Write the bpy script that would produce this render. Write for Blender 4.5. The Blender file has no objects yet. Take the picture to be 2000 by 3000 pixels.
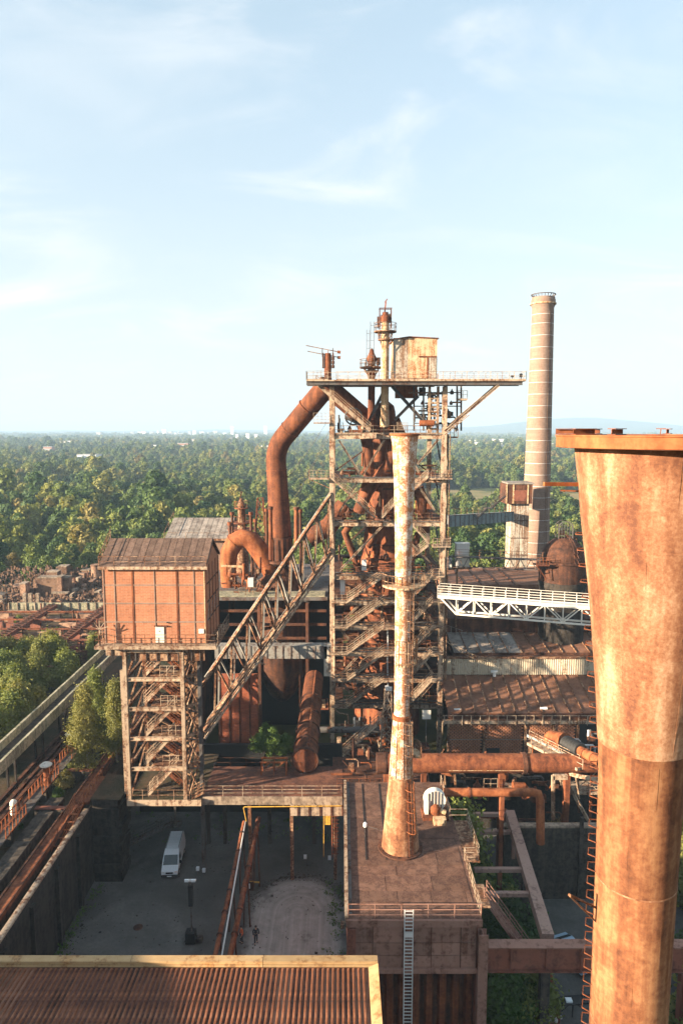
import bpy, math, random
import numpy as np
from mathutils import Vector, Matrix, Quaternion

random.seed(7)
SC = bpy.context.scene
COL = SC.collection
R = math.radians

# ------------------------------------------------------------------ camera
CAM_H = 47.0
FPX = 2020.0                       # focal length in pixels of the 2000 x 3000 frame
PITCH = math.atan(240 / FPX)       # looking slightly down: horizon above the middle
cam = bpy.data.cameras.new('camera')
cam.sensor_fit = 'VERTICAL'
cam.sensor_height = 36.0
cam.lens = 36.0 * FPX / 3000.0
cam.clip_start = 0.1
cam.clip_end = 40000
camo = bpy.data.objects.new('camera', cam)
COL.objects.link(camo)
camo.location = (0, 0, CAM_H)
camo.rotation_euler = (math.pi / 2 - PITCH, 0, 0)
SC.camera = camo

# ------------------------------------------------------------------ sun and sky
SUN_AZ = R(68)      # left of straight behind the camera
SUN_EL = R(14)
to_sun = Vector((-math.sin(SUN_AZ) * math.cos(SUN_EL), -math.cos(SUN_AZ) * math.cos(SUN_EL), math.sin(SUN_EL)))
sun = bpy.data.lights.new('sun', 'SUN')
sun.energy = 5.0
sun.angle = R(0.6)
sun.color = (1.0, 0.80, 0.56)
suno = bpy.data.objects.new('sun', sun)
COL.objects.link(suno)
suno.rotation_euler = to_sun.to_track_quat('Z', 'Y').to_euler()
suno.location = (-100, -50, 120)

world = bpy.data.worlds.new('World')
SC.world = world
world.use_nodes = True
wn, wl = world.node_tree.nodes, world.node_tree.links
wn.clear()
w_out = wn.new('ShaderNodeOutputWorld')
w_bg = wn.new('ShaderNodeBackground')
w_bg.inputs['Strength'].default_value = 0.063
w_sky = wn.new('ShaderNodeTexSky')
w_sky.sky_type = 'NISHITA'
w_sky.sun_disc = False
w_sky.sun_elevation = SUN_EL
# Nishita: rotation 0 puts the sun towards +Y, positive turns it towards +X
w_sky.sun_rotation = math.atan2(to_sun.x, to_sun.y)
w_sky.altitude = 50
w_sky.air_density = 1.0
w_sky.dust_density = 1.2
w_sky.ozone_density = 1.5


def wmath(op, a, b=None, c=None, clamp=False):
    n = wn.new('ShaderNodeMath')
    n.operation = op
    n.use_clamp = clamp
    for i, v in enumerate((a, b, c)):
        if v is None:
            continue
        if isinstance(v, (int, float)):
            n.inputs[i].default_value = v
        else:
            wl.new(v, n.inputs[i])
    return n.outputs[0]


w_tc = wn.new('ShaderNodeTexCoord')
w_sep = wn.new('ShaderNodeSeparateXYZ')
wl.new(w_tc.outputs['Generated'], w_sep.inputs[0])
zc = wmath('MAXIMUM', w_sep.outputs['Z'], 0.0)
# thin cirrus veil: noise on a flat cloud sheet seen in perspective
den = wmath('ADD', zc, 0.34)
px = wmath('DIVIDE', w_sep.outputs['X'], den)
py = wmath('DIVIDE', w_sep.outputs['Y'], den)
w_cmb = wn.new('ShaderNodeCombineXYZ')
wl.new(px, w_cmb.inputs[0])
wl.new(py, w_cmb.inputs[1])
w_map = wn.new('ShaderNodeMapping')
wl.new(w_cmb.outputs[0], w_map.inputs['Vector'])
w_map.inputs['Rotation'].default_value = (0, 0, R(-24))
w_map.inputs['Scale'].default_value = (0.85, 1.6, 1.0)
w_map.inputs['Location'].default_value = (5.1, 0.4, 0)
w_n1 = wn.new('ShaderNodeTexNoise')
w_n1.inputs['Scale'].default_value = 2.1
w_n1.inputs['Detail'].default_value = 9
w_n1.inputs['Roughness'].default_value = 0.58
w_n1.inputs['Distortion'].default_value = 1.1
wl.new(w_map.outputs[0], w_n1.inputs['Vector'])
w_n2 = wn.new('ShaderNodeTexNoise')
w_n2.inputs['Scale'].default_value = 1.3
w_n2.inputs['Detail'].default_value = 3
wl.new(w_cmb.outputs[0], w_n2.inputs['Vector'])
w_r1 = wn.new('ShaderNodeMapRange')
w_r1.interpolation_type = 'SMOOTHSTEP'
w_r1.inputs['From Min'].default_value = 0.44
w_r1.inputs['From Max'].default_value = 0.75
wl.new(w_n1.outputs['Fac'], w_r1.inputs['Value'])
w_r2 = wn.new('ShaderNodeMapRange')
w_r2.interpolation_type = 'SMOOTHSTEP'
w_r2.inputs['From Min'].default_value = 0.34
w_r2.inputs['From Max'].default_value = 0.62
wl.new(w_n2.outputs['Fac'], w_r2.inputs['Value'])
cl = wmath('MULTIPLY', w_r1.outputs[0], w_r2.outputs[0])
cl = wmath('MULTIPLY', cl, 0.8)
low = wmath('MULTIPLY', zc, 7.0, clamp=True)
cl = wmath('MULTIPLY', cl, low)
# milky veil that thickens evenly towards the horizon all round
veil = wmath('POWER', wmath('SUBTRACT', 1.0, zc, clamp=True), 3.2)
veil = wmath('MULTIPLY', veil, 0.95)
w_mxv = wn.new('ShaderNodeMix')
w_mxv.data_type = 'RGBA'
w_mxv.inputs['Factor'].default_value = 0.42
wl.new(w_sky.outputs['Color'], w_mxv.inputs['A'])
w_mxv.inputs['B'].default_value = (2.6, 3.3, 3.45, 1)
w_mx0 = wn.new('ShaderNodeMix')
w_mx0.data_type = 'RGBA'
wl.new(veil, w_mx0.inputs['Factor'])
wl.new(w_mxv.outputs['Result'], w_mx0.inputs['A'])
w_mx0.inputs['B'].default_value = (2.84, 2.84, 2.72, 1)
w_mx1 = wn.new('ShaderNodeMix')
w_mx1.data_type = 'RGBA'
wl.new(cl, w_mx1.inputs['Factor'])
wl.new(w_mx0.outputs['Result'], w_mx1.inputs['A'])
w_mx1.inputs['B'].default_value = (3.55, 3.6, 3.6, 1)
wl.new(w_mx1.outputs['Result'], w_bg.inputs['Color'])
wl.new(w_bg.outputs[0], w_out.inputs['Surface'])

SC.view_settings.view_transform = 'Standard'
SC.view_settings.look = 'None'
SC.view_settings.gamma = 1.0
SC.view_settings.use_curve_mapping = False
SC.view_settings.exposure = 2.36
SC.render.engine = 'CYCLES'
SC.cycles.max_bounces = 5
SC.cycles.diffuse_bounces = 2
SC.cycles.glossy_bounces = 2
SC.cycles.transmission_bounces = 3
SC.cycles.volume_bounces = 0
SC.cycles.transparent_max_bounces = 6
SC.cycles.use_adaptive_sampling = True
SC.cycles.adaptive_threshold = 0.02
SC.cycles.use_denoising = True


# ------------------------------------------------------------------ surveying helpers (real positions from bearings)
def _ray(u, v):
    a, b = (u - 1000) / FPX, (1500 - v) / FPX
    c, s = math.cos(PITCH), math.sin(PITCH)
    return a, c + b * s, -s + b * c


def at(u, v, Y):
    """point on the bearing (u, v) at the surveyed ground distance Y"""
    x, y, z = _ray(u, v)
    t = Y / y
    return Vector((x * t, Y, CAM_H + z * t))


def on(u, v, Z):
    """point on the bearing (u, v) at the surveyed height Z"""
    x, y, z = _ray(u, v)
    t = (Z - CAM_H) / z
    return Vector((x * t, y * t, Z))


# ------------------------------------------------------------------ mesh helpers
V = Vector
WL = {}


class MB:
    def __init__(self):
        self.v = []
        self.f = []

    def add(self, vs, fs):
        b = len(self.v)
        self.v.extend([tuple(x) for x in vs])
        self.f.extend([tuple(i + b for i in f) for f in fs])
        return self

    def quad(self, a, b, c, d):
        return self.add([a, b, c, d], [(0, 1, 2, 3)])

    def box(self, x0, x1, y0, y1, z0, z1):
        vs = [(x0, y0, z0), (x1, y0, z0), (x1, y1, z0), (x0, y1, z0), (x0, y0, z1), (x1, y0, z1), (x1, y1, z1), (x0, y1, z1)]
        return self.add(vs, [(3, 2, 1, 0), (4, 5, 6, 7), (0, 1, 5, 4), (1, 2, 6, 5), (2, 3, 7, 6), (3, 0, 4, 7)])

    def rough(self, x0, x1, y0, y1, z0, z1, r_, j=.15):
        """box with broken, uneven upper corners"""
        b = len(self.v)
        self.box(x0, x1, y0, y1, z0, z1)
        for i in range(b, len(self.v)):
            x, y, z = self.v[i]
            k = 1.0 if z > (z0 + z1) / 2 else .4
            self.v[i] = (x + r_.uniform(-j, j) * k, y + r_.uniform(-j, j) * k, z + (r_.uniform(-2.2 * j, j) if k == 1.0 else 0))
        return self

    def bar(self, p0, p1, w, h=None, up=(0, 0, 1)):
        """rectangular bar from p0 to p1, w across, h along 'up'"""
        h = w if h is None else h
        p0, p1 = V(p0), V(p1)
        d = p1 - p0
        if d.length < 1e-6:
            return self
        d.normalize()
        u = V(up)
        if abs(d.dot(u)) > 0.98:
            u = V((0, 1, 0)) if abs(d.y) < 0.9 else V((1, 0, 0))
        s = d.cross(u).normalized()
        u = s.cross(d).normalized()
        s, u = s * w / 2, u * h / 2
        vs = [p0 - s - u, p0 + s - u, p0 + s + u, p0 - s + u, p1 - s - u, p1 + s - u, p1 + s + u, p1 - s + u]
        return self.add(vs, [(0, 1, 2, 3), (7, 6, 5, 4), (1, 0, 4, 5), (2, 1, 5, 6), (3, 2, 6, 7), (0, 3, 7, 4)])

    def ibeam(self, p0, p1, w, h, t=None, up=(0, 0, 1)):
        t = t or max(0.03, 0.09 * h)
        p0, p1 = V(p0), V(p1)
        d = (p1 - p0).normalized()
        u = V(up)
        if abs(d.dot(u)) > 0.98:
            u = V((0, 1, 0)) if abs(d.y) < 0.9 else V((1, 0, 0))
        s = d.cross(u).normalized()
        u = s.cross(d).normalized()
        o = u * (h / 2 - t / 2)
        self.bar(p0 + o, p1 + o, w, t, u)
        self.bar(p0 - o, p1 - o, w, t, u)
        self.bar(p0, p1, t, h - 2 * t - 0.004, u)
        return self

    def tube(self, pts, r, seg=10, caps=True):
        """round tube along a polyline, r a number or one per point"""
        pts = [V(p) for p in pts]
        n = len(pts)
        rs = r if isinstance(r, (list, tuple)) else [r] * n
        b = len(self.v)
        d0 = (pts[1] - pts[0]).normalized()
        u = V((0, 0, 1)) if abs(d0.z) < 0.9 else V((0, 1, 0))
        s = d0.cross(u).normalized()
        u = s.cross(d0).normalized()
        prev = d0
        for i, p in enumerate(pts):
            if i == 0:
                d = d0
            elif i == n - 1:
                d = (pts[i] - pts[i - 1]).normalized()
            else:
                d = ((pts[i] - pts[i - 1]).normalized() + (pts[i + 1] - pts[i]).normalized()).normalized()
            q = prev.rotation_difference(d)
            s, u = q @ s, q @ u
            prev = d
            for k in range(seg):
                a = 2 * math.pi * k / seg
                self.v.append(tuple(p + (s * math.cos(a) + u * math.sin(a)) * rs[i]))
        for i in range(n - 1):
            for k in range(seg):
                k2 = (k + 1) % seg
                self.f.append((b + i * seg + k, b + i * seg + k2, b + (i + 1) * seg + k2, b + (i + 1) * seg + k))
        if caps:
            self.f.append(tuple(b + k for k in reversed(range(seg))))
            self.f.append(tuple(b + (n - 1) * seg + k for k in range(seg)))
        return self

    def lathe(self, c, prof, seg=32, a0=0.0, a1=2 * math.pi, cap=False):
        """prof: list of (radius, z) turned about the vertical through c=(x,y)"""
        b = len(self.v)
        full = abs(a1 - a0 - 2 * math.pi) < 1e-6
        m = seg if full else seg + 1
        for r, z in prof:
            for k in range(m):
                a = a0 + (a1 - a0) * k / seg
                self.v.append((c[0] + r * math.cos(a), c[1] + r * math.sin(a), z))
        for i in range(len(prof) - 1):
            for k in range(seg):
                k2 = (k + 1) % m
                self.f.append((b + i * m + k, b + i * m + k2, b + (i + 1) * m + k2, b + (i + 1) * m + k))
        if cap and full:
            self.f.append(tuple(b + k for k in reversed(range(m))))
            self.f.append(tuple(b + (len(prof) - 1) * m + k for k in range(m)))
        return self

    def prism(self, poly, axis, a, b):
        """polygon (2D points) extruded along an axis from a to b"""
        n = len(poly)
        def mk(p, t):
            return {'x': (t, p[0], p[1]), 'y': (p[0], t, p[1]), 'z': (p[0], p[1], t)}[axis]
        vs = [mk(p, a) for p in poly] + [mk(p, b) for p in poly]
        fs = [tuple(range(n)), tuple(reversed(range(n, 2 * n)))]
        fs += [(i, i + n, (i + 1) % n + n, (i + 1) % n) for i in range(n)]
        return self.add(vs, fs)

    def rail(self, p0, p1, h=1.1, step=1.6, bars=(1.0, 0.5), t=0.06, toe=0.0):
        """guard rail: posts and horizontal bars standing on the line p0-p1"""
        p0, p1 = V(p0), V(p1)
        L = (p1 - p0).length
        n = max(1, int(round(L / step)))
        for i in range(n + 1):
            p = p0.lerp(p1, i / n)
            self.bar(p, p + V((0, 0, h)), t)
        for k in bars:
            z = V((0, 0, h * k - t * 0.5))
            self.bar(p0 + z, p1 + z, t * 0.85)
        if toe:
            self.bar(p0 + V((0, 0, toe / 2)), p1 + V((0, 0, toe / 2)), 0.03, toe)
        return self

    def build(self, name, mat, parent=None, smooth=False, loc=None):
        me = bpy.data.meshes.new(name)
        o0 = V(WL[parent.name]) if parent is not None else (V(loc) if loc is not None else V((0, 0, 0)))
        vs = [(x - o0.x, y - o0.y, z - o0.z) for x, y, z in self.v]
        me.from_pydata(vs, [], self.f)
        me.validate()
        fix_normals(me)
        if smooth:
            me.shade_smooth() if smooth is True else me.shade_smooth()
            if smooth != 'all':
                try:
                    me.set_sharp_from_angle(angle=R(38))
                except Exception:
                    pass
        me.materials.append(M[mat] if isinstance(mat, str) else mat)
        o = bpy.data.objects.new(name, me)
        COL.objects.link(o)
        if parent is not None:
            o.parent = parent
        elif loc is not None:
            o.location = loc
        WL[o.name] = tuple(o0)
        return o


def fix_normals(me):
    import bmesh
    bm = bmesh.new()
    bm.from_mesh(me)
    bmesh.ops.recalc_face_normals(bm, faces=bm.faces)
    bm.to_mesh(me)
    bm.free()


def tag(o, label=None, cat=None, group=None, kind=None):
    if label:
        o['label'] = label
    if cat:
        o['category'] = cat
    if group:
        o['group'] = group
    if kind:
        o['kind'] = kind
    return o


def thing(name, label, cat, loc=(0, 0, 0), group=None):
    e = bpy.data.objects.new(name, None)
    e.empty_display_size = 0.5
    COL.objects.link(e)
    e.location = loc
    WL[e.name] = tuple(loc)
    return tag(e, label, cat, group, 'thing')


def inst(src, name, parent, off=(0, 0, 0), rotz=0.0, scale=(1, 1, 1)):
    """a part that shares the mesh of src"""
    o = bpy.data.objects.new(name, src.data)
    COL.objects.link(o)
    o.parent = parent
    o.location = off
    o.rotation_euler = (0, 0, rotz)
    o.scale = scale
    WL[o.name] = WL.get(parent.name, (0, 0, 0)) if parent else (0, 0, 0)
    return o


def copy_tree(o, parent=None):
    c = o.copy()
    COL.objects.link(c)
    c.parent = parent
    WL[c.name] = WL.get(o.name, (0, 0, 0))
    for ch in list(o.children):
        copy_tree(ch, c)
    return c


# ------------------------------------------------------------------ materials
M = {}


class NT:
    def __init__(self, name, rough=0.85, spec=0.25, metal=0.0):
        self.m = bpy.data.materials.new(name)
        self.m.use_nodes = True
        self.n, self.l = self.m.node_tree.nodes, self.m.node_tree.links
        self.b = self.n['Principled BSDF']
        self.b.inputs['Roughness'].default_value = rough
        self.b.inputs['Specular IOR Level'].default_value = spec
        self.b.inputs['Metallic'].default_value = metal
        self.tc = self.n.new('ShaderNodeTexCoord')
        M[name] = self.m

    def mapping(self, scale=(1, 1, 1), src='Object', rot=(0, 0, 0), loc=(0, 0, 0)):
        mp = self.n.new('ShaderNodeMapping')
        mp.inputs['Scale'].default_value = scale
        mp.inputs['Rotation'].default_value = rot
        mp.inputs['Location'].default_value = loc
        self.l.new(self.tc.outputs[src], mp.inputs['Vector'])
        return mp.outputs[0]

    def noise(self, vec, scale=1.0, detail=5, rough=0.6, dist=0.0):
        n = self.n.new('ShaderNodeTexNoise')
        n.inputs['Scale'].default_value = scale
        n.inputs['Detail'].default_value = detail
        n.inputs['Roughness'].default_value = rough
        n.inputs['Distortion'].default_value = dist
        self.l.new(vec, n.inputs['Vector'])
        return n.outputs['Fac']

    def ramp(self, fac, stops, interp='LINEAR'):
        r = self.n.new('ShaderNodeValToRGB')
        r.color_ramp.interpolation = interp
        e = r.color_ramp.elements
        while len(e) < len(stops):
            e.new(0.5)
        for k, (p, c) in enumerate(stops):
            e[k].position = p
            e[k].color = (*c, 1) if len(c) == 3 else c
        self.l.new(fac, r.inputs['Fac'])
        return r.outputs['Color']

    def rng(self, v, a, b, c=0.0, d=1.0):
        r = self.n.new('ShaderNodeMapRange')
        r.interpolation_type = 'SMOOTHSTEP'
        for k, x in zip(('From Min', 'From Max', 'To Min', 'To Max'), (a, b, c, d)):
            r.inputs[k].default_value = x
        self.l.new(v, r.inputs['Value'])
        return r.outputs[0]

    def mix(self, fac, a, b, mode='MIX'):
        x = self.n.new('ShaderNodeMix')
        x.data_type = 'RGBA'
        x.blend_type = mode
        for k, v in (('Factor', fac), ('A', a), ('B', b)):
            if isinstance(v, (int, float)):
                x.inputs[k].default_value = v
            elif isinstance(v, tuple):
                x.inputs[k].default_value = (*v, 1) if len(v) == 3 else v
            else:
                self.l.new(v, x.inputs[k])
        return x.outputs['Result']

    def math(self, op, a, b=None):
        x = self.n.new('ShaderNodeMath')
        x.operation = op
        for i, v in enumerate((a, b)):
            if v is None:
                continue
            if isinstance(v, (int, float)):
                x.inputs[i].default_value = v
            else:
                self.l.new(v, x.inputs[i])
        return x.outputs[0]

    def color(self, c):
        if isinstance(c, tuple):
            self.b.inputs['Base Color'].default_value = (*c, 1)
        else:
            self.l.new(c, self.b.inputs['Base Color'])
        return self

    def bump(self, h, strength=0.3, dist=0.05):
        x = self.n.new('ShaderNodeBump')
        x.inputs['Strength'].default_value = strength
        x.inputs['Distance'].default_value = dist
        self.l.new(h, x.inputs['Height'])
        self.l.new(x.outputs[0], self.b.inputs['Normal'])
        return self

    def jitter(self, col, amt=0.25):
        """small brightness change from piece to piece"""
        oi = self.n.new('ShaderNodeObjectInfo')
        v = self.rng(oi.outputs['Random'], 0.0, 1.0, 1 - amt, 1 + amt)
        h = self.n.new('ShaderNodeHueSaturation')
        self.l.new(v, h.inputs['Value'])
        self.l.new(col, h.inputs['Color'])
        return h.outputs[0]


def weathered(name, paint, rust=(0.20, 0.07, 0.028), dark=(0.055, 0.026, 0.016), cover=0.5, sc=0.55, rough=0.8, streak=0.5, jit=0.15):
    """paint worn through to rust: blotches, vertical runs, grime"""
    t = NT(name, rough, 0.25)
    o = t.mapping()
    a = t.noise(o, sc, 7, 0.65, 0.4)
    b = t.noise(t.mapping((2.4, 2.4, 0.16), loc=(3, 1, 2)), sc * 1.6, 5, 0.6)
    c = t.noise(t.mapping(loc=(7, 3, 5)), sc * 5.5, 5, 0.7)
    fac = t.math('ADD', t.math('MULTIPLY', a, 1 - streak), t.math('MULTIPLY', b, streak))
    fac = t.math('ADD', t.math('MULTIPLY', fac, 0.72), t.math('MULTIPLY', c, 0.28))
    msk = t.rng(fac, cover - 0.055, cover + 0.075)
    rc = t.mix(t.rng(c, 0.35, 0.68), dark, rust)
    col = t.mix(msk, rc, paint)
    col = t.mix(t.rng(b, 0.25, 0.75, 0.0, 0.35), col, t.mix(1.0, col, (0.62, 0.5, 0.42), 'MULTIPLY'))
    t.color(t.jitter(col, jit))
    t.bump(c, 0.25, 0.03)
    return t


def rust(name, lo, mid, hi, sc=0.5, streak=0.35, jit=0.12, rough=0.85):
    t = NT(name, rough, 0.2)
    a = t.noise(t.mapping(), sc, 7, 0.66, 0.5)
    b = t.noise(t.mapping((2.2, 2.2, 0.14), loc=(4, 2, 6)), sc * 1.5, 5, 0.6)
    c = t.noise(t.mapping(loc=(1, 8, 3)), sc * 8, 5, 0.7)
    f = t.math('ADD', t.math('MULTIPLY', a, 0.75 - streak), t.math('ADD', t.math('MULTIPLY', b, streak), t.math('MULTIPLY', c, 0.25)))
    col = t.ramp(f, [(0.40, tuple(x * .8 for x in lo)), (0.5, mid), (0.585, hi)])
    t.color(t.jitter(col, jit))
    t.bump(c, 0.3, 0.03)
    return t


rust('rust', (0.060, 0.022, 0.013), (0.135, 0.043, 0.02), (0.22, 0.078, 0.034))
rust('rust_brown', (0.05, 0.020, 0.012), (0.105, 0.036, 0.018), (0.175, 0.062, 0.029))
rust('rust_dark', (0.03, 0.015, 0.011), (0.065, 0.028, 0.018), (0.12, 0.05, 0.028))
rust('rust_orange', (0.115, 0.036, 0.015), (0.20, 0.062, 0.024), (0.29, 0.105, 0.042))
rust('rust_roof', (0.115, 0.056, 0.035), (0.155, 0.074, 0.046), (0.20, 0.10, 0.064), sc=0.35)
weathered('clad_cream', (0.50, 0.44, 0.34), cover=0.44, rust=(0.26, 0.14, 0.08), dark=(0.15, 0.1, 0.07), streak=0.75)
rust('rust_sheet', (0.05, 0.023, 0.018), (0.09, 0.039, 0.027), (0.145, 0.06, 0.036), sc=0.6, streak=0.2)
rust('rib_rust', (0.085, 0.034, 0.02), (0.165, 0.06, 0.029), (0.26, 0.12, 0.068), sc=0.5)
weathered('steel', (0.39, 0.305, 0.225), cover=0.48, rust=(0.22, 0.10, 0.05), dark=(0.075, 0.038, 0.024), sc=0.7)
weathered('steel_rusty', (0.34, 0.23, 0.15), cover=0.52, rust=(0.19, 0.08, 0.037), sc=0.7)
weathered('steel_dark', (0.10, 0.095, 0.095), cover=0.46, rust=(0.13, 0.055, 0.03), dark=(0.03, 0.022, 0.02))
weathered('steel_grey', (0.22, 0.22, 0.21), cover=0.46, rust=(0.13, 0.06, 0.034))
weathered('steel_blue', (0.20, 0.25, 0.27), cover=0.43, rust=(0.13, 0.07, 0.05))
weathered('pink_steel', (0.27, 0.15, 0.115), cover=0.45, rust=(0.19, 0.085, 0.055), dark=(0.11, 0.05, 0.035), sc=0.5)
weathered('pink_concrete', (0.34, 0.225, 0.185), cover=0.45, rust=(0.24, 0.14, 0.11), dark=(0.14, 0.08, 0.06), sc=0.6)
weathered('pink_dark', (0.20, 0.075, 0.05), cover=0.46, rust=(0.14, 0.05, 0.03), dark=(0.08, 0.03, 0.022), sc=0.4)
weathered('white_rusty', (0.60, 0.52, 0.45), rust=(0.42, 0.20, 0.095), dark=(0.26, 0.10, 0.045), cover=0.51, sc=1.3, streak=0.35, jit=0.04)
weathered('cream_rusty', (0.52, 0.40, 0.26), rust=(0.36, 0.16, 0.06), dark=(0.2, 0.09, 0.04), cover=0.475, sc=1.2, streak=0.55, jit=0.05)
weathered('white_paint', (0.62, 0.60, 0.55), cover=0.37, rust=(0.4, 0.25, 0.15), jit=0.04)
weathered('galvanised', (0.55, 0.56, 0.56), cover=0.34, rust=(0.35, 0.33, 0.3), dark=(0.25, 0.24, 0.23), jit=0.06)
weathered('pale_cladding', (0.42, 0.40, 0.35), cover=0.49, rust=(0.26, 0.14, 0.08), dark=(0.15, 0.1, 0.07), streak=0.75)
weathered('grey_box', (0.55, 0.55, 0.55), cover=0.36, rust=(0.3, 0.24, 0.2), jit=0.1)
weathered('yellow_paint', (0.55, 0.33, 0.05), cover=0.45, rust=(0.3, 0.14, 0.03))
weathered('concrete', (0.33, 0.27, 0.21), rust=(0.23, 0.18, 0.135), dark=(0.12, 0.09, 0.07), cover=0.5, sc=0.4, streak=0.6, rough=0.95)
weathered('concrete_dark', (0.075, 0.062, 0.052), rust=(0.05, 0.042, 0.036), dark=(0.022, 0.019, 0.017), cover=0.5, sc=0.4, streak=0.6, rough=0.95)
weathered('concrete_moss', (0.37, 0.35, 0.26), rust=(0.25, 0.24, 0.17), dark=(0.13, 0.13, 0.09), cover=0.5, sc=0.6, streak=0.5, rough=0.95)
weathered('ruin_stone', (0.28, 0.18, 0.125), rust=(0.20, 0.115, 0.08), dark=(0.11, 0.065, 0.045), cover=0.5, sc=0.35, streak=0.3, rough=0.95, jit=0.35)
weathered('tar_roof', (0.150, 0.082, 0.058), rust=(0.115, 0.058, 0.041), dark=(0.07, 0.036, 0.027), cover=0.5, sc=1.3, streak=0.15, rough=0.95)
weathered('felt_roof', (0.135, 0.09, 0.072), rust=(0.105, 0.067, 0.053), dark=(0.07, 0.044, 0.035), cover=0.5, sc=1.3, streak=0.3, rough=0.95)
weathered('slate_roof', (0.26, 0.235, 0.215), rust=(0.2, 0.175, 0.16), dark=(0.12, 0.10, 0.09), cover=0.48, sc=0.5, streak=0.2, rough=0.95)
weathered('shade_black', (0.045, 0.038, 0.033), rust=(0.03, 0.026, 0.023), dark=(0.014, 0.012, 0.011), cover=0.5, sc=0.4, streak=0.6, rough=0.95)  # near-black base: deep shade put into the colour
weathered('parapet', (0.36, 0.245, 0.125), rust=(0.34, 0.17, 0.06), dark=(0.17, 0.09, 0.04), cover=0.45, sc=0.7, streak=0.2)


def plain(name, c, rough=0.6, spec=0.4, metal=0.0, var=0.12):
    t = NT(name, rough, spec, metal)
    n = t.noise(t.mapping(), 2.5, 4, 0.6)
    t.color(t.mix(t.rng(n, 0.3, 0.7, 0, 1), tuple(x * (1 - var) for x in c), tuple(min(1, x * (1 + var)) for x in c)))
    return t


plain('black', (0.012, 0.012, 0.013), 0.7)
plain('rubber', (0.018, 0.018, 0.019), 0.9)
plain('glass_dark', (0.02, 0.028, 0.032), 0.08, 0.6)
plain('van_white', (0.60, 0.66, 0.70), 0.3, 0.5, 0, 0.03)
plain('car_blue', (0.28, 0.40, 0.52), 0.3, 0.5, 0, 0.04)
plain('red_paint', (0.32, 0.03, 0.02), 0.6)
plain('cloth_dark', (0.025, 0.025, 0.03), 0.95)
plain('cloth_orange', (0.45, 0.10, 0.03), 0.95)
plain('cloth_light', (0.5, 0.48, 0.45), 0.95)
plain('skin', (0.45, 0.27, 0.19), 0.7)
plain('hair', (0.03, 0.02, 0.015), 0.8)
plain('far_white', (0.78, 0.78, 0.76), 0.9)
plain('far_tan', (0.42, 0.36, 0.3), 0.9)
plain('far_grey', (0.33, 0.34, 0.35), 0.9)
plain('far_red', (0.32, 0.16, 0.11), 0.9)


def brick_mat(name, c1, c2, mortar, scale=1.0, stain=0.5):
    t = NT(name, 0.92, 0.15)
    s = t.n.new('ShaderNodeSeparateXYZ')
    t.l.new(t.tc.outputs['Object'], s.inputs[0])
    cb = t.n.new('ShaderNodeCombineXYZ')
    t.l.new(t.math('ADD', s.outputs['X'], s.outputs['Y']), cb.inputs[0])
    t.l.new(s.outputs['Z'], cb.inputs[1])
    b = t.n.new('ShaderNodeTexBrick')
    t.l.new(cb.outputs[0], b.inputs['Vector'])
    b.inputs['Scale'].default_value = scale
    b.inputs['Brick Width'].default_value = 0.5
    b.inputs['Row Height'].default_value = 0.16
    b.inputs['Mortar Size'].default_value = 0.022
    b.inputs['Color1'].default_value = (*c1, 1)
    b.inputs['Color2'].default_value = (*c2, 1)
    b.inputs['Mortar'].default_value = (*mortar, 1)
    b.inputs['Bias'].default_value = -0.1
    n = t.noise(t.mapping(), 0.45, 6, 0.65)
    n2 = t.noise(t.mapping((1, 1, 0.3)), 4.5, 5, 0.7)
    col = t.mix(t.rng(n, 0.35, 0.7, 0, stain), b.outputs['Color'], t.mix(1.0, b.outputs['Color'], (0.55, 0.45, 0.4), 'MULTIPLY'))
    col = t.mix(t.rng(n2, 0.45, 0.75, 0, 0.55), col, t.mix(1.0, col, (0.6, 0.55, 0.5), 'MULTIPLY'))
    col = t.mix(t.rng(n2, 0.5, 0.2, 0, 0.35), col, t.mix(1.0, col, (1.35, 1.3, 1.25), 'MULTIPLY'))
    t.color(t.jitter(col, 0.07))
    t.bump(b.outputs['Fac'], -0.4, 0.02)
    return t


brick_mat('brick', (0.36, 0.145, 0.078), (0.28, 0.108, 0.058), (0.33, 0.19, 0.125), stain=0.35)
brick_mat('brick_red', (0.26, 0.07, 0.035), (0.19, 0.05, 0.028), (0.2, 0.09, 0.06))
brick_mat('brick_pale', (0.25, 0.172, 0.135), (0.20, 0.135, 0.106), (0.24, 0.175, 0.145), scale=0.8, stain=0.3)
brick_mat('brick_far', (0.24, 0.15, 0.11), (0.18, 0.11, 0.085), (0.24, 0.17, 0.13))

# big foreground stack: rust with large bleached washes
t = NT('stack_rust', 0.8, 0.25)
a = t.noise(t.mapping(loc=(2.3, 0.4, 1.0)), 0.75, 7, 0.62, 0.6)
b = t.noise(t.mapping((1.6, 1.6, 0.18), loc=(5, 1, 2)), 1.4, 5, 0.6)
c = t.noise(t.mapping(loc=(9, 2, 7)), 15, 7, 0.78)
f = t.math('ADD', t.math('MULTIPLY', a, 0.36), t.math('ADD', t.math('MULTIPLY', b, 0.36), t.math('MULTIPLY', c, 0.28)))
col = t.ramp(f, [(0.41, (0.10, 0.038, 0.021)), (0.47, (0.175, 0.072, 0.036)), (0.525, (0.25, 0.124, 0.068)), (0.585, (0.35, 0.215, 0.135))])
t.color(col)
t.bump(c, 0.35, 0.02)
# small stack base: rust only
rust('stack_base', (0.13, 0.05, 0.026), (0.25, 0.11, 0.055), (0.40, 0.24, 0.14), sc=0.7)
rust('stack_low', (0.08, 0.03, 0.016), (0.155, 0.06, 0.028), (0.24, 0.115, 0.055), sc=1.0, streak=.4)

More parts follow.
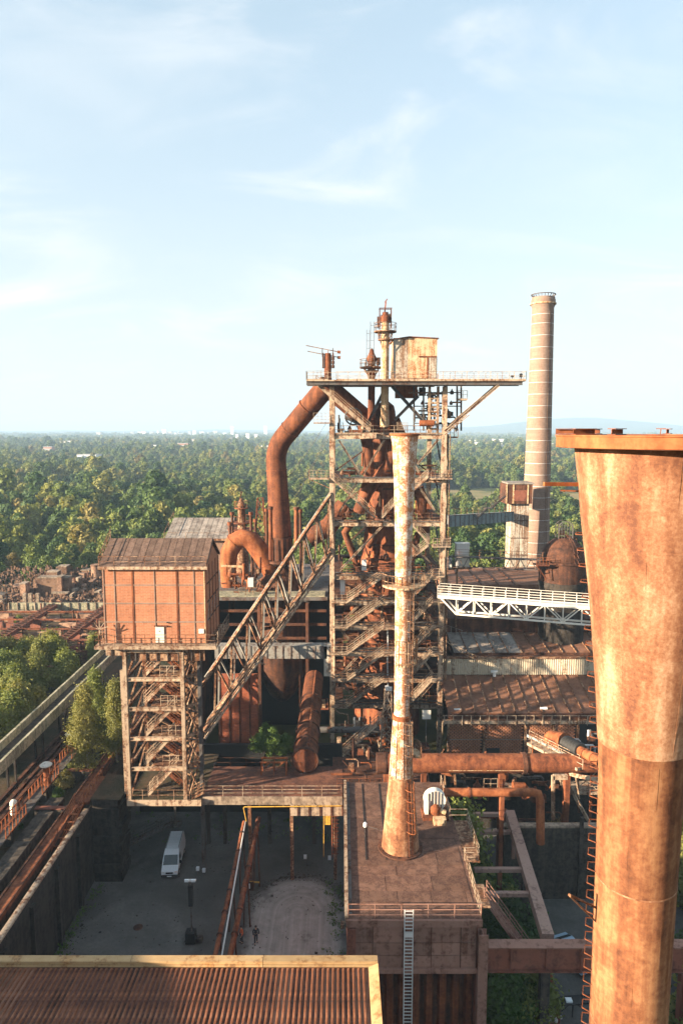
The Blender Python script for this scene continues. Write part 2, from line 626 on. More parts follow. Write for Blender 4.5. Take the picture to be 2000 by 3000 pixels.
t = NT('gravel', 0.95, 0.15)
n1 = t.noise(t.mapping(), 0.11, 5, 0.6, 0.3)
n2 = t.noise(t.mapping(), 3.2, 5, 0.75)
n3 = t.noise(t.mapping(), 22, 3, 0.7)
n4 = t.noise(t.mapping(loc=(4, 9, 0)), 0.8, 6, 0.7)
dark = t.ramp(n1, [(0.3, (0.05, 0.048, 0.046)), (0.5, (0.085, 0.082, 0.078)), (0.7, (0.15, 0.146, 0.14))])
dark = t.mix(t.rng(n2, 0.35, 0.7, 0, 0.35), dark, (0.045, 0.045, 0.045))
# pale turning loop worn by tyres: an oval end with a straight approach, broken edge
sp = t.n.new('ShaderNodeSeparateXYZ')
t.l.new(t.tc.outputs['Object'], sp.inputs[0])
lx_ = t.math('DIVIDE', t.math('ADD', sp.outputs['X'], 4.3), 4.9)
ly_ = t.math('DIVIDE', t.math('MAXIMUM', t.math('SUBTRACT', sp.outputs['Y'], 62.5), 0.0), 5.6)
dd_ = t.math('SQRT', t.math('ADD', t.math('POWER', t.math('ABSOLUTE', lx_), 2.0), t.math('POWER', ly_, 2.0)))
edge = t.math('ADD', dd_, t.math('MULTIPLY', t.math('SUBTRACT', n4, 0.5), 0.55))
cbr = t.n.new('ShaderNodeCombineXYZ')
t.l.new(t.math('ADD', dd_, t.math('MULTIPLY', n4, 0.12)), cbr.inputs[0])
rings = t.noise(cbr.outputs[0], 11.0, 4, 0.7)
pale = t.ramp(t.math('ADD', t.math('MULTIPLY', n4, .45), t.math('MULTIPLY', rings, .55)), [(0.34, (0.13, 0.13, 0.127)), (0.5, (0.23, 0.23, 0.224)), (0.66, (0.33, 0.328, 0.32))])
col = t.mix(t.rng(edge, 1.02, 0.80, 0.0, 0.92), dark, pale)
spill = t.noise(t.mapping(loc=(1, 5, 0)), 0.35, 5, 0.65)
col = t.mix(t.rng(spill, 0.56, 0.70, 0, 0.6), col, (0.05, 0.047, 0.045))
col = t.mix(t.rng(n3, 0.4, 0.8, 0, 0.35), col, t.mix(1.0, col, (1.8, 1.75, 1.7), 'MULTIPLY'))
t.color(col)
t.bump(n3, 0.5, 0.03)

t = NT('earth', 0.95, 0.1)
n1 = t.noise(t.mapping(), 0.012, 6, 0.6)
n2 = t.noise(t.mapping(), 0.25, 5, 0.7)
col = t.ramp(n1, [(0.36, (0.045, 0.06, 0.022)), (0.52, (0.085, 0.085, 0.035)), (0.68, (0.15, 0.125, 0.06))])
col = t.mix(t.rng(n2, 0.35, 0.7, 0, 0.5), col, (0.05, 0.05, 0.025))
t.color(col)
t = NT('meadow', 0.95, 0.1)
n1 = t.noise(t.mapping(), 0.05, 6, 0.65)
col = t.ramp(n1, [(0.35, (0.10, 0.11, 0.045)), (0.5, (0.19, 0.16, 0.075)), (0.66, (0.24, 0.18, 0.10))])
t.color(col)
t = NT('bunker_fill', 0.95, 0.1)
n1 = t.noise(t.mapping(), 0.22, 6, 0.65)
n2 = t.noise(t.mapping(), 2.2, 5, 0.7)
col = t.ramp(n1, [(0.35, (0.03, 0.032, 0.018)), (0.5, (0.06, 0.045, 0.03)), (0.66, (0.10, 0.06, 0.04))])
col = t.mix(t.rng(n2, 0.4, 0.7, 0, 0.5), col, (0.03, 0.035, 0.015))
t.color(col)
t.bump(n2, 0.6, 0.2)
t = NT('hill', 0.95, 0.05)
n1 = t.noise(t.mapping(), 0.0016, 6, 0.65)
n2 = t.noise(t.mapping(), 0.02, 5, 0.7)
col = t.ramp(n1, [(0.35, (0.035, 0.05, 0.022)), (0.6, (0.06, 0.07, 0.03))])
col = t.mix(t.rng(n2, 0.35, 0.7, 0, 0.6), col, (0.02, 0.03, 0.015))
t.color(col)


def leaf_mat(name, stops, trans=0.25):
    t = NT(name, 0.7, 0.2)
    oi = t.n.new('ShaderNodeObjectInfo')
    col = t.ramp(oi.outputs['Random'], stops)
    n = t.noise(t.mapping(), 0.45, 3, 0.6)
    gp = t.n.new('ShaderNodeNewGeometry')
    wide = t.noise(gp.outputs['Position'], 0.011, 3, 0.6)
    col = t.mix(t.rng(wide, 0.52, 0.66, 0.0, 0.75), col, t.mix(1.0, col, (1.35, 1.25, 1.0), 'MULTIPLY'))
    col = t.mix(t.rng(wide, 0.47, 0.36, 0.0, 0.75), col, t.mix(1.0, col, (0.55, 0.72, 0.75), 'MULTIPLY'))
    col = t.mix(t.rng(n, 0.35, 0.68, 0.0, 0.55), col, t.mix(1.0, col, (1.32, 1.2, 0.9), 'MULTIPLY'))
    n2 = t.noise(t.mapping(), 3.5, 2, 0.5)
    col = t.mix(t.rng(n2, 0.4, 0.65, 0.0, 0.4), col, t.mix(1.0, col, (0.5, 0.6, 0.5), 'MULTIPLY'))
    t.color(col)
    tr = t.n.new('ShaderNodeBsdfTranslucent')
    t.l.new(t.mix(1.0, col, (1.3, 1.25, 0.55), 'MULTIPLY'), tr.inputs['Color'])
    ms = t.n.new('ShaderNodeMixShader')
    ms.inputs[0].default_value = trans
    t.l.new(t.b.outputs[0], ms.inputs[1])
    t.l.new(tr.outputs[0], ms.inputs[2])
    t.l.new(ms.outputs[0], t.n['Material Output'].inputs['Surface'])


leaf_mat('leaf', [(0.0, (0.036, 0.074, 0.030)), (0.25, (0.066, 0.108, 0.034)), (0.5, (0.112, 0.146, 0.040)), (0.75, (0.145, 0.165, 0.048)), (0.95, (0.170, 0.168, 0.056)), (1.0, (0.155, 0.128, 0.055))])
leaf_mat('leaf_birch', [(0.0, (0.125, 0.16, 0.045)), (0.5, (0.15, 0.17, 0.05)), (1.0, (0.175, 0.165, 0.055))])
leaf_mat('leaf_green', [(0.0, (0.045, 0.09, 0.02)), (1.0, (0.075, 0.125, 0.03))])
plain('bark', (0.075, 0.055, 0.04), 0.95, 0.1, 0, 0.35)
plain('bark_birch', (0.30, 0.26, 0.21), 0.9, 0.1, 0, 0.4)
plain('grass_dry', (0.26, 0.17, 0.055), 0.9, 0.1, 0, 0.4)
# ------------------------------------------------------------------ ground, hills
g = MB()
g.quad((-14000, -400, 0), (14000, -400, 0), (14000, 14000, 0), (-14000, 14000, 0))
tag(g.build('ground', 'earth'), kind='structure')

# gravel yard, cut from the open ground: a sheet with an uneven rim
def sheet(name, poly, z, mat):
    m = MB()
    m.add([(x, y, z) for x, y in poly], [tuple(range(len(poly)))])
    return tag(m.build(name, mat), kind='structure')


def wobble(poly, n, amp):
    rr = random.Random(3)
    out = []
    for i, p in enumerate(poly):
        q = poly[(i + 1) % len(poly)]
        for k in range(n):
            tt = k / n
            out.append((p[0] + (q[0] - p[0]) * tt + rr.uniform(-amp, amp), p[1] + (q[1] - p[1]) * tt + rr.uniform(-amp, amp)))
    return out


sheet('yard', wobble([(-26.5, 20), (46, 20), (46, 92), (-26.5, 92)], 14, 0.25), 0.004, 'gravel')
# meadow clearing behind the works
mp = []
for k in range(60):
    a = 2 * math.pi * k / 60
    q = 1 + 0.18 * math.sin(3 * a + 1) + 0.1 * math.sin(7 * a)
    mp.append((112 + 95 * q * math.cos(a), 465 + 85 * q * math.sin(a)))
sheet('meadow', mp, 0.02, 'meadow')

# far rolling land and the long hill on the right
def hill_h(bear, rad):
    """bear: x/y ratio"""
    u = bear * FPX * 0.993 + 1000
    h = 22 * math.exp(-((rad - 9500) / 2600) ** 2) * (1 + 0.35 * math.sin(u * 0.011) + 0.25 * math.sin(u * 0.029 + 2))
    h += 26 * math.exp(-((rad - 9800) / 2200) ** 2) * math.exp(-((u - 620) / 520) ** 2)
    k = 128 * math.exp(-((u - 1650) / 170) ** 2) + 70 * math.exp(-((u - 1880) / 170) ** 2) + 34 * math.exp(-((u - 1420) / 150) ** 2)
    h += (k * 1.0 + 30) * math.exp(-((rad - 7600) / 900) ** 2) * (1 if u > 1000 else math.exp(-((u - 1000) / 200) ** 2))
    return h + 3.0 * math.sin(u * .21) * math.exp(-((rad - 8500) / 2500) ** 2)


m = MB()
NB, NR = 150, 26
for i in range(NR + 1):
    rad = 5200 + 7400 * i / NR
    for j in range(NB + 1):
        be = -1.0 + 2.0 * j / NB
        m.v.append((be * rad, rad, max(0.0, hill_h(be, rad)) + (0.5 if 0 < i else -2)))
for i in range(NR):
    for j in range(NB):
        a = i * (NB + 1) + j
        m.f.append((a, a + 1, a + NB + 2, a + NB + 1))
tag(m.build('hills', 'hill', smooth='all'), kind='structure')


# ------------------------------------------------------------------ foliage makers
def mesh_from_quads(name, q, mat):
    """q: (N,4,3) array of leaf corners"""
    N = len(q)
    me = bpy.data.meshes.new(name)
    me.vertices.add(N * 4)
    me.vertices.foreach_set('co', q.reshape(-1).astype(np.float32))
    me.loops.add(N * 4)
    me.loops.foreach_set('vertex_index', np.arange(N * 4, dtype=np.int32))
    me.polygons.add(N)
    me.polygons.foreach_set('loop_start', np.arange(0, N * 4, 4, dtype=np.int32))
    me.update(calc_edges=True)
    for x in (mat if isinstance(mat, list) else [mat]):
        me.materials.append(M[x])
    return me


def leaves(rng, cen, nrm, size, aspect=1.5):
    N = len(cen)
    n = nrm + rng.normal(0, 0.55, (N, 3))
    n /= np.linalg.norm(n, axis=1, keepdims=True) + 1e-9
    t = rng.normal(0, 1, (N, 3))
    t -= n * (t * n).sum(1, keepdims=True)
    t /= np.linalg.norm(t, axis=1, keepdims=True) + 1e-9
    b = np.cross(n, t)
    s = size * rng.uniform(0.55, 1.25, (N, 1))
    t, b = t * s * aspect * 0.5, b * s * 0.5
    # kite-shaped leaf sprays
    return np.stack([cen - t, cen + b * 0.9 - t * 0.1, cen + t, cen - b * 0.9 + t * 0.1], axis=1)


def crown_quads(seed, H, Rr, n, leaf, base=0.25, blobs=14, top=1.0, squash=0.85, fuzz=0.16, small=1.0):
    rng = np.random.default_rng(seed)
    C, RR = [], []
    for k in range(blobs):
        zf = base + (1 - base) * rng.uniform(0.08, 0.95)
        prof = math.sin(math.pi * min(1, max(0.04, (zf - base) / (1 - base)) ** (0.75 * top)))
        prof = max(prof, 0.18)
        a = rng.uniform(0, 2 * math.pi)
        d = Rr * prof * math.sqrt(rng.uniform(0.05, 1)) * 0.75
        C.append((d * math.cos(a), d * math.sin(a), H * zf))
        RR.append(Rr * rng.uniform(0.24, 0.56) * (0.6 + 0.4 * prof) * small)
    C.append((0, 0, H * (0.97 - 0.25 * Rr / H)))
    RR.append(Rr * 0.36)
    C, RR = np.array(C), np.array(RR)
    w = RR ** 2
    idx = rng.choice(len(C), n, p=w / w.sum())
    d = rng.normal(0, 1, (n, 3))
    d[:, 2] += 0.35
    d /= np.linalg.norm(d, axis=1, keepdims=True)
    rad = RR[idx] * (1 - rng.normal(0, fuzz, n) * np.where(rng.uniform(0, 1, n) > .35, 1, -.6))
    # ragged clumps
    ph = np.sin(d[:, 0] * 6 + idx) * np.sin(d[:, 1] * 6 + 2 * idx) * np.sin(d[:, 2] * 5 + idx)
    rad *= 1 + 0.22 * ph
    p = C[idx] + d * rad[:, None] * np.array([1, 1, squash])
    keep = p[:, 2] > 0.3
    return leaves(rng, p[keep], d[keep], leaf), list(zip(C, RR))


def trunk_mb(H, Rr, blobs, seed, r=None, base=0.25):
    rr = random.Random(seed)
    m = MB()
    r = r or H * 0.018
    top = V((rr.uniform(-.3, .3), rr.uniform(-.3, .3), H * 0.9))
    mid = V((rr.uniform(-.2, .2), rr.uniform(-.2, .2), H * 0.45))
    m.tube([(0, 0, -0.4), mid, top], [r * 1.3, r * 0.75, r * 0.15], 6)
    for c, q in blobs[:9]:
        c = V(c)
        z0 = max(H * base * 0.8, c.z - 1.1 * math.hypot(c.x, c.y) - 0.8)
        z0 = min(z0, H * 0.8)
        s = mid * (z0 / (H * .45)) if z0 < H * .45 else mid.lerp(top, (z0 / H - .45) / .45)
        s.z = z0
        m.tube([s, s.lerp(c, 0.5) + V((0, 0, 0.15)), c], [r * 0.45, r * 0.3, r * 0.1], 5)
    return m


def tree_proto(seed, H, Rr, n, leaf, mat='leaf', bark='bark', base=0.25, blobs=14, top=1.0, r=None, squash=0.85, fuzz=0.2, small=1.0):
    q, bl = crown_quads(seed, H, Rr, n, leaf, base, blobs, top, squash, fuzz, small)
    crown = mesh_from_quads('crown', q, mat)
    tm = trunk_mb(H, Rr, bl, seed, r, base)
    me = bpy.data.meshes.new('trunk')
    me.from_pydata(tm.v, [], tm.f)
    me.materials.append(M[bark])
    return crown, me


def place_tree(name, protos, loc, s, rz, label, cat='tree', group=None, sxy=1.0):
    crown, tr = protos
    e = thing(name, label, cat, loc, group)
    e.rotation_euler = (0, 0, rz)
    e.scale = (s * sxy, s * sxy, s)
    for nm, me in (('crown', crown), ('trunk', tr)):
        o = bpy.data.objects.new(nm, me)
        COL.objects.link(o)
        o.parent = e
    return e


NEAR = [tree_proto(11, 13, 4.6, 3600, 0.52), tree_proto(12, 14, 3.9, 3400, 0.5, top=0.85), tree_proto(13, 12, 5.0, 3800, 0.54, blobs=18),
        tree_proto(14, 15, 3.4, 3200, 0.48, top=1.25, blobs=16), tree_proto(15, 11, 4.4, 3400, 0.5, base=0.12, blobs=16), tree_proto(16, 14, 4.4, 3000, 0.55, blobs=12)]
POPLAR = [tree_proto(17, 20, 2.6, 3000, 0.5, base=0.1, blobs=20, top=0.8)]

# ------------------------------------------------------------------ the wood: nearest 230 trees singly, the rest one mass
rng = np.random.default_rng(42)


def blocked(x, y):
    if -118 < x < -18 and y < 176:
        return True
    if -18 <= x < 16 and y < 152:
        return True
    if 16 <= x < 62 and y < 158:
        return True
    if x >= 62 and y < 120:
        return True
    dx, dy = (x - 112) / 98, (y - 465) / 88
    if dx * dx + dy * dy < 1.0:
        return True
    return False


def clearing(x, y):
    """glades, tracks and fields that break up the wood"""
    if y < 330:
        return False
    a = math.sin(x / 137.0 + 1.7 * math.sin(y / 211.0)) + math.sin(y / 173.0 + 1.3 * math.sin(x / 159.0 + 2.0)) + .5 * math.sin((x + y) / 67.0)
    if a > 1.75:
        return True
    for (x0, s, w) in ((-310, .21, 5.0), (180, -.12, 5.0)):          # two straight lanes
        if abs(x - x0 - s * (y - 500)) < w + y * .004:
            return True
    for yy in (760, 1330, 1950):
        if abs(y - yy - .08 * x) < 7 + y * .006:
            return True
    return False


pts = []
def ring(y0, y1, step, half):
    y = y0
    while y < y1:
        x = -half * y - 20
        while x < half * y + 20:
            xx, yy = x + rng.uniform(-.5, .5) * step, y + rng.uniform(-.5, .5) * step
            if not blocked(xx, yy) and not clearing(xx, yy):
                pts.append((xx, yy, step))
            x += step
        y += step * 0.9


ring(120, 420, 7.2, 0.64)
NEAR_PTS = list(pts)
pts.clear()
ring(420, 1000, 8.6, 0.62)
ring(1000, 2200, 12.5, 0.60)
ring(2200, 5600, 34.0, 0.60)
FAR_PTS = list(pts)

# rank the near ones by apparent size inside the frame
def visible_rank(p):
    x, y, s = p
    return y + (1e6 if abs(x / y) > 0.56 else 0)


NEAR_PTS.sort(key=visible_rank)
SINGLE = NEAR_PTS[:230]
FAR_PTS = NEAR_PTS[230:] + FAR_PTS
rr = random.Random(99)
HERO = []
for k, (x, y, s) in enumerate(SINGLE):
    pr = NEAR[rr.randrange(len(NEAR))]
    side = 'left of the furnace' if x < 0 else 'right of the furnace'
    if x < 0:
        lab = 'leafy tree in the dense wood behind the brick winding house'
        grp = 'trees of the wood on the left'
    else:
        lab = 'leafy tree in the scrub behind the furnace and the tall chimney'
        grp = 'trees of the wood on the right'
    place_tree('leafy_tree', pr, (x, y, 0), rr.uniform(0.5, 1.2), rr.uniform(0, 6.28), lab, 'tree', grp, rr.uniform(0.9, 1.15))

# the mass: points with size, turn and kind, instanced trees
def clump_mesh(seed, n, spread, H, Rr, nl, leaf):
    rg = random.Random(seed)
    qs = []
    for k in range(n):
        q, _ = crown_quads(seed * 10 + k, H * rg.uniform(.7, 1.15), Rr * rg.uniform(.8, 1.2), nl, leaf, 0.1, 12)
        q = q + np.array([rg.uniform(-spread, spread), rg.uniform(-spread, spread), 0])
        qs.append(q)
    return mesh_from_quads('tree_clump', np.concatenate(qs), 'leaf')


TC = bpy.data.collections.new('tree_kinds')
def kind(name, me):
    o = bpy.data.objects.new(name, me)
    TC.objects.link(o)
for i in range(5):
    q, bl = crown_quads(60 + i, 13 + (i % 3), 4.6 + 0.3 * (i % 2), 1300, 0.85, 0.12, 14)
    kind('a%d' % i, mesh_from_quads('wood_tree', q, 'leaf'))
for i in range(3):
    kind('b%d' % i, clump_mesh(70 + i, 9, 17, 13, 5.5, 420, 1.9))
n = len(FAR_PTS)
me = bpy.data.meshes.new('wood')
me.vertices.add(n)
co = np.array([(x, y, 0) for x, y, s in FAR_PTS], dtype=np.float32)
me.vertices.foreach_set('co', co.reshape(-1))
at_s = me.attributes.new('tree_size', 'FLOAT', 'POINT')
at_r = me.attributes.new('tree_turn', 'FLOAT', 'POINT')
at_k = me.attributes.new('tree_kind', 'INT', 'POINT')
ss = np.array([1.0 if s < 30 else 1.0 for x, y, s in FAR_PTS])
stepv = np.array([s for x, y, s in FAR_PTS])
size = rng.uniform(0.5, 1.15, n) + np.where(rng.uniform(0, 1, n) > .93, .45, 0)
# broad swells of taller and lower growth
size *= 1.0 + 0.25 * np.sin(co[:, 0] / 61.0 + np.sin(co[:, 1] / 47.0)) * np.sin(co[:, 1] / 83.0 + 1.0)
size *= np.where(stepv > 9, 1.25, 1.0)
at_s.data.foreach_set('value', size.astype(np.float32))
at_r.data.foreach_set('value', rng.uniform(0, 6.28, n).astype(np.float32))
kd = np.where(stepv > 30, rng.integers(5, 8, n), rng.integers(0, 5, n)).astype(np.int32)
at_k.data.foreach_set('value', kd)
wood = bpy.data.objects.new('wood', me)
COL.objects.link(wood)
tag(wood, 'wide green wood stretching from the works to the horizon', 'woodland', kind='stuff')
ng = bpy.data.node_groups.new('wood_trees', 'GeometryNodeTree')
ng.interface.new_socket('Geometry', in_out='INPUT', socket_type='NodeSocketGeometry')
ng.interface.new_socket('Geometry', in_out='OUTPUT', socket_type='NodeSocketGeometry')
N_, L_ = ng.nodes, ng.links
gi, go = N_.new('NodeGroupInput'), N_.new('NodeGroupOutput')
ip = N_.new('GeometryNodeInstanceOnPoints')
ci = N_.new('GeometryNodeCollectionInfo')
ci.inputs['Collection'].default_value = TC
ci.inputs['Separate Children'].default_value = True
ci.inputs['Reset Children'].default_value = True
def nattr(name, typ):
    a = N_.new('GeometryNodeInputNamedAttribute')
    a.data_type = typ
    a.inputs['Name'].default_value = name
    return a.outputs['Attribute']
cx = N_.new('ShaderNodeCombineXYZ')
L_.new(nattr('tree_turn', 'FLOAT'), cx.inputs['Z'])
L_.new(gi.outputs[0], ip.inputs['Points'])
L_.new(ci.outputs[0], ip.inputs['Instance'])
ip.inputs['Pick Instance'].default_value = True
L_.new(nattr('tree_kind', 'INT'), ip.inputs['Instance Index'])
L_.new(cx.outputs[0], ip.inputs['Rotation'])
L_.new(nattr('tree_size', 'FLOAT'), ip.inputs['Scale'])
L_.new(ip.outputs[0], go.inputs[0])
md = wood.modifiers.new('trees', 'NODES')
md.node_group = ng
print('wood trees', n)

# poplars and taller single trees beside the silo
for (u, v, Y, s) in ((1362, 1490, 430, 0.85), (1347, 1500, 400, 0.55)):
    p = at(u, v, Y)
    place_tree('poplar_tree', POPLAR[0], (p.x, Y, 0), s, 1.0, 'slim dark poplar standing alone in the pale meadow' if s > .6 else 'smaller slim tree beside the poplar in the meadow')

# ------------------------------------------------------------------ far buildings on the plain
def far_building(name, u0, u1, vtop, Y, depth, mat, label, cat='building', group='far buildings on the plain', bits=None):
    p0, p1 = at(u0, vtop, Y), at(u1, vtop, Y)
    c = ((p0.x + p1.x) / 2, Y, 0)
    e = thing(name, label, cat, c, group)
    MB().box(p0.x, p1.x, Y, Y + depth, -0.5, p0.z).build('wall', mat, e)
    w = p1.x - p0.x
    MB().box(p0.x - w * 0.02, p1.x + w * 0.02, Y - 0.3, Y + depth + 0.3, p0.z, p0.z + max(0.6, p0.z * 0.03)).build('roof', 'far_grey', e)
    nrow = max(1, int(p0.z / 9))
    for r in range(nrow):
        z = p0.z * (r + 0.45) / nrow
        MB().box(p0.x + w * 0.06, p1.x - w * 0.06, Y - 0.25, Y - 0.02, z, z + p0.z / nrow * 0.3).build('window_band', 'far_grey', e)
    return e


far_building('long_hall', 226, 281, 1333, 900, 22, 'far_white', 'long low white hall rising above the trees on the left')
far_building('long_hall', 326, 360, 1380, 640, 14, 'far_white', 'small white hall half sunk in the wood behind the brick house')
far_building('tower_block', 675, 684, 1249, 4300, 18, 'far_white', 'white tower block on the skyline just left of the big pipe, nearer of two')
far_building('tower_block', 773, 782, 1248, 4300, 18, 'far_white', 'white tower block on the skyline touching the bend of the big pipe')
far_building('tower_block', 65, 69, 1291, 2600, 8, 'far_white', 'pale slender block standing in the wood at the far left')
far_building('tower_block', 27, 30, 1296, 2600, 8, 'far_white', 'thin pale block at the left edge of the plain')
far_building('tower_block', 282, 295, 1266, 4200, 30, 'far_tan', 'broad tan block on the skyline left of the mast')
far_building('apartment_house', 1395, 1412, 1296, 1500, 20, 'far_white', 'white house in the wood between furnace and tall chimney, left one')
far_building('apartment_house', 1456, 1488, 1304, 1400, 20, 'far_white', 'long white house in the wood left of the tall chimney')
far_building('apartment_house', 1500, 1534, 1308, 1300, 20, 'far_tan', 'low pale house beside the shaft of the tall chimney')
far_building('apartment_house', 1636, 1650, 1304, 1500, 20, 'far_white', 'white house in the wood right of the tall chimney')
rr = random.Random(21)
u = 365
while u < 660:      # refinery blocks along the skyline
    w = rr.uniform(5, 13)
    if not (355 < u < 368):
        far_building('refinery_block', u, u + w, rr.uniform(1257, 1273), rr.uniform(4000, 4700), 20, rr.choice(['far_white', 'far_white', 'far_tan', 'far_grey']),
                     'pale block of the refinery on the left skyline', 'building', 'refinery blocks on the skyline')
    u += w + rr.uniform(2, 14)
for u, vt in ((363, 1245), (415, 1262), (440, 1264), (486, 1262), (523, 1264), (565, 1262), (610, 1266), (636, 1265)):
    p = at(u, vt, 4200)
    e = thing('refinery_stack', 'thin mast tallest on the left skyline' if u == 363 else 'thin refinery stack on the left skyline', 'stack', (p.x, 4200, 0), None if u == 363 else 'refinery stacks on the skyline')
    r = 1.6 if u == 363 else 2.6
    MB().lathe((p.x, 4200), [(r * 1.5, 0), (r, p.z * .5), (r * 0.7, p.z)], 8, cap=True).build('shaft', 'far_grey' if u == 363 else 'far_white', e)
    MB().lathe((p.x, 4200), [(r * 1.1, p.z * .82), (r * 1.1, p.z * .86)], 8, cap=True).build('band', 'far_red', e)
rr = random.Random(31)
for u in (1060, 1375, 1420, 1440, 690, 720, 745):
    far_building('far_house', u, u + rr.uniform(5, 10), rr.uniform(1283, 1292) if u > 1000 else rr.uniform(1270, 1276), rr.uniform(2200, 3200), 20, 'far_white', 'tiny pale house on the hazy plain', 'building', 'tiny houses on the plain')

rr = random.Random(63)
for k in range(34):                     # roofs of the town scattered through the wood
    left = k % 3 != 0
    u = rr.uniform(0, 880) if left else rr.uniform(1330, 1640)
    Y = rr.uniform(1100, 3300)
    hgt = rr.uniform(15, 22)
    v = 1260 + (47 - hgt) / Y * FPX
    w = rr.uniform(10, 34) / Y * FPX
    far_building('town_house', u, u + w, v, Y, rr.uniform(9, 14), rr.choice(['far_white', 'far_tan', 'far_white', 'far_red']),
                 'small town house roof showing above the wood on the %s' % ('left' if left else 'right'), 'building', 'town houses in the wood on the %s' % ('left' if left else 'right'))
# ------------------------------------------------------------------ near shed with the ribbed sheet roof
def rz_shed(y):
    return 19.12 + (33.0 - y) * 0.055


e = thing('ribbed_roof_shed', 'shed with rusty ribbed sheet roof and tan parapet in the near left corner', 'shed', (-13, 26, 0))
SX0, SX1, SY0, SY1 = -31.0, 1.9, 17.0, 33.3
roof = MB().add([(SX0, SY0, rz_shed(SY0)), (SX1 - .5, SY0, rz_shed(SY0)), (SX1 - .5, SY1 - .25, rz_shed(SY1 - .25)), (SX0, SY1 - .25, rz_shed(SY1 - .25)),
                 (SX0, SY0, rz_shed(SY0) - .12), (SX1 - .5, SY0, rz_shed(SY0) - .12), (SX1 - .5, SY1 - .25, rz_shed(SY1) - .12), (SX0, SY1 - .25, rz_shed(SY1) - .12)],
                [(0, 1, 2, 3), (7, 6, 5, 4), (0, 4, 5, 1), (1, 5, 6, 2), (2, 6, 7, 3), (3, 7, 4, 0)]).build('roof', 'rust_sheet', e)
rs = random.Random(14)
yc = [SY0 + .02, 24.6, 32.95]
for j in range(2):                      # sheets between the ribs, each lapped over the next
    xs_ = 1.35
    while xs_ > SX0 + .2:
        w = .786
        ya, yb = yc[j] - (.12 if j else 0), yc[j + 1]
        dz = .004 + .006 * j + rs.uniform(0, .004)
        MB().add([(xs_ - w + .004, ya, rz_shed(ya) + dz), (xs_ - .004, ya, rz_shed(ya) + dz), (xs_ - .004, yb, rz_shed(yb) + dz), (xs_ - w + .004, yb, rz_shed(yb) + dz)], [(0, 1, 2, 3)]).build('roof_sheet', rs.choice(['rust_sheet', 'rust_sheet', 'rust_sheet', 'rust_roof', 'rust_dark']), roof)
        xs_ -= w
rib0 = None
x = 1.15
k = 0
while x > SX0 + .3:
    if rib0 is None:
        y0, y1 = SY0 + .1, SY1 - .45
        m = MB()
        w0, w1, h = 0.075, 0.04, 0.062
        vs = []
        for y in (y0, y1):
            z = rz_shed(y)
            vs += [(x - w0, y, z + .001), (x - w1, y, z + h), (x + w1, y, z + h), (x + w0, y, z + .001)]
        m.add(vs, [(0, 1, 5, 4), (1, 2, 6, 5), (2, 3, 7, 6), (0, 3, 2, 1), (4, 5, 6, 7), (0, 4, 7, 3)])
        rib0 = m.build('rib', 'rib_rust', roof)
    else:
        inst(rib0, 'rib', roof, (-0.262 * k, 0, 0))
    x -= 0.262
    k += 1
# far parapet in lengths, right-hand kerb
zt = rz_shed(33) + 0.30
xs = [SX0, -24.3, -17.2, -11.0, -4.1, SX1]
for a, b in zip(xs[:-1], xs[1:]):
    m = MB()
    m.box(a + .012, b - .012, 33.02, 33.30, 18.6, zt)
    m.box(a + .012, b - .012, 32.93, 33.36, zt + .002, zt + .07)
    m.box(a + .012, b - .012, 32.955, 33.018, rz_shed(33) + .02, rz_shed(33) + .14)
    m.build('parapet', 'parapet', e)
m = MB()
for a, b in ((SX1 - .5, SX1),):
    m.add([(a, SY0, rz_shed(SY0) + .08), (b, SY0, rz_shed(SY0) + .30), (b, 32.9, rz_shed(32.9) + .30), (a, 32.9, rz_shed(32.9) + .08),
           (a, SY0, rz_shed(SY0) - .3), (b, SY0, rz_shed(SY0) - .3), (b, 32.9, rz_shed(32.9) - .3), (a, 32.9, rz_shed(32.9) - .3)],
          [(0, 1, 2, 3), (7, 6, 5, 4), (0, 4, 5, 1), (1, 5, 6, 2), (2, 6, 7, 3), (3, 7, 4, 0)])
m.build('kerb', 'parapet', e)
m = MB()
m.box(SX0 + .1, SX1 - .06, 33.0 - .25, 33.0 - .02, 0, 18.58)
m.box(SX1 - .3, SX1 - .06, SY0, 32.7, 0, 18.7)
m.build('wall', 'brick_red', e)

# ------------------------------------------------------------------ flat-roofed house of steel panels that carries the slim stack
PX0, PX1, PY0, PY1, PZ = 0.35, 10.4, 47.25, 67.2, 11.0
e = thing('panel_house', 'flat-roofed house with pink steel panels and brown roof below the slim stack', 'building', (5, 57, 0))
MB().box(PX0, PX1, PY0, PY1, PZ - .35, PZ).build('roof', 'tar_roof', e)
# roof felt strips, slightly proud
rr = random.Random(4)
y = PY0 + .35
while y < PY1 - 1:
    w = rr.uniform(1.2, 2.0)
    x = PX0 + .5
    while x < PX1 - .5:
        L = rr.uniform(2.2, 4.6)
        x2 = min(PX1 - .3, x + L)
        MB().box(x + .03, x2 - .03, y + .03, min(y + w, PY1 - .2) - .03, PZ, PZ + .015 + rr.uniform(0, .02)).build('roof_felt', 'tar_roof', e)
        x = x2
    y += w
for xx in (PX0 + 1.7, PX0 + 3.4):      # dark joints running to the back
    MB().box(xx, xx + .10, PY0 + 7, PY1 - .4, PZ + .04, PZ + .07).build('roof_joint', 'black', e)
m = MB().box(PX0 - .12, PX0 + .16, PY0, PY1, PZ - .4, PZ + .26)
m.build('edge_flashing', 'steel', e)
MB().box(PX0 + .17, PX0 + .45, PY0 + .4, PY1, PZ + .001, PZ + .10).build('gutter', 'steel_dark', e)
MB().box(PX0 - .02, PX1 + .02, PY0 - .22, PY0 - .01, PZ - .55, PZ - .02).build('fascia', 'pink_steel', e)
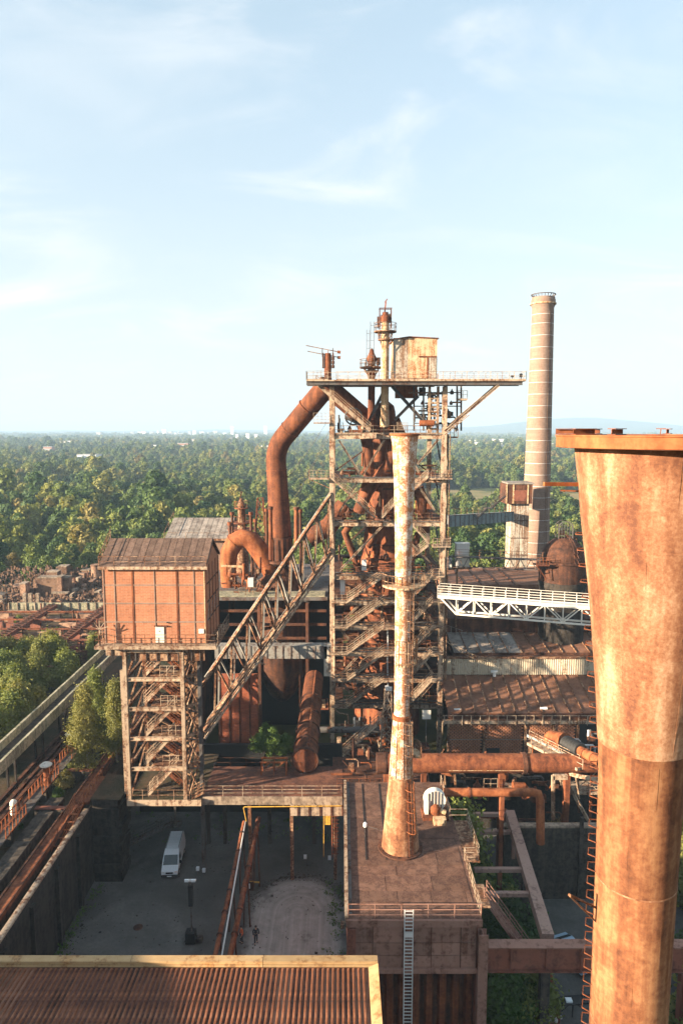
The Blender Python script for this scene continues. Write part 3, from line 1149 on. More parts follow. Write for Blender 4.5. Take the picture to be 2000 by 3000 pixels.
MB().box(PX0 - .4, PX0 - .14, PY0 - .3, PY0 + .1, PZ - .6, PZ - .25).build('bracket', 'steel_rusty', e)
cu = [1039, 1091, 1179, 1262, 1348, 1394]
cx_ = [at(u, 2770, PY0).x for u in cu]
rz_ = [(10.38, 9.12), (9.06, 8.10), (8.04, 7.12)]
for i in range(5):
    for (z1, z0) in rz_:
        MB().box(cx_[i] + .03, cx_[i + 1] - .03, PY0 - .06 - rr.uniform(0, .02), PY0 + .02, z0, z1).build('panel', 'pink_steel', e)
m = MB()
m.box(cx_[0] - .6, cx_[-1] + .1, PY0 + .03, PY0 + .2, 6.9, PZ - .36)
m.build('panel_backing', 'pink_dark', e)
for xx in cx_:
    MB().box(xx - .022, xx + .022, PY0 - .115, PY0 - .085, 7.1, 10.4).build('panel_strip', 'rust_dark', e)
MB().box(cx_[0] - .5, cx_[-1] + .15, PY0 - .24, PY0 + .1, 6.72, 7.06).build('sill_beam', 'pink_steel', e)
MB().ibeam((PX0 + .4, PY0 - .05, 0), (PX0 + .4, PY0 - .05, PZ - .6), .62, .62).build('corner_post', 'pink_dark', e)
MB().ibeam((PX1 + .05, PY0 - .15, 0), (PX1 + .05, PY0 - .15, PZ - .95), .72, .72).build('corner_post', 'pink_steel', e)
m = MB()
m.box(PX0 + .1, PX0 + .35, PY0 + .5, PY1, 0, PZ - .36)
m.box(PX1 - .3, PX1 - .05, PY0 + .5, PY1, 0, PZ - .36)
m.box(PX0 + .36, PX1 - .31, PY1 - .3, PY1 - .05, 0, PZ - .36)
m.build('side_wall', 'pink_dark', e)
x = PX0 + .9
while x < PX1 - .4:                     # sheet piles in the opening below
    m = MB()
    m.add([(x, 48.6, 0), (x + .16, 48.25, 0), (x + .56, 48.25, 0), (x + .72, 48.6, 0), (x, 48.6, 6.7), (x + .16, 48.25, 6.7), (x + .56, 48.25, 6.7), (x + .72, 48.6, 6.7)],
          [(0, 1, 5, 4), (1, 2, 6, 5), (2, 3, 7, 6), (0, 4, 7, 3)])
    m.build('sheet_pile', 'rust', e)
    x += 1.02
MB().box(PX0 + .5, PX1 - .4, 48.62, 48.8, 0, 6.7).build('back_wall', 'rust_dark', e)
MB().rail((PX0 + .15, PY0 + .05, PZ), (PX1 - .05, PY0 + .05, PZ), 1.15, 2.15, (1, .62, .26), .055).build('front_railing', 'pink_steel', e)
MB().rail((PX1 - .05, PY0 + .1, PZ), (PX1 - .05, 54.2, PZ), 1.15, 1.2, (1, .62, .26), .055).build('side_railing', 'steel', e)
m = MB()
m.rail((PX1 - .05, 54.25, PZ), (PX1 + 1.2, 54.25, PZ), 1.15, 1.2, (1, .62, .26), .055)
m.rail((PX1 + 1.2, 54.25, PZ), (PX1 + 1.2, 60.2, PZ), 1.15, 1.2, (1, .62, .26), .055)
m.rail((PX1 + 1.2, 60.2, PZ), (PX1 - .4, 60.2, PZ), 1.15, 1.2, (1, .5), .055)
m.build('balcony_railing', 'steel', e)
MB().box(PX1 + .02, PX1 + 1.25, 54.2, 60.25, PZ - .18, PZ - .02).build('balcony', 'steel_rusty', e)
MB().rail((PX1 - .3, 60.3, PZ), (PX1 - .3, 66.5, PZ), 1.15, 1.4, (1, .5), .055).build('rear_railing', 'steel', e)
# outside stair on the right
def stair(m, p0, p1, w, side=(0, 1, 0), rail=True, step=0.22, st=0.22, h=1.05, t=.05, both=True):
    """flight from p0 (low) to p1 (high): stringers, treads, hand rails; side = horizontal unit vector across"""
    p0, p1, s = V(p0), V(p1), V(side).normalized() * w / 2
    for q in (-1, 1):
        m.bar(p0 + s * q, p1 + s * q, .06, st)
    n = max(3, int(abs(p1.z - p0.z) / step))
    d = (p1 - p0)
    hd = V((d.x, d.y, 0)).normalized() * 0.13
    for i in range(n):
        c = p0.lerp(p1, (i + .5) / n)
        m.add([c - s * .96 - hd, c + s * .96 - hd, c + s * .96 + hd, c - s * .96 + hd], [(0, 1, 2, 3)])
    if rail:
        for q in ((-1, 1) if both else (-1,)):
            a, b = p0 + s * q, p1 + s * q
            np_ = max(2, int((b - a).length / 1.3))
            for i in range(np_ + 1):
                c = a.lerp(b, i / np_)
                m.bar(c, c + V((0, 0, h)), t)
            for z in (h, h * .66, h * .33):
                m.bar(a + V((0, 0, z)), b + V((0, 0, z)), t * .85)
    return m


MB().box(PX1 + .02, PX1 + .95, 48.6, 51.2, PZ - .2, PZ - .02).build('stair_landing', 'steel_rusty', e)
stair(MB(), (14.6, 48.3, 6.6), (11.2, 49.9, PZ - .1), .8, (.4, .9, 0)).build('stair', 'pink_steel', e)

# aluminium ladder against the front wall
e = thing('access_ladder', 'pale metal ladder standing upright against the pink panel wall', 'ladder', (5, 46.6, 0))
lx = at(1197, 2690, 46.75).x
m0 = None
for s in (-1, 1):
    MB().bar((lx + s * .31, 46.72, 2.0), (lx + s * .31, 46.72, 12.1), .07, .05).build('stile', 'galvanised', e)
z = 2.2
k = 0
while z < 12.0:
    if m0 is None:
        m0 = MB().bar((lx - .31, 46.72, z), (lx + .31, 46.72, z), .05, .05).build('rung', 'galvanised', e)
    else:
        inst(m0, 'rung', e, (0, 0, .28 * k))
    z += .28
    k += 1
for zz in (4.0, 7.2, 9.4):
    for s in (-1, 1):
        MB().bar((lx + s * .31, 46.74, zz), (lx + s * .31, 47.0, zz), .04).build('wall_tie', 'galvanised', e)
for zz in (11.1,):
    MB().bar((lx - .31, 46.69, 10.1), (lx + .31, 46.69, 10.1), .03, .34).build('plate', 'galvanised', e)

# ------------------------------------------------------------------ slim venturi stack on the panel house
sx, sy = 5.1, 56.0
e = thing('slim_stack', 'slim white and rust mottled chimney with flared top rising from the brown roof', 'chimney', (sx, sy, PZ))
pr = [(.655, 23.1), (.655, 27), (.655, 31), (.665, 34.7), (.705, 37.5), (.765, 40.35), (.86, 43.1), (1.00, 45.6), (1.11, 46.55)]
MB().lathe((sx, sy), pr, 40).build('shaft', 'white_rusty', e, smooth=True)
MB().lathe((sx, sy), [(1.11, 46.55), (1.24, 46.57), (1.24, 46.72), (1.06, 46.74), (.98, 45.6)], 40).build('rim', 'rust_orange', e, smooth=True)
for z in (44.1, 41.4, 38.2, 35.6, 32.2, 29.4, 26.4):
    r = np.interp(z, [p[1] for p in pr], [p[0] for p in pr])
    MB().lathe((sx, sy), [(r + .004, z - .04), (r + .022, z - .035), (r + .022, z + .035), (r + .004, z + .04)], 40).build('seam', 'cream_rusty', e, smooth=True)
for zz in (22.95,):
    MB().lathe((sx, sy), [(.67, 22.7), (.80, 22.72), (.80, 22.9), (.80, 23.05), (.66, 23.1)], 40).build('flange', 'rust_orange', e, smooth=True)
# clad lower shaft: panels with gaps
nseg = 9
for i in range(nseg):
    a0 = 2 * math.pi * (i + .06) / nseg
    a1 = 2 * math.pi * (i + .94) / nseg
    m = MB()
    for r0, r1 in (((.74, 22.68), (1.02, 17.75)),):
        m.lathe((sx, sy), [(r0[0], r0[1]), (r0[0] + .1, 21.2), (r1[0], r1[1])], 5, a0, a1)
        m.lathe((sx, sy), [(r1[0] - .05, r1[1]), (r0[0] + .05, 21.2), (r0[0] - .05, r0[1])], 5, a0, a1)
    m.build('cladding', 'white_rusty', e, smooth=True)
MB().lathe((sx, sy), [(.92, 17.6), (.72, 21), (.66, 22.7)], 28).build('inner_cone', 'rust_dark', e, smooth=True)
MB().lathe((sx, sy), [(1.62, PZ + .12), (1.50, 12.4), (1.36, 14.0), (1.18, 16.0), (1.03, 17.6), (1.08, 17.62), (1.08, 17.74), (.9, 17.76)], 40).build('base_cone', 'stack_base', e, smooth=True)
for z in (12.4, 14.0, 16.0):
    r = np.interp(z, [11.1, 12.4, 14.0, 16.0, 17.6], [1.62, 1.50, 1.36, 1.18, 1.03])
    MB().lathe((sx, sy), [(r, z - .05), (r + .03, z - .045), (r + .025, z + .045), (r - .01, z + .05)], 40).build('seam', 'stack_base', e, smooth=True)
MB().lathe((sx, sy), [(1.60, PZ + .20), (1.95, PZ + .18), (1.95, PZ + .05), (1.6, PZ + .04)], 40).build('base_flange', 'rust_dark', e, smooth=True)
for i in range(14):
    a = 2 * math.pi * i / 14
    c, s = math.cos(a), math.sin(a)
    MB().lathe((sx + 1.80 * c, sy + 1.80 * s), [(.05, PZ + .18), (.05, PZ + .26)], 6, cap=True).build('anchor_bolt', 'rust_dark', e)
# ladders with cage on the front right
def ladder(m, x, y, z0, z1, w=.4, dx=0, dy=0, cage=None, out=(.3, -.95), t=.05, x1=None, y1=None, step=.3):
    x1 = x if x1 is None else x1
    y1 = y if y1 is None else y1
    o = V((out[0], out[1], 0)).normalized()
    s = V((-o.y, o.x, 0)) * w / 2
    a, b = V((x, y, z0)), V((x1, y1, z1))
    m.bar(a + s, b + s, t)
    m.bar(a - s, b - s, t)
    n = int((z1 - z0) / step)
    for i in range(n):
        c = a.lerp(b, (i + .5) / n)
        m.bar(c - s, c + s, t * .7)
    if cage:
        zc_ = z0 + 2.2
        ps = []
        for k in range(7):
            an = math.pi * k / 6
            ps.append(s * 1.1 * math.cos(an) * 1.6 + o * (.65 * math.sin(an)))
        n = int((z1 - zc_) / .9)
        for i in range(n + 1):
            f = ((zc_ - z0) + i * .9) / (z1 - z0)
            if f > 1:
                break
            c = a.lerp(b, f)
            for p, q in zip(ps[:-1], ps[1:]):
                m.bar(c + p, c + q, .06, .04)
        for k in (1, 2, 3, 4, 5):
            m.bar(a.lerp(b, (zc_ - z0) / (z1 - z0)) + ps[k], b + ps[k], .035)
    return m


an = R(-62)
co_, si_ = math.cos(an), math.sin(an)
ladder(MB(), sx + .80 * co_, sy + .80 * si_, 23.0, 34.6, cage=True, out=(co_, si_), x1=sx + .82 * co_, y1=sy + .82 * si_).build('caged_ladder', 'steel_rusty', e)
ladder(MB(), sx + 1.72 * co_, sy + 1.72 * si_, PZ + .2, 17.7, cage=True, out=(co_, si_), x1=sx + 1.15 * co_, y1=sy + 1.15 * si_).build('ladder', 'rust_orange', e)
ladder(MB(), sx + 1.15 * co_, sy + 1.15 * si_, 17.8, 22.9, cage=True, out=(co_, si_), x1=sx + .84 * co_, y1=sy + .84 * si_).build('ladder', 'steel_rusty', e)
def ring_platform(e, z, r0, r1, a0, a1, h=1.1):
    m = MB()
    m.lathe((sx, sy), [(r0, z), (r1, z), (r1, z + .14), (r0, z + .14), (r0, z)], 24, a0, a1)
    m.build('platform', 'cream_rusty', e)
    m = MB()
    n = 12
    for i in range(n + 1):
        a = a0 + (a1 - a0) * i / n
        p = V((sx + r1 * math.cos(a), sy + r1 * math.sin(a), z))
        m.bar(p, p + V((0, 0, h)), .05)
        if i:
            for zz in (h, h * .5):
                m.bar(q + V((0, 0, zz)), p + V((0, 0, zz)), .045)
        q = p
    m.build('platform_railing', 'steel_rusty', e)


ring_platform(e, 34.2, .72, 1.75, R(-170), R(10))
ring_platform(e, 27.6, .70, 1.25, R(-120), R(20), 2.2)
ring_platform(e, 19.4, .92, 1.7, R(-20), R(40), 1.0)
# guy lamp on the roof
e = thing('roof_lamp', 'small white lamp on a thin bracket beside the base of the slim stack', 'lamp', (2.1, 57.5, PZ))
MB().bar((2.1, 57.5, PZ), (2.1, 57.5, PZ + 1.0), .05).build('stem', 'steel_dark', e)
MB().lathe((2.1, 57.5), [(.05, PZ + 1.0), (.17, PZ + 1.05), (.17, PZ + 1.35), (.06, PZ + 1.45)], 10, cap=True).build('lamp_head', 'van_white', e)
MB().bar((2.2, 57.5, PZ + 1.1), (3.7, 56.9, PZ + 1.0), .03).build('arm', 'steel_dark', e)

# ------------------------------------------------------------------ fan on the panel house roof
fx, fy = at(1277, 2380, 60).x, 60.8
e = thing('blower_fan', 'rusty blower fan with a big pale round casing on the brown roof', 'fan', (fx, fy, PZ))
m = MB()
seg = 28
for (r, y) in ((1.25, fy), (1.25, fy + .7)):
    pass
def disc_y(m, c, r, y0, y1, seg=28, r_in=0.0):
    """short drum about the Y axis"""
    vs, fs = [], []
    for y in (y0, y1):
        for k in range(seg):
            a = 2 * math.pi * k / seg
            vs.append((c[0] + r * math.cos(a), y, c[1] + r * math.sin(a)))
    for k in range(seg):
        k2 = (k + 1) % seg
        fs.append((k, k2, seg + k2, seg + k))
    fs.append(tuple(reversed(range(seg))))
    fs.append(tuple(range(seg, 2 * seg)))
    return m.add(vs, fs)


disc_y(MB(), (fx, PZ + 1.5), 1.02, fy + .1, fy + .8).build('casing', 'white_paint', e, smooth=True)
for k in range(5):
    xx = fx - .6 + .3 * k
    hh = math.sqrt(max(.05, .98 ** 2 - (xx - fx) ** 2))
    MB().bar((xx, fy + .06, PZ + 1.5 - hh), (xx, fy + .06, PZ + 1.5 + hh), .05, .06, (0, 1, 0)).build('casing_rib', 'rust_dark', e)
MB().box(fx - .95, fx - .62, fy - .1, fy + .85, PZ + .05, PZ + 1.6).build('outlet_duct', 'white_paint', e)
MB().lathe((fx, fy - .45), [(.42, PZ + .6), (.48, PZ + .7), (.48, PZ + 1.15), (.3, PZ + 1.35), (.12, PZ + 1.5)], 14, cap=True).build('motor', 'rust_orange', e, smooth=True)
MB().tube([(fx + .1, fy - .5, PZ + 1.0), (fx + .9, fy - .6, PZ + .8)], .22, 12).build('shaft_bearing', 'cream_rusty', e)
MB().box(fx - .3, fx + .85, fy - 1.5, fy - .75, PZ + .03, PZ + .55).build('plinth', 'cream_rusty', e)
MB().box(fx - 1.2, fx + 1.2, fy - .7, fy + 1.1, PZ + .03, PZ + .3).build('base_frame', 'rust', e)

# ------------------------------------------------------------------ big rusty stack close on the right
bx, by = 5.70, 12.46
e = thing('flared_stack', 'huge rusty flared chimney filling the right edge of the picture', 'chimney', (bx, by, 11))
prof = [(1.44, 46.68), (1.36, 46.1), (1.28, 45.4), (1.19, 44.75), (1.10, 44.1), (.985, 43.1), (.885, 42.1), (.81, 41.1), (.775, 40.2), (.755, 38.5), (.74, 36.5), (.735, 34), (.735, 30), (.735, 24), (.735, 18), (.735, 11)]
zs, rs_ = [p[1] for p in prof][::-1], [p[0] for p in prof][::-1]
rad = lambda z: float(np.interp(z, zs, rs_))
cuts = [46.68, 44.95, 43.05, 41.15, 38.4, 35.4, 30, 24, 18, 11]
for i, (za, zb) in enumerate(zip(cuts[:-1], cuts[1:])):
    off = -.018 if i >= 3 else 0.0
    zz = [za - .006] + [p[1] for p in prof if zb < p[1] < za - .006] + [zb]
    MB().lathe((bx, by), [(rad(z) + off, z) for z in zz], 72).build('shell_ring', 'stack_rust' if i < 3 else 'stack_low', e, smooth=True)
    if i:
        MB().lathe((bx, by), [(rad(za) - .04, za - .022), (rad(za) + off + .006, za - .016), (rad(za) + off + .006, za + .012), (rad(za) - .04, za + .02)], 72).build('weld_seam', 'stack_rust', e, smooth=True)
rr = random.Random(8)
for i, (za, zb) in enumerate(zip(cuts[:6], cuts[1:7])):       # upright welds
    for j in range(1 + i % 2):
        a = R(-100 + 75 * j + 40 * (i % 2)) + .2 * i
        p0 = V((bx + (rad(za) + .000) * math.cos(a), by + (rad(za) + .000) * math.sin(a), za - .03))
        p1 = V((bx + (rad(zb) - (.018 if i >= 3 else 0)) * math.cos(a), by + (rad(zb) - (.018 if i >= 3 else 0)) * math.sin(a), zb + .03))
        MB().bar(p0, p1, .012, .003, (math.cos(a), math.sin(a), 0)).build('upright_weld', 'stack_rust' if i < 3 else 'stack_low', e)
for (az_, w_, z0_, h_) in ((-128, .16, 44.3, .5), (-96, .22, 43.4, .42), (-150, .2, 42.4, .6), (-110, .3, 40.2, .8), (-140, .24, 38.9, .5), (-88, .26, 37.0, .7), (-122, .2, 36.2, .4)):
    off = .005 if z0_ > 41.15 else -.013        # riveted repair plates
    MB().lathe((bx, by), [(rad(z) + off, z) for z in np.linspace(z0_, z0_ + h_, 5)], 6, R(az_) - w_, R(az_) + w_).build('repair_plate', 'stack_rust' if z0_ > 41.15 else 'stack_low', e, smooth=True)
MB().lathe((bx, by), [(1.36, 46.2), (1.40, 46.66), (1.0, 46.5)], 48).build('liner', 'rust_dark', e, smooth=True)
MB().lathe((bx, by), [(1.44, 46.685), (1.76, 46.69), (1.77, 46.70), (1.77, 46.885), (1.79, 46.89), (1.79, 46.915), (1.30, 46.92), (1.30, 46.69)], 72).build('rim', 'rust_orange', e, smooth=True)
for (a, r0, r1) in ((R(196), 1.35, 1.78), (R(222), 1.40, 1.78), (R(246), 1.62, 1.78), (R(275), 1.4, 1.78), (R(165), 1.3, 1.78), (R(120), 1.3, 1.78), (R(60), 1.3, 1.78), (R(10), 1.3, 1.78), (R(315), 1.3, 1.78)):
    c, s = math.cos(a), math.sin(a)
    MB().ibeam((bx + r0 * c, by + r0 * s, 46.975), (bx + r1 * c, by + r1 * s, 46.975), .14, .105, .012).build('rim_beam', 'rust', e)
ra = R(24.6 + 90 + 66)          # rungs run up the side away from the sun-struck face
ra = math.atan2(.38, -.92)
rung = None
z = 45.05
while z > 32:
    if rung is None:
        m = MB()
        o = V((math.cos(ra), math.sin(ra), 0))
        s = V((-o.y, o.x, 0))
        c0 = V((bx, by, z))
        p = [c0 + o * (-.05) + s * .17, c0 + o * .12 + s * .11, c0 + o * .12 - s * .11, c0 + o * (-.05) - s * .17]
        p = [q + o * rad(45.05) for q in p]
        for a, b in zip(p[:-1], p[1:]):
            m.bar(a, b, .016)
        rung = m.build('rung', 'rust', e)
        z00, r00 = z, rad(z)
    else:
        dr = rad(z) - r00
        inst(rung, 'rung', e, (dr * math.cos(ra), dr * math.sin(ra), z - z00))
    z -= .302
MB().bar(at(1592, 1418, 12.6), at(1700, 1419, 12.8), .06, .07).build('stub_bar', 'rust_orange', e)
MB().bar(at(1640, 1437, 13.0), at(1702, 1439, 12.9), .03).build('stub_bar', 'rust', e)
tip = at(1667, 2621, 12.2)
MB().bar(tip, at(1750, 2662, 12.5), .06, .03).build('bent_bar', 'steel_rusty', e)
MB().bar(tip + V((0, 0, -.02)), at(1752, 2708, 12.5), .07, .03).build('bent_bar', 'steel_rusty', e)

# concrete frame left standing right of the panel house
e = thing('concrete_frame', 'pinkish concrete beam frame open to the sky right of the brown roof', 'frame', (14, 58, 0))
A, B = on(1492, 2385, 8.4), on(1604, 2752, 8.4)
MB().bar(A, B, .9, .9).build('long_beam', 'pink_concrete', e)
for (u0, u1, v) in ((1336, 1480, 2386), (1392, 1507, 2438), (1388, 1552, 2548), (1408, 1583, 2619)):
    MB().bar(on(u0, v, 8.3), on(u1, v, 8.3), .38, .34).build('cross_beam', 'pink_concrete', e)
    q = on(u1 - 3, v, 8.3)
    MB().bar((q.x, q.y, 8.1), (q.x, q.y, 5.6), .3).build('stub_post', 'pink_steel', e)
for f in (0.04, .5, .96):
    p = A.lerp(B, f)
    MB().bar((p.x, p.y, 0), (p.x, p.y, 8), .7).build('post', 'concrete_dark', e)
e = thing('plate_girder', 'deep rust-red plate girder spanning right from the pink corner post', 'girder', (17, 47, 0))
MB().box(10.85, 26, 46.9, 47.2, 7.2, 9.05).build('web', 'pink_dark', e)
MB().box(10.83, 26, 46.6, 47.5, 9.06, 9.16).build('top_flange', 'pink_steel', e)
MB().box(10.85, 26, 46.65, 47.45, 7.08, 7.19).build('bottom_flange', 'pink_dark', e)
x = 12.5
while x < 25:
    MB().box(x, x + .06, 46.7, 46.89, 7.21, 9.04).build('stiffener', 'pink_dark', e)
    x += 2.6
MB().bar((25.5, 47, 0), (25.5, 47, 7), .6).build('post', 'pink_dark', e)
# ------------------------------------------------------------------ blast furnace
TY = 96.32                         # front plane of the furnace frame
FX, FY = 7.1, 104.8                # furnace axis
XL, XR = -1.34, 14.55
def T(u, v, Y=TY):
    return at(u, v, Y)


LV = [T(1000, y).z for y in (1272, 1400, 1528, 1684, 1759, 1832, 1909, 1986, 2062)]
Z_TOP = T(1000, 1122).z

frame = thing('furnace_frame', 'tall rusty steel frame with stairs and decks around the blast furnace', 'steel tower', (6, 103.04, 0))
YB = 112.56
def boxcol(m, x, y, z0, z1, w=.62):
    m.ibeam((x, y, z0), (x, y, z1), w, w, .07)
    m.box(x - w / 2 - .03, x - w / 2 - .002, y - w * .3, y + w * .3, z0, z1)
    m.box(x + w / 2 + .002, x + w / 2 + .03, y - w * .3, y + w * .3, z0, z1)
    return m


for (x, y) in ((XL, TY), (XR - .3, TY), (XL, YB), (XR - .3, YB), (XR + .35, TY + 3.2)):
    z1 = Z_TOP - .5 if not (x > XR) else LV[0]
    boxcol(MB(), x, y, 0, z1).build('column', 'steel', frame)
for dx in (.25, .5):
    MB().tube([(XR + dx, TY - .1, 8), (XR + dx, TY - .1, LV[0])], .07, 8).build('riser_pipe', 'steel_rusty', frame)
MB().tube([(XL + .35, TY - .45, LV[5] + 1.5), (XL + .35, TY - .45, LV[8] - .6), (XL + 1.0, TY - .5, LV[8] - 1.2), (XL + 2.3, TY - .5, LV[8] - 1.4), (XL + 2.3, TY - .5, LV[8] - 4)], .13, 10).build('riser_pipe', 'steel', frame, smooth=True)
for x in (XL + 3.2, XL + 4.0):
    MB().tube([(x, TY - .6, LV[8] - 1.8), (x, TY - .6, LV[8] - 5.5)], .15, 10).build('riser_pipe', 'galvanised', frame, smooth=True)

# floors: front girder, walkway plate, side girders, railings
for i, z in enumerate(LV):
    MB().ibeam((XL + .35, TY, z - .35), (XR - .65, TY, z - .35), .34, .62).build('front_girder', 'steel', frame)
    MB().ibeam((XL, TY + .35, z - .35), (XL, YB - .35, z - .35), .3, .55).build('side_girder', 'steel_rusty', frame)
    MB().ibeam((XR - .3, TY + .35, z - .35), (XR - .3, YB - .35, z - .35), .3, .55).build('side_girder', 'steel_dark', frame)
    MB().ibeam((XL + .35, YB, z - .35), (XR - .65, YB, z - .35), .3, .55).build('rear_girder', 'steel_rusty', frame)
    m = MB()
    m.box(XL - .2, XR + .1, TY - .25, TY + 1.75, z, z + .06)
    m.build('front_walkway', 'steel_dark', frame)
    m = MB()
    m.box(XL - .2, XL + 1.5, TY + 1.76, YB - .4, z, z + .06)
    m.box(XR - 1.6, XR + .1, TY + 1.76, YB - .4, z, z + .06)
    m.box(XL + 1.51, XR - 1.61, YB - 2.2, YB - .4, z, z + .06)
    m.build('rear_walkway', 'rust_dark', frame)
    if i == 0:
        MB().rail((XL - .2, TY - .2, z + .06), (XR + .1, TY - .2, z + .06), 1.15, 1.5, (1, .5), .06, .15).build('railing', 'steel', frame)
    elif i == 1:
        pass
    else:
        MB().rail((XL + .4, TY + .1, z + .06), (XR - .6, TY + .1, z + .06), 1.15, 1.7, (1, .5), .06, .18).build('railing', 'steel_rusty', frame)
    MB().rail((XL + 1.5, TY + 1.7, z + .06), (XR - 1.6, TY + 1.7, z + .06), 1.1, 1.9, (1, .5), .055).build('inner_railing', 'rust', frame)
    MB().rail((XL - .15, TY + .3, z + .06), (XL - .15, YB - .5, z + .06), 1.1, 1.9, (1, .5), .055).build('side_railing', 'steel_rusty', frame)
    MB().rail((XR + .05, TY + .3, z + .06), (XR + .05, YB - .5, z + .06), 1.1, 1.9, (1, .5), .055).build('side_railing', 'steel_rusty', frame)
# side balconies at the second and third deck
for (x0, x1, z, u) in ((T(905, 1400).x, XL - .3, LV[1], 0), (XR - 2.2, XR + .75, LV[1], 1), (XR - 1.8, XR + .75, T(1000, 1597).z, 1)):
    MB().box(x0, x1, TY - 1.2, TY + .9, z - .14, z).build('balcony', 'steel', frame)
    m = MB()
    m.rail((x0, TY - 1.15, z), (x1, TY - 1.15, z), 1.15, .6, (1, .66, .33), .05)
    m.rail((x0 if u == 0 else x1, TY - 1.15, z), (x0 if u == 0 else x1, TY + .85, z), 1.15, .8, (1, .66, .33), .05)
    m.build('balcony_railing', 'steel', frame)
    MB().bar((x0 + .1, TY - .2, z - .2), (XL if u == 0 else XR, TY, z - 1.6), .1).build('balcony_strut', 'steel_rusty', frame)
# braces on the front (points surveyed on the front plane)
br = [((993, 1290), (1056, 1392)), ((1126, 1288), (1062, 1392)), ((1283, 1288), (1222, 1360)), ((1176, 1290), (1226, 1385)),
      ((1050, 1405), (994, 1500)), ((1228, 1428), (1272, 1495)), ((1130, 1530), (994, 1672)), ((1142, 1530), (1272, 1660)),
      ((1060, 1764), (994, 1828)), ((1226, 1764), (1270, 1826)), ((994, 1842), (1030, 1880)), ((1275, 1838), (1215, 1900)),
      ((1056, 1914), (995, 1978)), ((1228, 1914), (1268, 1975)), ((994, 1993), (1025, 2030)), ((1275, 1990), (1222, 2052))]
for (a, b) in br:
    MB().ibeam(T(*a, TY + .1), T(*b, TY + .1), .22, .26, .03).build('brace', 'steel', frame)
for i in range(len(LV) - 1):                     # rear and side X braces
    z1, z0 = LV[i] - .6, LV[i + 1] + .1
    xm = (XL + XR) / 2
    MB().bar((XL + .4, YB, z0), (xm, YB, z1), .2).build('rear_brace', 'rust_dark', frame)
    MB().bar((XR - .7, YB, z0), (xm, YB, z1), .2).build('rear_brace', 'rust_dark', frame)
    MB().bar((XL, TY + .5, z0), (XL, (TY + YB) / 2, z1), .2).build('side_brace', 'steel_rusty', frame)
    MB().bar((XL, YB - .5, z0), (XL, (TY + YB) / 2, z1), .2).build('side_brace', 'steel_rusty', frame)
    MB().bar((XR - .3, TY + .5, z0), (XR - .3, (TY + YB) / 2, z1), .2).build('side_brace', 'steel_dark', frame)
for v0, v1 in ((1830, 1908), (1908, 2062)):
    MB().bar(T(1134, v0 + 6, TY + .6), T(1136, v1 - 3, TY + .6), .16).build('post', 'galvanised', frame)
# stairs: front flights on the left half, right-hand flights behind the stack
YS = TY - .75
for i in range(3, 8):
    zlo, zhi = LV[i + 1] + .06, LV[i] + .06
    xa, xb = T(1016, 1900).x, T(1123, 1900).x
    stair(MB(), (xa, YS, zlo), (xb, YS, zhi), .95, (0, 1, 0)).build('stair', 'steel', frame)
    MB().box(XL - .1, xa + .05, YS - .5, TY - .27, zlo - .16, zlo - .02).build('landing', 'steel', frame)
    MB().rail((XL - .1, YS - .48, zlo), (xa, YS - .48, zlo), 1.1, .7, (1, .66, .33), .05).build('landing_railing', 'steel', frame)
    MB().box(xb - .05, xb + 1.5, YS - .5, TY - .27, zhi - .16, zhi - .02).build('landing', 'steel', frame)
    MB().rail((xb, YS - .48, zhi), (xb + 1.5, YS - .48, zhi), 1.1, .75, (1, .66, .33), .05).build('landing_railing', 'steel_rusty', frame)
    stair(MB(), (xb - .3, YS + 2.4, zlo + .2), (xa + .8, YS + 2.4, zhi), .8, (0, 1, 0), rail=False).build('stair', 'rust', frame)
    xa, xb = T(1204, 1900).x, T(1262, 1900).x
    stair(MB(), (xa, YS, zlo + .7), (xb, YS, zhi), .95, (0, 1, 0)).build('stair', 'steel', frame)
    MB().box(xb - .02, XR - .1, YS - .5, TY - .27, zhi - .16, zhi - .02).build('landing', 'steel', frame)
    MB().rail((xb, YS - .48, zhi), (XR - .1, YS - .48, zhi), 1.1, .7, (1, .66, .33), .05).build('landing_railing', 'steel', frame)
    MB().box(xa - 1.6, xa + .05, YS - .5, TY - .27, zlo + .56, zlo + .68).build('landing', 'steel_rusty', frame)
stair(MB(), T(1098, 1516, YS), T(968, 1398, YS), .95, (0, 1, 0)).build('stair', 'steel', frame)
stair(MB(), T(1118, 1516, YS), T(1160, 1470, YS), .95, (0, 1, 0)).build('stair', 'steel', frame)
stair(MB(), T(1205, 1440, YS), T(1253, 1396, YS), .95, (0, 1, 0)).build('stair', 'steel', frame)
stair(MB(), T(1255, 1592, YS), T(1205, 1536, YS), .95, (0, 1, 0)).build('stair', 'steel', frame)
stair(MB(), T(1205, 1634, YS), T(1253, 1597, YS), .95, (0, 1, 0)).build('stair', 'steel', frame)
stair(MB(), T(1085, 1262, YS), T(925, 1122, YS), 1.0, (0, 1, 0), st=.4).build('stair', 'steel', frame)
MB().box(T(1060, 1278).x, T(1100, 1278).x, YS - .6, TY - .27, T(1060, 1284).z, T(1060, 1270).z).build('landing', 'steel', frame)
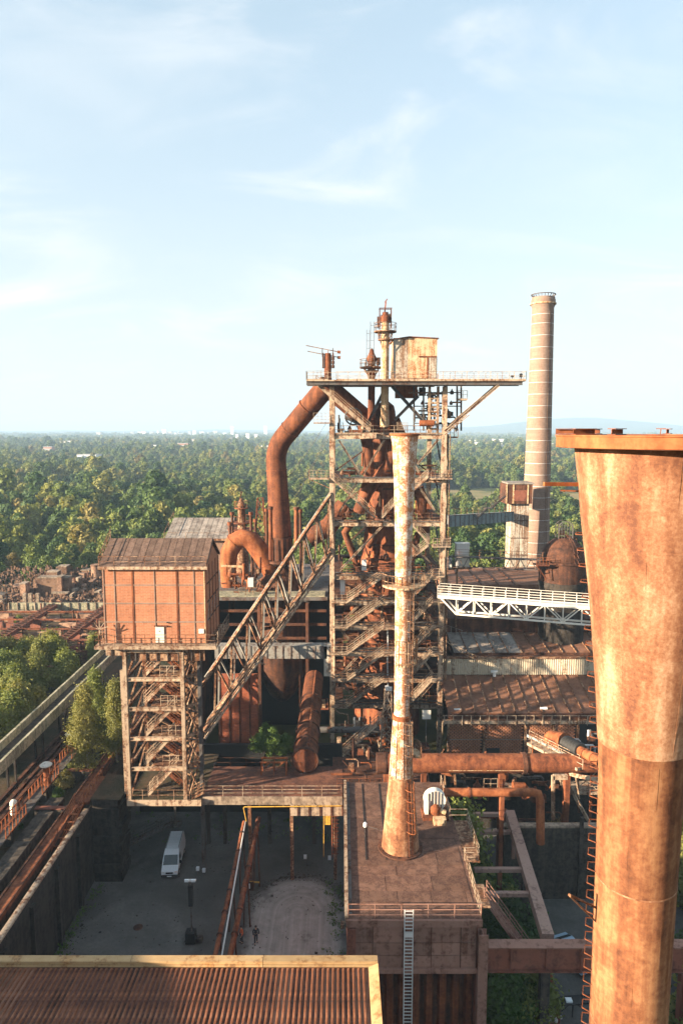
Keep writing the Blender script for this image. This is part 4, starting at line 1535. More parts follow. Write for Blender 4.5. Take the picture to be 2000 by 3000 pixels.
# top deck with the long crane arm to the right
Yd0, Yd1 = 94.08, 103.04
p0, p1 = at(897, 1113, Yd0), at(1540, 1113, Yd0)
zt = p0.z
MB().box(p0.x, p1.x, Yd0, Yd0 + 2.6, zt - .16, zt).build('top_deck', 'steel', frame)
MB().box(p0.x + .5, XR - .5, Yd0 + 2.61, Yd1 + 4, zt - .16, zt - .02).build('top_deck', 'steel_rusty', frame)
MB().ibeam((p0.x, Yd0 + .3, zt - .42), (p1.x - .4, Yd0 + .3, zt - .42), .3, .5).build('deck_girder', 'steel_dark', frame)
MB().ibeam((p0.x, Yd0 + 2.3, zt - .42), (p1.x - .4, Yd0 + 2.3, zt - .42), .3, .5).build('deck_girder', 'steel_dark', frame)
for x in np.linspace(p0.x + .4, p1.x - .6, 17):
    MB().bar((x, Yd0 + .5, zt - .3), (x, Yd0 + 2.1, zt - .3), .12, .2).build('deck_joist', 'steel_dark', frame)
MB().rail((p0.x, Yd0 + .05, zt), (at(960, 1113, Yd0).x, Yd0 + .05, zt), 1.2, 1.1, (1, .5), .055, .16).build('deck_railing', 'steel', frame)
MB().rail((at(985, 1113, Yd0).x, Yd0 + .05, zt), (p1.x, Yd0 + .05, zt), 1.15, 1.55, (1, .5), .055, .16).build('deck_railing', 'steel', frame)
MB().rail((at(1290, 1113, Yd0).x, Yd0 + 2.55, zt), (p1.x, Yd0 + 2.55, zt), 1.15, 1.55, (1, .5), .055, .16).build('deck_railing', 'steel', frame)
MB().rail((p1.x, Yd0 + .05, zt), (p1.x, Yd0 + 2.55, zt), 1.15, 1.2, (1, .5), .055, .16).build('deck_railing', 'steel', frame)
MB().rail((p0.x, Yd0 + .05, zt), (p0.x, Yd0 + 2.55, zt), 1.2, 1.2, (1, .5), .055, .16).build('deck_railing', 'steel', frame)
MB().rail((p0.x, Yd0 + 2.55, zt), (at(1110, 1113, 96.32).x, Yd0 + 2.55, zt), 1.2, 1.4, (1, .5), .055, .16).build('deck_railing', 'steel', frame)
for dy in (.3, 2.3):
    MB().ibeam((at(1303, 1255, Yd0).x, Yd0 + dy, LV[0] + .4), (at(1462, 1122, Yd0).x, Yd0 + dy, zt - .68), .28, .36, .05).build('arm_strut', 'steel', frame)
    MB().bar((at(1303, 1265, Yd0).x, Yd0 + dy, LV[0] - .1), (at(1375, 1205, Yd0).x, Yd0 + dy, LV[0] + 2.6), .12).build('arm_strut', 'steel', frame)
# big knee braces under the deck
for (a, b) in (((1062, 1270), (1122, 1150)), ((1148, 1132), (1245, 1240)), ((1010, 1222), (1095, 1262)), ((1225, 1160), (1156, 1230))):
    MB().ibeam(at(*a, 98.56), at(*b, 98.56), .34, .44, .06).build('knee_brace', 'steel_dark', frame)
for u in (1258, 1283):
    boxcol(MB(), at(u, 1200, 96.32).x, 96.77, LV[0], zt - .7, .30).build('mast_column', 'steel', frame)
for k in range(9):
    z = LV[0] + .6 + k * .6
    MB().box(at(1258, 1200, 96.32).x + .16, at(1283, 1200, 96.32).x - .16, 96.66, 96.72, z, z + .25).build('mast_batten', 'steel', frame)
# left platform below the deck with winch wheel
wx = at(1035, 1220, 98)
e = thing('winch_wheel', 'dark spoked rope wheel behind the railing of the upper deck', 'wheel', (wx.x, 98, LV[0]))
m = MB()
rim = [(wx.x + 1.15 * math.cos(a), 98, wx.z + 1.15 * math.sin(a)) for a in np.linspace(0, 2 * math.pi, 29)]
m.tube(rim, .12, 6, False).build('rim', 'steel_dark', e)
for k in range(10):
    a = math.pi * 2 * k / 10
    MB().bar(wx, (wx.x + 1.1 * math.cos(a), 98, wx.z + 1.1 * math.sin(a)), .06).build('spoke', 'steel_dark', e)
MB().tube([(wx.x, 97.66, wx.z), (wx.x, 98.34, wx.z)], .22, 10).build('hub', 'steel_dark', e)
for s in (-.9, .9):
    MB().bar((wx.x, 98 + (.35 if s > 0 else -.35), wx.z), (wx.x + s, 98 + (.35 if s > 0 else -.35), LV[0] + .05), .14).build('stand_leg', 'steel_dark', e)
q = at(940, 1235, 96.32)
MB().box(q.x - 1.0, XL - .2, 95.42, 96.99, q.z - .3, q.z - .12).build('small_platform', 'steel', frame)
MB().rail((q.x - 1.0, 95.48, q.z - .12), (XL - .3, 95.48, q.z - .12), 1.3, .55, (1, .66, .33), .05).build('small_platform_railing', 'steel', frame)

# hut on the top deck
h0, h1 = at(1152, 1083, 98.56), at(1279, 1083, 98.56)
hz0, hz1 = zt, at(1279, 990, 98.56).z
e = thing('crane_hut', 'cream rust-streaked sheet metal hut on the top deck of the furnace', 'hut', ((h0.x + h1.x) / 2, 100.8, zt))
xm = at(1195, 1000, 98.56).x
MB().box(xm, h1.x, 98.56, 98.69, hz0 + .05, hz1).build('front_panel', 'cream_rusty', e)
MB().box(h0.x, xm - .03, 98.58, 98.72, hz0 + .05, hz1).build('front_panel', 'pale_cladding', e)
MB().box(h0.x, h0.x + .12, 98.74, 104.16, hz0 + .05, hz1).build('side_panel', 'cream_rusty', e)
MB().box(h1.x - .12, h1.x, 98.72, 104.16, hz0 + .05, hz1).build('side_panel', 'cream_rusty', e)
MB().box(h0.x + .13, h1.x - .13, 104.03, 104.16, hz0 + .05, hz1).build('rear_panel', 'cream_rusty', e)
m = MB()
xr = at(1198, 985, 98.56).x
m.prism([(h0.x - .2, hz1 - .12), (xr, hz1 + .22), (h1.x + .2, hz1), (h1.x + .2, hz1 - .1), (xr, hz1 + .1), (h0.x - .2, hz1 - .22)], 'y', 98.39, 104.27)
m.build('roof', 'rust', e)
MB().box(at(1226, 1050, 98.56).x, h1.x - .1, 98.49, 98.55, at(0, 1047, 98.56).z, at(0, 1043, 98.56).z).build('door_lintel', 'rust', e)
MB().box(at(1250, 1050, 98.56).x, at(1254, 1050, 98.56).x, 98.48, 98.54, hz0 + .1, at(0, 1048, 98.56).z).build('door_rail', 'rust', e)
MB().box(at(1256, 1050, 98.56).x, h1.x - .12, 98.5, 98.55, hz0 + .4, at(0, 1048, 98.56).z).build('door', 'pale_cladding', e)
MB().rail((h0.x, 97.78, zt), (h1.x, 97.78, zt), 1.1, 1.1, (1, .5), .06, .35).build('hut_railing', 'rust', e)

# furnace body and uptakes
e = thing('blast_furnace', 'rust-red blast furnace shaft with uptakes inside the steel frame', 'furnace', (FX, FY, 0))
MB().lathe((FX, FY), [(5.2, 0), (5.2, 10), (4.6, 11), (4.7, 14), (5.0, 18), (4.7, 22), (4.0, 28), (3.3, 34), (2.7, 38.5), (2.2, 40), (1.6, 41.5)], 40).build('shaft', 'rust', e, smooth=True)
for z, r in ((14, 4.85), (18, 5.15), (22, 4.85), (26, 4.35), (30, 3.85), (34, 3.4), (38.3, 2.85)):
    MB().lathe((FX, FY), [(r - .15, z - .12), (r, z - .12), (r, z + .12), (r - .15, z + .12)], 40).build('hoop', 'rust_dark', e, smooth=True)
for k in range(4):
    a = R(45 + 90 * k + 10)
    c, s = math.cos(a), math.sin(a)
    MB().tube([(FX + 1.7 * c, FY + 1.7 * s, 38), (FX + 3.4 * c, FY + 3.0 * s, 40.5), (FX + 2.6 * c, FY + 2.4 * s, 44.5), (FX + .9 * c, FY + .9 * s, 48.5)], [1.1, 1.15, 1.05, .95], 18).build('uptake', 'rust_brown', e, smooth=True)
MB().lathe((FX - .6, FY - 1), [(.6, 44), (2.0, 46.4), (1.75, 47.4), (1.5, 49.8), (1.3, 50.6), (.55, 51.2)], 24).build('top_bell', 'rust', e, smooth=True)
MB().lathe((FX, FY), [(6.1, 12.8), (6.4, 13.4), (6.1, 14.0), (5.6, 13.4), (6.1, 12.8)], 32).build('bustle_pipe', 'rust_orange', e, smooth=True)
for k in range(10):
    a = 2 * math.pi * k / 10
    MB().tube([(FX + 6.0 * math.cos(a), FY + 6.0 * math.sin(a), 13), (FX + 5.2 * math.cos(a), FY + 5.2 * math.sin(a), 10.6)], .35, 8).build('tuyere', 'rust', e, smooth=True)
# rusty pipes seen between the floors
for pts_, r in (([at(1062, 1245, 100.8), at(1078, 1320, 99.68), at(1082, 1395, 100.24), at(1060, 1460, 100.8)], .75),
                ([at(1032, 1530, 99.68), at(1010, 1560, 99.68), at(1040, 1640, 100.24), at(1060, 1690, 100.8)], .55),
                ([at(1085, 1520, 100.24), at(1092, 1580, 99.68), at(1075, 1600, 99.68)], .6),
                ([at(1242, 1560, 100.8), at(1238, 1470, 100.8), at(1222, 1430, 100.8)], .9),
                ([at(1150, 1300, 99.68), at(1140, 1360, 99.68), at(1075, 1440, 100.24), at(1050, 1500, 100.8)], .9),
                ([at(905, 1580, 101.92), at(965, 1540, 101.92), at(1010, 1480, 102.48)], 1.35),
                ([at(1225, 1560, 99.12), at(1205, 1640, 99.12)], .5)):
    MB().tube(pts_, r, 16).build('gas_pipe', 'rust_brown', e, smooth=True)

# bleeder stacks on the top
def bleeder(name, label, x, y, z0, z1, r, plat, mat='cream_rusty'):
    e = thing(name, label, 'vent stack', (x, y, z0))
    MB().lathe((x, y), [(r * 1.15, z0), (r, z0 + 3), (r, z1)], 18, cap=True).build('pipe', mat, e, smooth=True)
    for z, rp in plat:
        MB().lathe((x, y), [(r, z - .05), (rp, z - .05), (rp, z + .12), (r, z + .12)], 22).build('platform', 'steel_rusty', e)
        m = MB()
        for k in range(13):
            a = 2 * math.pi * k / 12
            p = V((x + rp * math.cos(a), y + rp * math.sin(a), z + .1))
            m.bar(p, p + V((0, 0, 1.15)), .055)
            if k:
                for h in (1.1, .6):
                    m.bar(q + V((0, 0, h)), p + V((0, 0, h)), .05)
            q = p
        m.build('platform_railing', 'steel_rusty', e)
        for k in range(4):
            a = math.pi * (k + .5) / 2
            MB().bar((x + r * math.cos(a), y + r * math.sin(a), z - 1.3), (x + rp * .9 * math.cos(a), y + rp * .9 * math.sin(a), z - .1), .08).build('platform_strut', 'steel_rusty', e)
    return e


s0 = at(1127, 1120, 98.56)
zb = lambda v: at(1127, v, 98.56).z
e = bleeder('bleeder_stack', 'tall pale bleeder stack with two ring platforms at the highest point of the furnace', s0.x, 98.56, LV[0] + 1, zb(930), .55, [(zb(973), 1.55), (zb(988) - .4, 1.0)])
x0, y0 = s0.x, 98.56
MB().lathe((x0, y0), [(.75, zb(945)), (.75, zb(930)), (.45, zb(922)), (.4, zb(915))], 16, cap=True).build('valve_body', 'rust', e, smooth=True)
m = MB()
for dx, dy in ((-.8, -.4), (.8, -.4), (-.8, .5), (.8, .5)):
    m.bar((x0 + dx, y0 + dy, zb(960)), (x0 + dx, y0 + dy, zb(903)), .10)
for dy in (-.4, .5):
    m.bar((x0 - .9, y0 + dy, zb(904)), (x0 + .9, y0 + dy, zb(904)), .10)
    m.bar((x0 - .8, y0 + dy, zb(925)), (x0 + .8, y0 + dy, zb(925)), .07)
m.build('valve_cage', 'rust_dark', e)
MB().box(x0 + .35, x0 + .75, y0 - .35, y0 + .2, zb(940), zb(920)).build('counterweight', 'steel_dark', e)
MB().bar((x0 - .1, y0, zb(915)), (x0 + .05, y0, zb(884)), .18).build('lever', 'rust', e)
MB().bar((x0 - .1, y0, zb(886)), (x0 + .25, y0, zb(876)), .14).build('lever', 'rust', e)
MB().box(x0 - 1.15, x0 - .9, y0 - .2, y0 + .1, zb(960), zb(928)).build('side_post', 'rust_dark', e)
ladder(MB(), at(1090, 1000, 98.56).x, 98.56, zb(1075), zb(942), .5, out=(0, -1), t=.06, step=.9).build('ladder', 'steel_dark', e)
ladder(MB(), at(1078, 1000, 98.56).x, 98.78, zb(1075), zb(965), .4, out=(0, -1), t=.06, step=.9).build('ladder', 'steel_dark', e)
s1 = at(1088, 1100, 100.8)
e = bleeder('bleeder_stack', 'shorter rusty bleeder stack with ring platform left of the tall one', s1.x, 100.8, LV[0] + 2, at(0, 1050, 100.8).z, .5, [(at(0, 1078, 100.8).z, 1.7), (at(0, 1088, 100.8).z, 1.0)], 'rust')
MB().lathe((s1.x, 100.8), [(.6, at(0, 1062, 100.8).z), (.75, at(0, 1050, 100.8).z), (.5, at(0, 1040, 100.8).z), (.2, at(0, 1022, 100.8).z)], 14, cap=True).build('valve_body', 'rust', e, smooth=True)
MB().box(s1.x + .7, s1.x + 1.2, 100.35, 101.02, at(0, 1070, 100.8).z, at(0, 1048, 100.8).z).build('counterweight', 'rust_dark', e)
# left rusty vent with the long levers
s2 = at(960, 1100, 97.44)
e = thing('vent_valve', 'rusty vent with two long counterweight levers at the left end of the top deck', 'vent stack', (s2.x, 97.44, zt - 2))
zz = lambda v: at(960, v, 97.44).z
MB().lathe((s2.x, 97.44), [(.62, zz(1125)), (.5, zz(1100)), (.5, zz(1045)), (.42, zz(1035))], 16, cap=True).build('pipe', 'rust', e, smooth=True)
for dx in (-.75, .62):
    MB().box(s2.x + dx, s2.x + dx + .22, 96.99, 97.89, zz(1078), zz(1035)).build('guide_post', 'rust_dark', e)
for k in range(3):
    MB().box(s2.x + .4, s2.x + .95, 97.1, 97.78, zz(1078 - 12 * k), zz(1070 - 12 * k)).build('weight_plate', 'steel_dark', e)
for (a, b) in (((896, 1012), (992, 1031)), ((901, 1029), (992, 1047))):
    A, B = at(*a, 97.44), at(*b, 97.44)
    MB().bar(A, B, .10).build('lever', 'steel_rusty', e)
    MB().tube([B - V((.2, 0, 0)), B + V((.25, 0, -.04))], .2, 10).build('lever_weight', 'rust', e)
for u in (944, 975):
    MB().bar(at(u, 1045, 97.44), at(u, 1020, 97.44), .1).build('lever_post', 'rust_dark', e)
MB().bar(at(961, 1045, 97.44), at(961, 1024, 97.44), .08).build('lever_post', 'rust', e)

# downcomer: big pipe bent over and down to the dust catcher
e = thing('downcomer_pipe', 'big rusty downcomer pipe bending from the furnace top down to the left', 'pipe', (-8.4, 104.16, 28))
A, B, C_, D = at(1110, 1262, 103.04), at(955, 1128, 100.24), at(806, 1312, 104.16), at(822, 1570, 104.16)
def arc(a, b, c, d, n=6):
    """round off corner b between a and c"""
    p, q = b + (a - b).normalized() * d, b + (c - b).normalized() * d
    return [((1 - t) ** 2) * p + 2 * t * (1 - t) * b + t * t * q for t in np.linspace(0, 1, n)]


MB().tube([A] + [B + V((.3, 0, -.3))], 1.4, 28).build('upper_leg', 'rust_brown', e, smooth=True)
MB().tube([B + V((.4, 0, .2))] + [p for p in arc(B, C_, D, 2.4, 7)] + [D], [1.5] * 8 + [1.7], 32).build('bent_leg', 'rust_brown', e, smooth=True)
for f, (p, q) in ((.35, (B, C_)), (.7, (B, C_)), (.25, (C_, D)), (.6, (C_, D))):
    c = p.lerp(q, f)
    d = (q - p).normalized() * .05
    MB().tube([c - d, c + d], 1.57 if q is C_ else 1.60 + .1 * f, 32).build('weld_band', 'rust', e, smooth=True)
e = thing('dust_catcher', 'dark drum of the dust catcher standing under the big downcomer pipe', 'dust catcher', (D.x, 104.16, 0))
MB().lathe((D.x, 104.16), [(1.65, 30.9), (1.6, 27.3), (2.1, 27.2), (2.1, 26.9), (1.0, 26.3), (3.5, 24.0), (4.4, 22.0), (4.4, 11), (2.0, 6), (1.0, 5)], 32).build('drum', 'rust_dark', e, smooth=True)
for k in range(14):
    a = 2 * math.pi * k / 14
    c, s = math.cos(a), math.sin(a)
    MB().bar((D.x + 1.80 * c, 104.16 + 1.80 * s, 27.2), (D.x + 1.80 * c, 104.16 + 1.80 * s, 30.6), .10).build('skirt_rib', 'rust', e)
for k in range(4):
    a = math.pi * (k + .5) / 2
    MB().bar((D.x + 4.4 * math.cos(a), 104.16 + 4.4 * math.sin(a), 0), (D.x + 4.4 * math.cos(a), 104.16 + 4.4 * math.sin(a), 14), .5).build('leg', 'rust_dark', e)
for u, Y, v0, v1 in ((793, 103.04, 1490, 1640), (868, 103.04, 1492, 1600)):
    p, q = at(u, v0, Y), at(u, v1, Y)
    MB().tube([p, q], .33, 12).build('side_pipe', 'rust', e, smooth=True)
    MB().tube([p + V((0, 0, -.1)), p + V((0, 0, .35))], .45, 12).build('pipe_cap', 'rust_dark', e, smooth=True)

# goose-neck pipe
e = thing('goose_neck_pipe', 'bulging rusty goose-neck pipe arching right of the brick winding house', 'pipe', (-14, 104.16, 22))
gp = [at(u, v, 104.16) for u, v in ((672, 1720), (668, 1660), (672, 1618), (688, 1588), (712, 1576), (736, 1584), (760, 1612), (784, 1652), (808, 1700), (826, 1742))]
MB().tube(gp, [1.2, 1.25, 1.35, 1.45, 1.5, 1.5, 1.48, 1.43, 1.35, 1.25], 28).build('arched_pipe', 'rust_orange', e, smooth=True)
for i in (3, 5, 7):
    d = (gp[i + 1] - gp[i - 1]).normalized() * .04
    MB().tube([gp[i] - d, gp[i] + d], 1.53 - .02 * (i - 3), 28).build('weld_band', 'rust', e, smooth=True)
MB().bar(at(680, 1790, 104.16), at(680, 1715, 104.16), .9).build('support', 'rust_dark', e)
MB().bar(at(806, 1790, 104.16), at(806, 1725, 104.16), .9).build('support', 'rust_dark', e)
# ------------------------------------------------------------------ winding house: brick box on a steel tower
WY = 66.9
W = lambda u, v, Y=WY: at(u, v, Y)
DZ = 9.35                                        # height of the loading deck
hx0, hx1 = W(303, 1760).x, W(604, 1760).x
hz0, hz1 = W(450, 1884).z, W(450, 1662).z
WB = WY + 6.9
ym = WY + 3.45
zr = at(450, 1582, ym).z
e = thing('winding_house', 'orange brick winding house with brown roof raised on a steel tower', 'building', ((hx0 + hx1) / 2, WY + 4, hz0))
MB().prism([(WY, hz0), (WB, hz0), (WB, hz1), (ym, zr - .25), (WY, hz1)], 'x', hx0, hx1).build('wall', 'brick', e)
m = MB()
for (ya, za, yb, zb_) in ((WY - .35, hz1 - .02, ym, zr), (ym, zr, WB + .35, hz1 - .02)):
    m.add([(hx0 - .25, ya, za), (hx1 + .2, ya, za), (hx1 + .2, yb, zb_), (hx0 - .25, yb, zb_),
           (hx0 - .25, ya, za + .18), (hx1 + .2, ya, za + .18), (hx1 + .2, yb, zb_ + .18), (hx0 - .25, yb, zb_ + .18)],
          [(3, 2, 1, 0), (4, 5, 6, 7), (0, 1, 5, 4), (1, 2, 6, 5), (2, 3, 7, 6), (3, 0, 4, 7)])
roof = m.build('roof', 'felt_roof', e)
nf = 15
for i in range(nf):      # felt strips from eave to ridge
    xa = hx0 - .22 + (hx1 - hx0 + .4) * i / nf
    xb = xa + (hx1 - hx0 + .4) / nf - .05
    d = .19 + .012 * (i % 3)
    MB().add([(xa, WY - .3, hz1 + d), (xb, WY - .3, hz1 + d), (xb, ym - .05, zr + d), (xa, ym - .05, zr + d)], [(0, 1, 2, 3)]).build('roof_felt', 'felt_roof', roof)
MB().box(hx0 - .3, hx1 + .25, WY - .42, WY - .36, hz1 - .16, hz1 + .14).build('eave_board', 'steel', e)
MB().rail((hx0 - .2, WY - .3, hz1 + .15), (hx1 + .15, WY - .3, hz1 + .15), 1.0, 1.45, (1, .5), .05).build('roof_railing', 'steel_rusty', e)
for yy in (WY - .3, ym):
    pass
m = MB()
m.bar((hx0 - .2, WY - .2, hz1 + 1.1), (hx0 - .2, ym, zr + 1.1), .05)
m.bar((hx0 - .2, WY - .2, hz1 + .6), (hx0 - .2, ym, zr + .6), .05)
for f in (0, .33, .66, 1):
    y = WY - .2 + (ym - WY + .2) * f
    z = hz1 + .2 + (zr - hz1) * f
    m.bar((hx0 - .2, y, z), (hx0 - .2, y, z + 1.0), .05)
m.build('gable_railing', 'steel_rusty', e)
# framed wall: steel strips over the brickwork
us = [306, 338, 390, 454, 520, 569, 600]
for i, u in enumerate(us):
    x = W(u, 1760).x
    w = .17 if u in (390, 520) else .09
    MB().box(x - w / 2, x + w / 2, WY - .05, WY - .003, hz0 + .05, hz1 - .05).build('frame_post', 'brick_pale' if u not in (390, 520, 600) else ('rust' if u != 600 else 'cream_rusty'), e)
for v in (1714, 1768, 1822):
    z = W(450, v).z
    MB().box(hx0 + .1, hx1 - .05, WY - .036, WY - .002, z - .07, z + .07).build('frame_rail', 'brick_pale', e)
for i in range(5):
    y = WY + .1 + 6.7 * i / 4
    MB().box(hx1 + .003, hx1 + .06, y - .1, y + .1, hz0 + .05, hz1 - .02).build('frame_post', 'rust', e)
for v in (1714, 1768, 1822):
    z = W(450, v).z
    MB().box(hx1 + .002, hx1 + .045, WY + .1, WB - .1, z - .07, z + .07).build('frame_rail', 'rust_dark', e)
m = MB()
for i in range(4):
    y = WY + .15 + 1.65 * i
    m.bar((hx1 + .085, y, W(0, 1822).z), (hx1 + .06, y + 1.5, W(0, 1768).z), .05)
m.build('conduit', 'steel_grey', e)
d0, d1 = W(457, 1860), W(481, 1835)
dr = MB().box(d0.x, d1.x, WY - .09, WY - .006, hz0 + .08, d1.z).build('door', 'white_paint', e)
MB().box(d0.x + .35, d0.x + .45, WY - .115, WY - .095, hz0 + 1.2, hz0 + 1.3).build('handle', 'steel_dark', dr)
MB().box(d0.x - .08, d1.x + .35, WY - .2, WY - .006, d1.z + .02, d1.z + .1).build('door_hood', 'rust_dark', e)
MB().box(W(583, 1850).x, W(598, 1850).x, WY - .12, WY - .006, W(0, 1855).z, W(0, 1842).z).build('switch_box', 'grey_box', e)
MB().box(W(481, 1850).x + .3, W(495, 1850).x, WY - .14, WY - .006, W(0, 1825).z, W(0, 1822).z).build('wall_lamp', 'black', e)
# ledge round the house
lx0, lx1 = W(276, 1890, 65.9).x, W(634, 1890, 65.9).x
MB().box(lx0, lx1, 65.9, WY - .01, hz0 - .35, hz0 - .02).build('ledge', 'steel', e)
MB().box(hx1 + .01, lx1, WY, WB, hz0 - .34, hz0 - .03).build('ledge', 'steel_rusty', e)
MB().box(lx0, hx0 - .01, WY, WB, hz0 - .34, hz0 - .03).build('ledge', 'steel_rusty', e)
MB().rail((lx0 + .05, 65.95, hz0), (lx1 - .05, 65.95, hz0), 1.15, 1.0, (1, .5), .05).build('ledge_railing', 'steel_rusty', e)
MB().rail((lx1 - .05, 65.95, hz0), (lx1 - .05, WB, hz0), 1.15, 1.1, (1, .5), .05).build('ledge_railing', 'steel', e)
MB().rail((lx0 + .05, 65.95, hz0), (lx0 + .05, WB, hz0), 1.15, 1.1, (1, .5), .05).build('ledge_railing', 'steel_rusty', e)
m = MB()
for k in range(5):
    a = R(20 + 35 * k)
    p = V((lx0 + .5, 66.2, hz0 + 1.6))
    m.bar(p, p + V((.9 * math.cos(a), 0, .9 * math.sin(a))), .06)
m.bar((lx0 + .5, 66.2, hz0), (lx0 + .5, 66.2, hz0 + 1.6), .12)
m.build('insulator_post', 'steel', e)

# the tower below
e = thing('winding_tower', 'pale rusty steel tower with zigzag stairs below the brick winding house', 'steel tower', (-18, 71, DZ))
cxs = [W(376, 2200).x, W(541, 2200).x]
lev = [W(376, y).z for y in (2252, 2164, 2077, 1990, 1906)]
for x in cxs:
    for y in (WY, WB - .2):
        boxcol(MB(), x, y, DZ, hz0 - .36, .36).build('column', 'steel' if y == WY else 'steel_rusty', e)
boxcol(MB(), W(357, 2200).x, WY + 1.2, DZ, hz0 - 3.2, .4).build('column', 'steel', e)
boxcol(MB(), at(592, 2300, 68.7).x, 68.7, 0, hz0 - 2.5, .32).build('column', 'steel_dark', e)
boxcol(MB(), at(592, 2300, 73).x, 73.4, 0, hz0 - 2.5, .32).build('column', 'steel_dark', e)
xb_ = cxs[1]
for z in lev:
    MB().ibeam((cxs[0] + .2, WY, z), (xb_ - .2, WY, z), .26, .36).build('girder', 'steel', e)
    MB().ibeam((cxs[0] + .2, WB - .2, z), (xb_ - .2, WB - .2, z), .26, .36).build('girder', 'steel_rusty', e)
    for x in (cxs[0], xb_):
        MB().ibeam((x, WY + .22, z), (x, WB - .42, z), .22, .32).build('girder', 'steel_rusty', e)
    MB().ibeam((xb_ + .2, WY + .6, z), (at(592, 2300, 68.7).x - .2, 68.4, z), .2, .28).build('girder', 'steel_rusty', e)
    MB().box(cxs[0] + 2.4, xb_ - .2, WY + .3, WY + 2.4, z + .2, z + .25).build('landing', 'steel_rusty', e)
    MB().rail((cxs[0] + 3.4, WY + .3, z + .25), (xb_ - .2, WY + .3, z + .25), 1.05, .8, (1, .5), .045).build('landing_railing', 'steel', e)
zl = [DZ] + lev[::-1][::-1]
zl = [DZ] + lev
for i in range(len(zl) - 1):
    a, b = zl[i] + .1, zl[i + 1]
    if i % 2 == 0:
        p, q = (W(418, 2000).x, W(508, 2000).x)
    else:
        p, q = (W(410, 2000).x, W(500, 2000).x)
    stair(MB(), (p, WY + .85, a), (q, WY + .85, b + .2), .75, (0, 1, 0), st=.26).build('stair', 'steel', e)
    stair(MB(), (q + .2, WY + 2.6, a), (p - .3, WY + 2.6, b + .1), .75, (0, 1, 0), st=.24).build('stair', 'rust', e)
    # X braces front and back
    MB().bar((cxs[0] + .3, WY + 4.4, b - .2), (xb_ - .3, WY + 4.4, a + .1), .2).build('brace', 'steel_rusty', e)
    MB().bar((cxs[0] + .3, WB - .2, a), (xb_ - .3, WB - .2, b - .2), .22).build('brace', 'steel_rusty', e)
    MB().bar((cxs[0] + .3, WB - .25, b - .2), (xb_ - .3, WB - .25, a), .2).build('brace', 'steel_rusty', e)
    MB().bar((xb_, WY + .4, a), (xb_, WB - .5, b - .2), .18).build('brace', 'steel_rusty', e)
    MB().bar((xb_, WY + .4, b - .2), (xb_, WB - .5, a), .18).build('brace', 'steel_dark', e)
    MB().bar((cxs[0], WY + .4, a), (cxs[0], WB - .5, b - .2), .18).build('brace', 'steel_rusty', e)
    MB().bar((xb_ + .25, WY + .6, a), (at(592, 2300, 68.7).x - .2, 68.5, b - .2), .12).build('brace', 'steel_rusty', e)
    MB().bar((xb_ + .25, WY + .6, b - .2), (at(592, 2300, 68.7).x - .2, 68.5, a), .12).build('brace', 'steel_rusty', e)
# girders directly under the house
for x0, x1, z0, z1, mat in ((W(308, 1900).x, W(376, 1900).x, hz0 - 1.35, hz0 - .37, 'steel'), (W(380, 1900).x, W(537, 1900).x, hz0 - 1.9, hz0 - .9, 'steel_rusty'), (W(547, 1900).x, W(598, 1900).x, hz0 - 1.9, hz0 - .7, 'steel_rusty')):
    MB().box(x0, x1, WY + .2, WY + .35, z0, z1).build('plate_girder', mat, e)
    n = max(2, int((x1 - x0) / 1.0))
    for k in range(n):
        x = x0 + (x1 - x0) * (k + .5) / n
        MB().box(x - .03, x + .03, WY + .08, WY + .197, z0, z1).build('stiffener', 'steel_dark', e)
for y in (WY + 2.5, WY + 5):
    MB().ibeam((hx0 + .3, y, hz0 - .8), (hx1 - .2, y, hz0 - .8), .3, .8).build('floor_beam', 'steel_dark', e)

# ------------------------------------------------------------------ loading deck with railings, carried on columns
e = thing('loading_deck', 'long raised concrete deck with thin railing across the middle of the yard', 'platform', (-11, 72, 0))
dx0, dx1, dy0 = on(372, 2345, DZ).x, 0.1, 66.7
MB().box(dx0, at(590, 2340, 66.7).x, dy0, 76.8, DZ - .55, DZ).build('deck_slab', 'bunker_fill', e)
MB().box(at(590, 2340, 66.7).x + .01, dx1, dy0 + .5, 73.6, DZ - .5, DZ + .1).build('deck_slab', 'rust_sheet', e)
MB().box(at(775, 2340, 76).x, dx1 - 5.4, 73.61, 80.4, DZ - .5, DZ + .08).build('deck_slab', 'bunker_fill', e)
xx = at(590, 2340, 66.7).x
MB().box(xx + .02, dx1, dy0 + .38, dy0 + .49, DZ - .75, DZ + .12).build('fascia', 'concrete', e)
MB().box(dx0, xx, dy0 - .12, dy0 - .01, DZ - .6, DZ + .03).build('fascia', 'steel', e)
MB().box(W(850, 2340, 67).x, dx1, dy0 + .45, dy0 + .8, DZ - 2.0, DZ - .77).build('side_panel', 'concrete', e)
for k in range(5):
    x = W(850, 2340, 67).x + .7 + k * 1.15
    MB().box(x, x + .12, dy0 + .36, dy0 + .446, DZ - 1.95, DZ - .8).build('panel_rib', 'rust_dark', e)
MB().rail((xx + .1, dy0 + .55, DZ + .1), (dx1 - .1, dy0 + .55, DZ + .1), 1.15, 1.9, (1, .66, .33), .05).build('railing', 'steel', e)
MB().rail((dx0, dy0, DZ), (xx - 1.2, dy0, DZ), 1.1, 1.7, (1, .5), .045).build('railing', 'steel_rusty', e)
MB().rail((xx + .1, 73.5, DZ + .1), (dx1 - 9, 73.5, DZ + .1), 1.1, 1.9, (1, .5), .045).build('rear_railing', 'rust_dark', e)
stair(MB(), (xx - 1.0, dy0 + .6, DZ), (xx + .2, dy0 + .6, DZ + .7), .8, (0, 1, 0)).build('steps', 'steel_rusty', e)
for u in (733, 855, 982):
    boxcol(MB(), at(u, 2450, 67.6).x, 67.6, 0, DZ - .78, .3).build('column', 'steel_rusty', e)
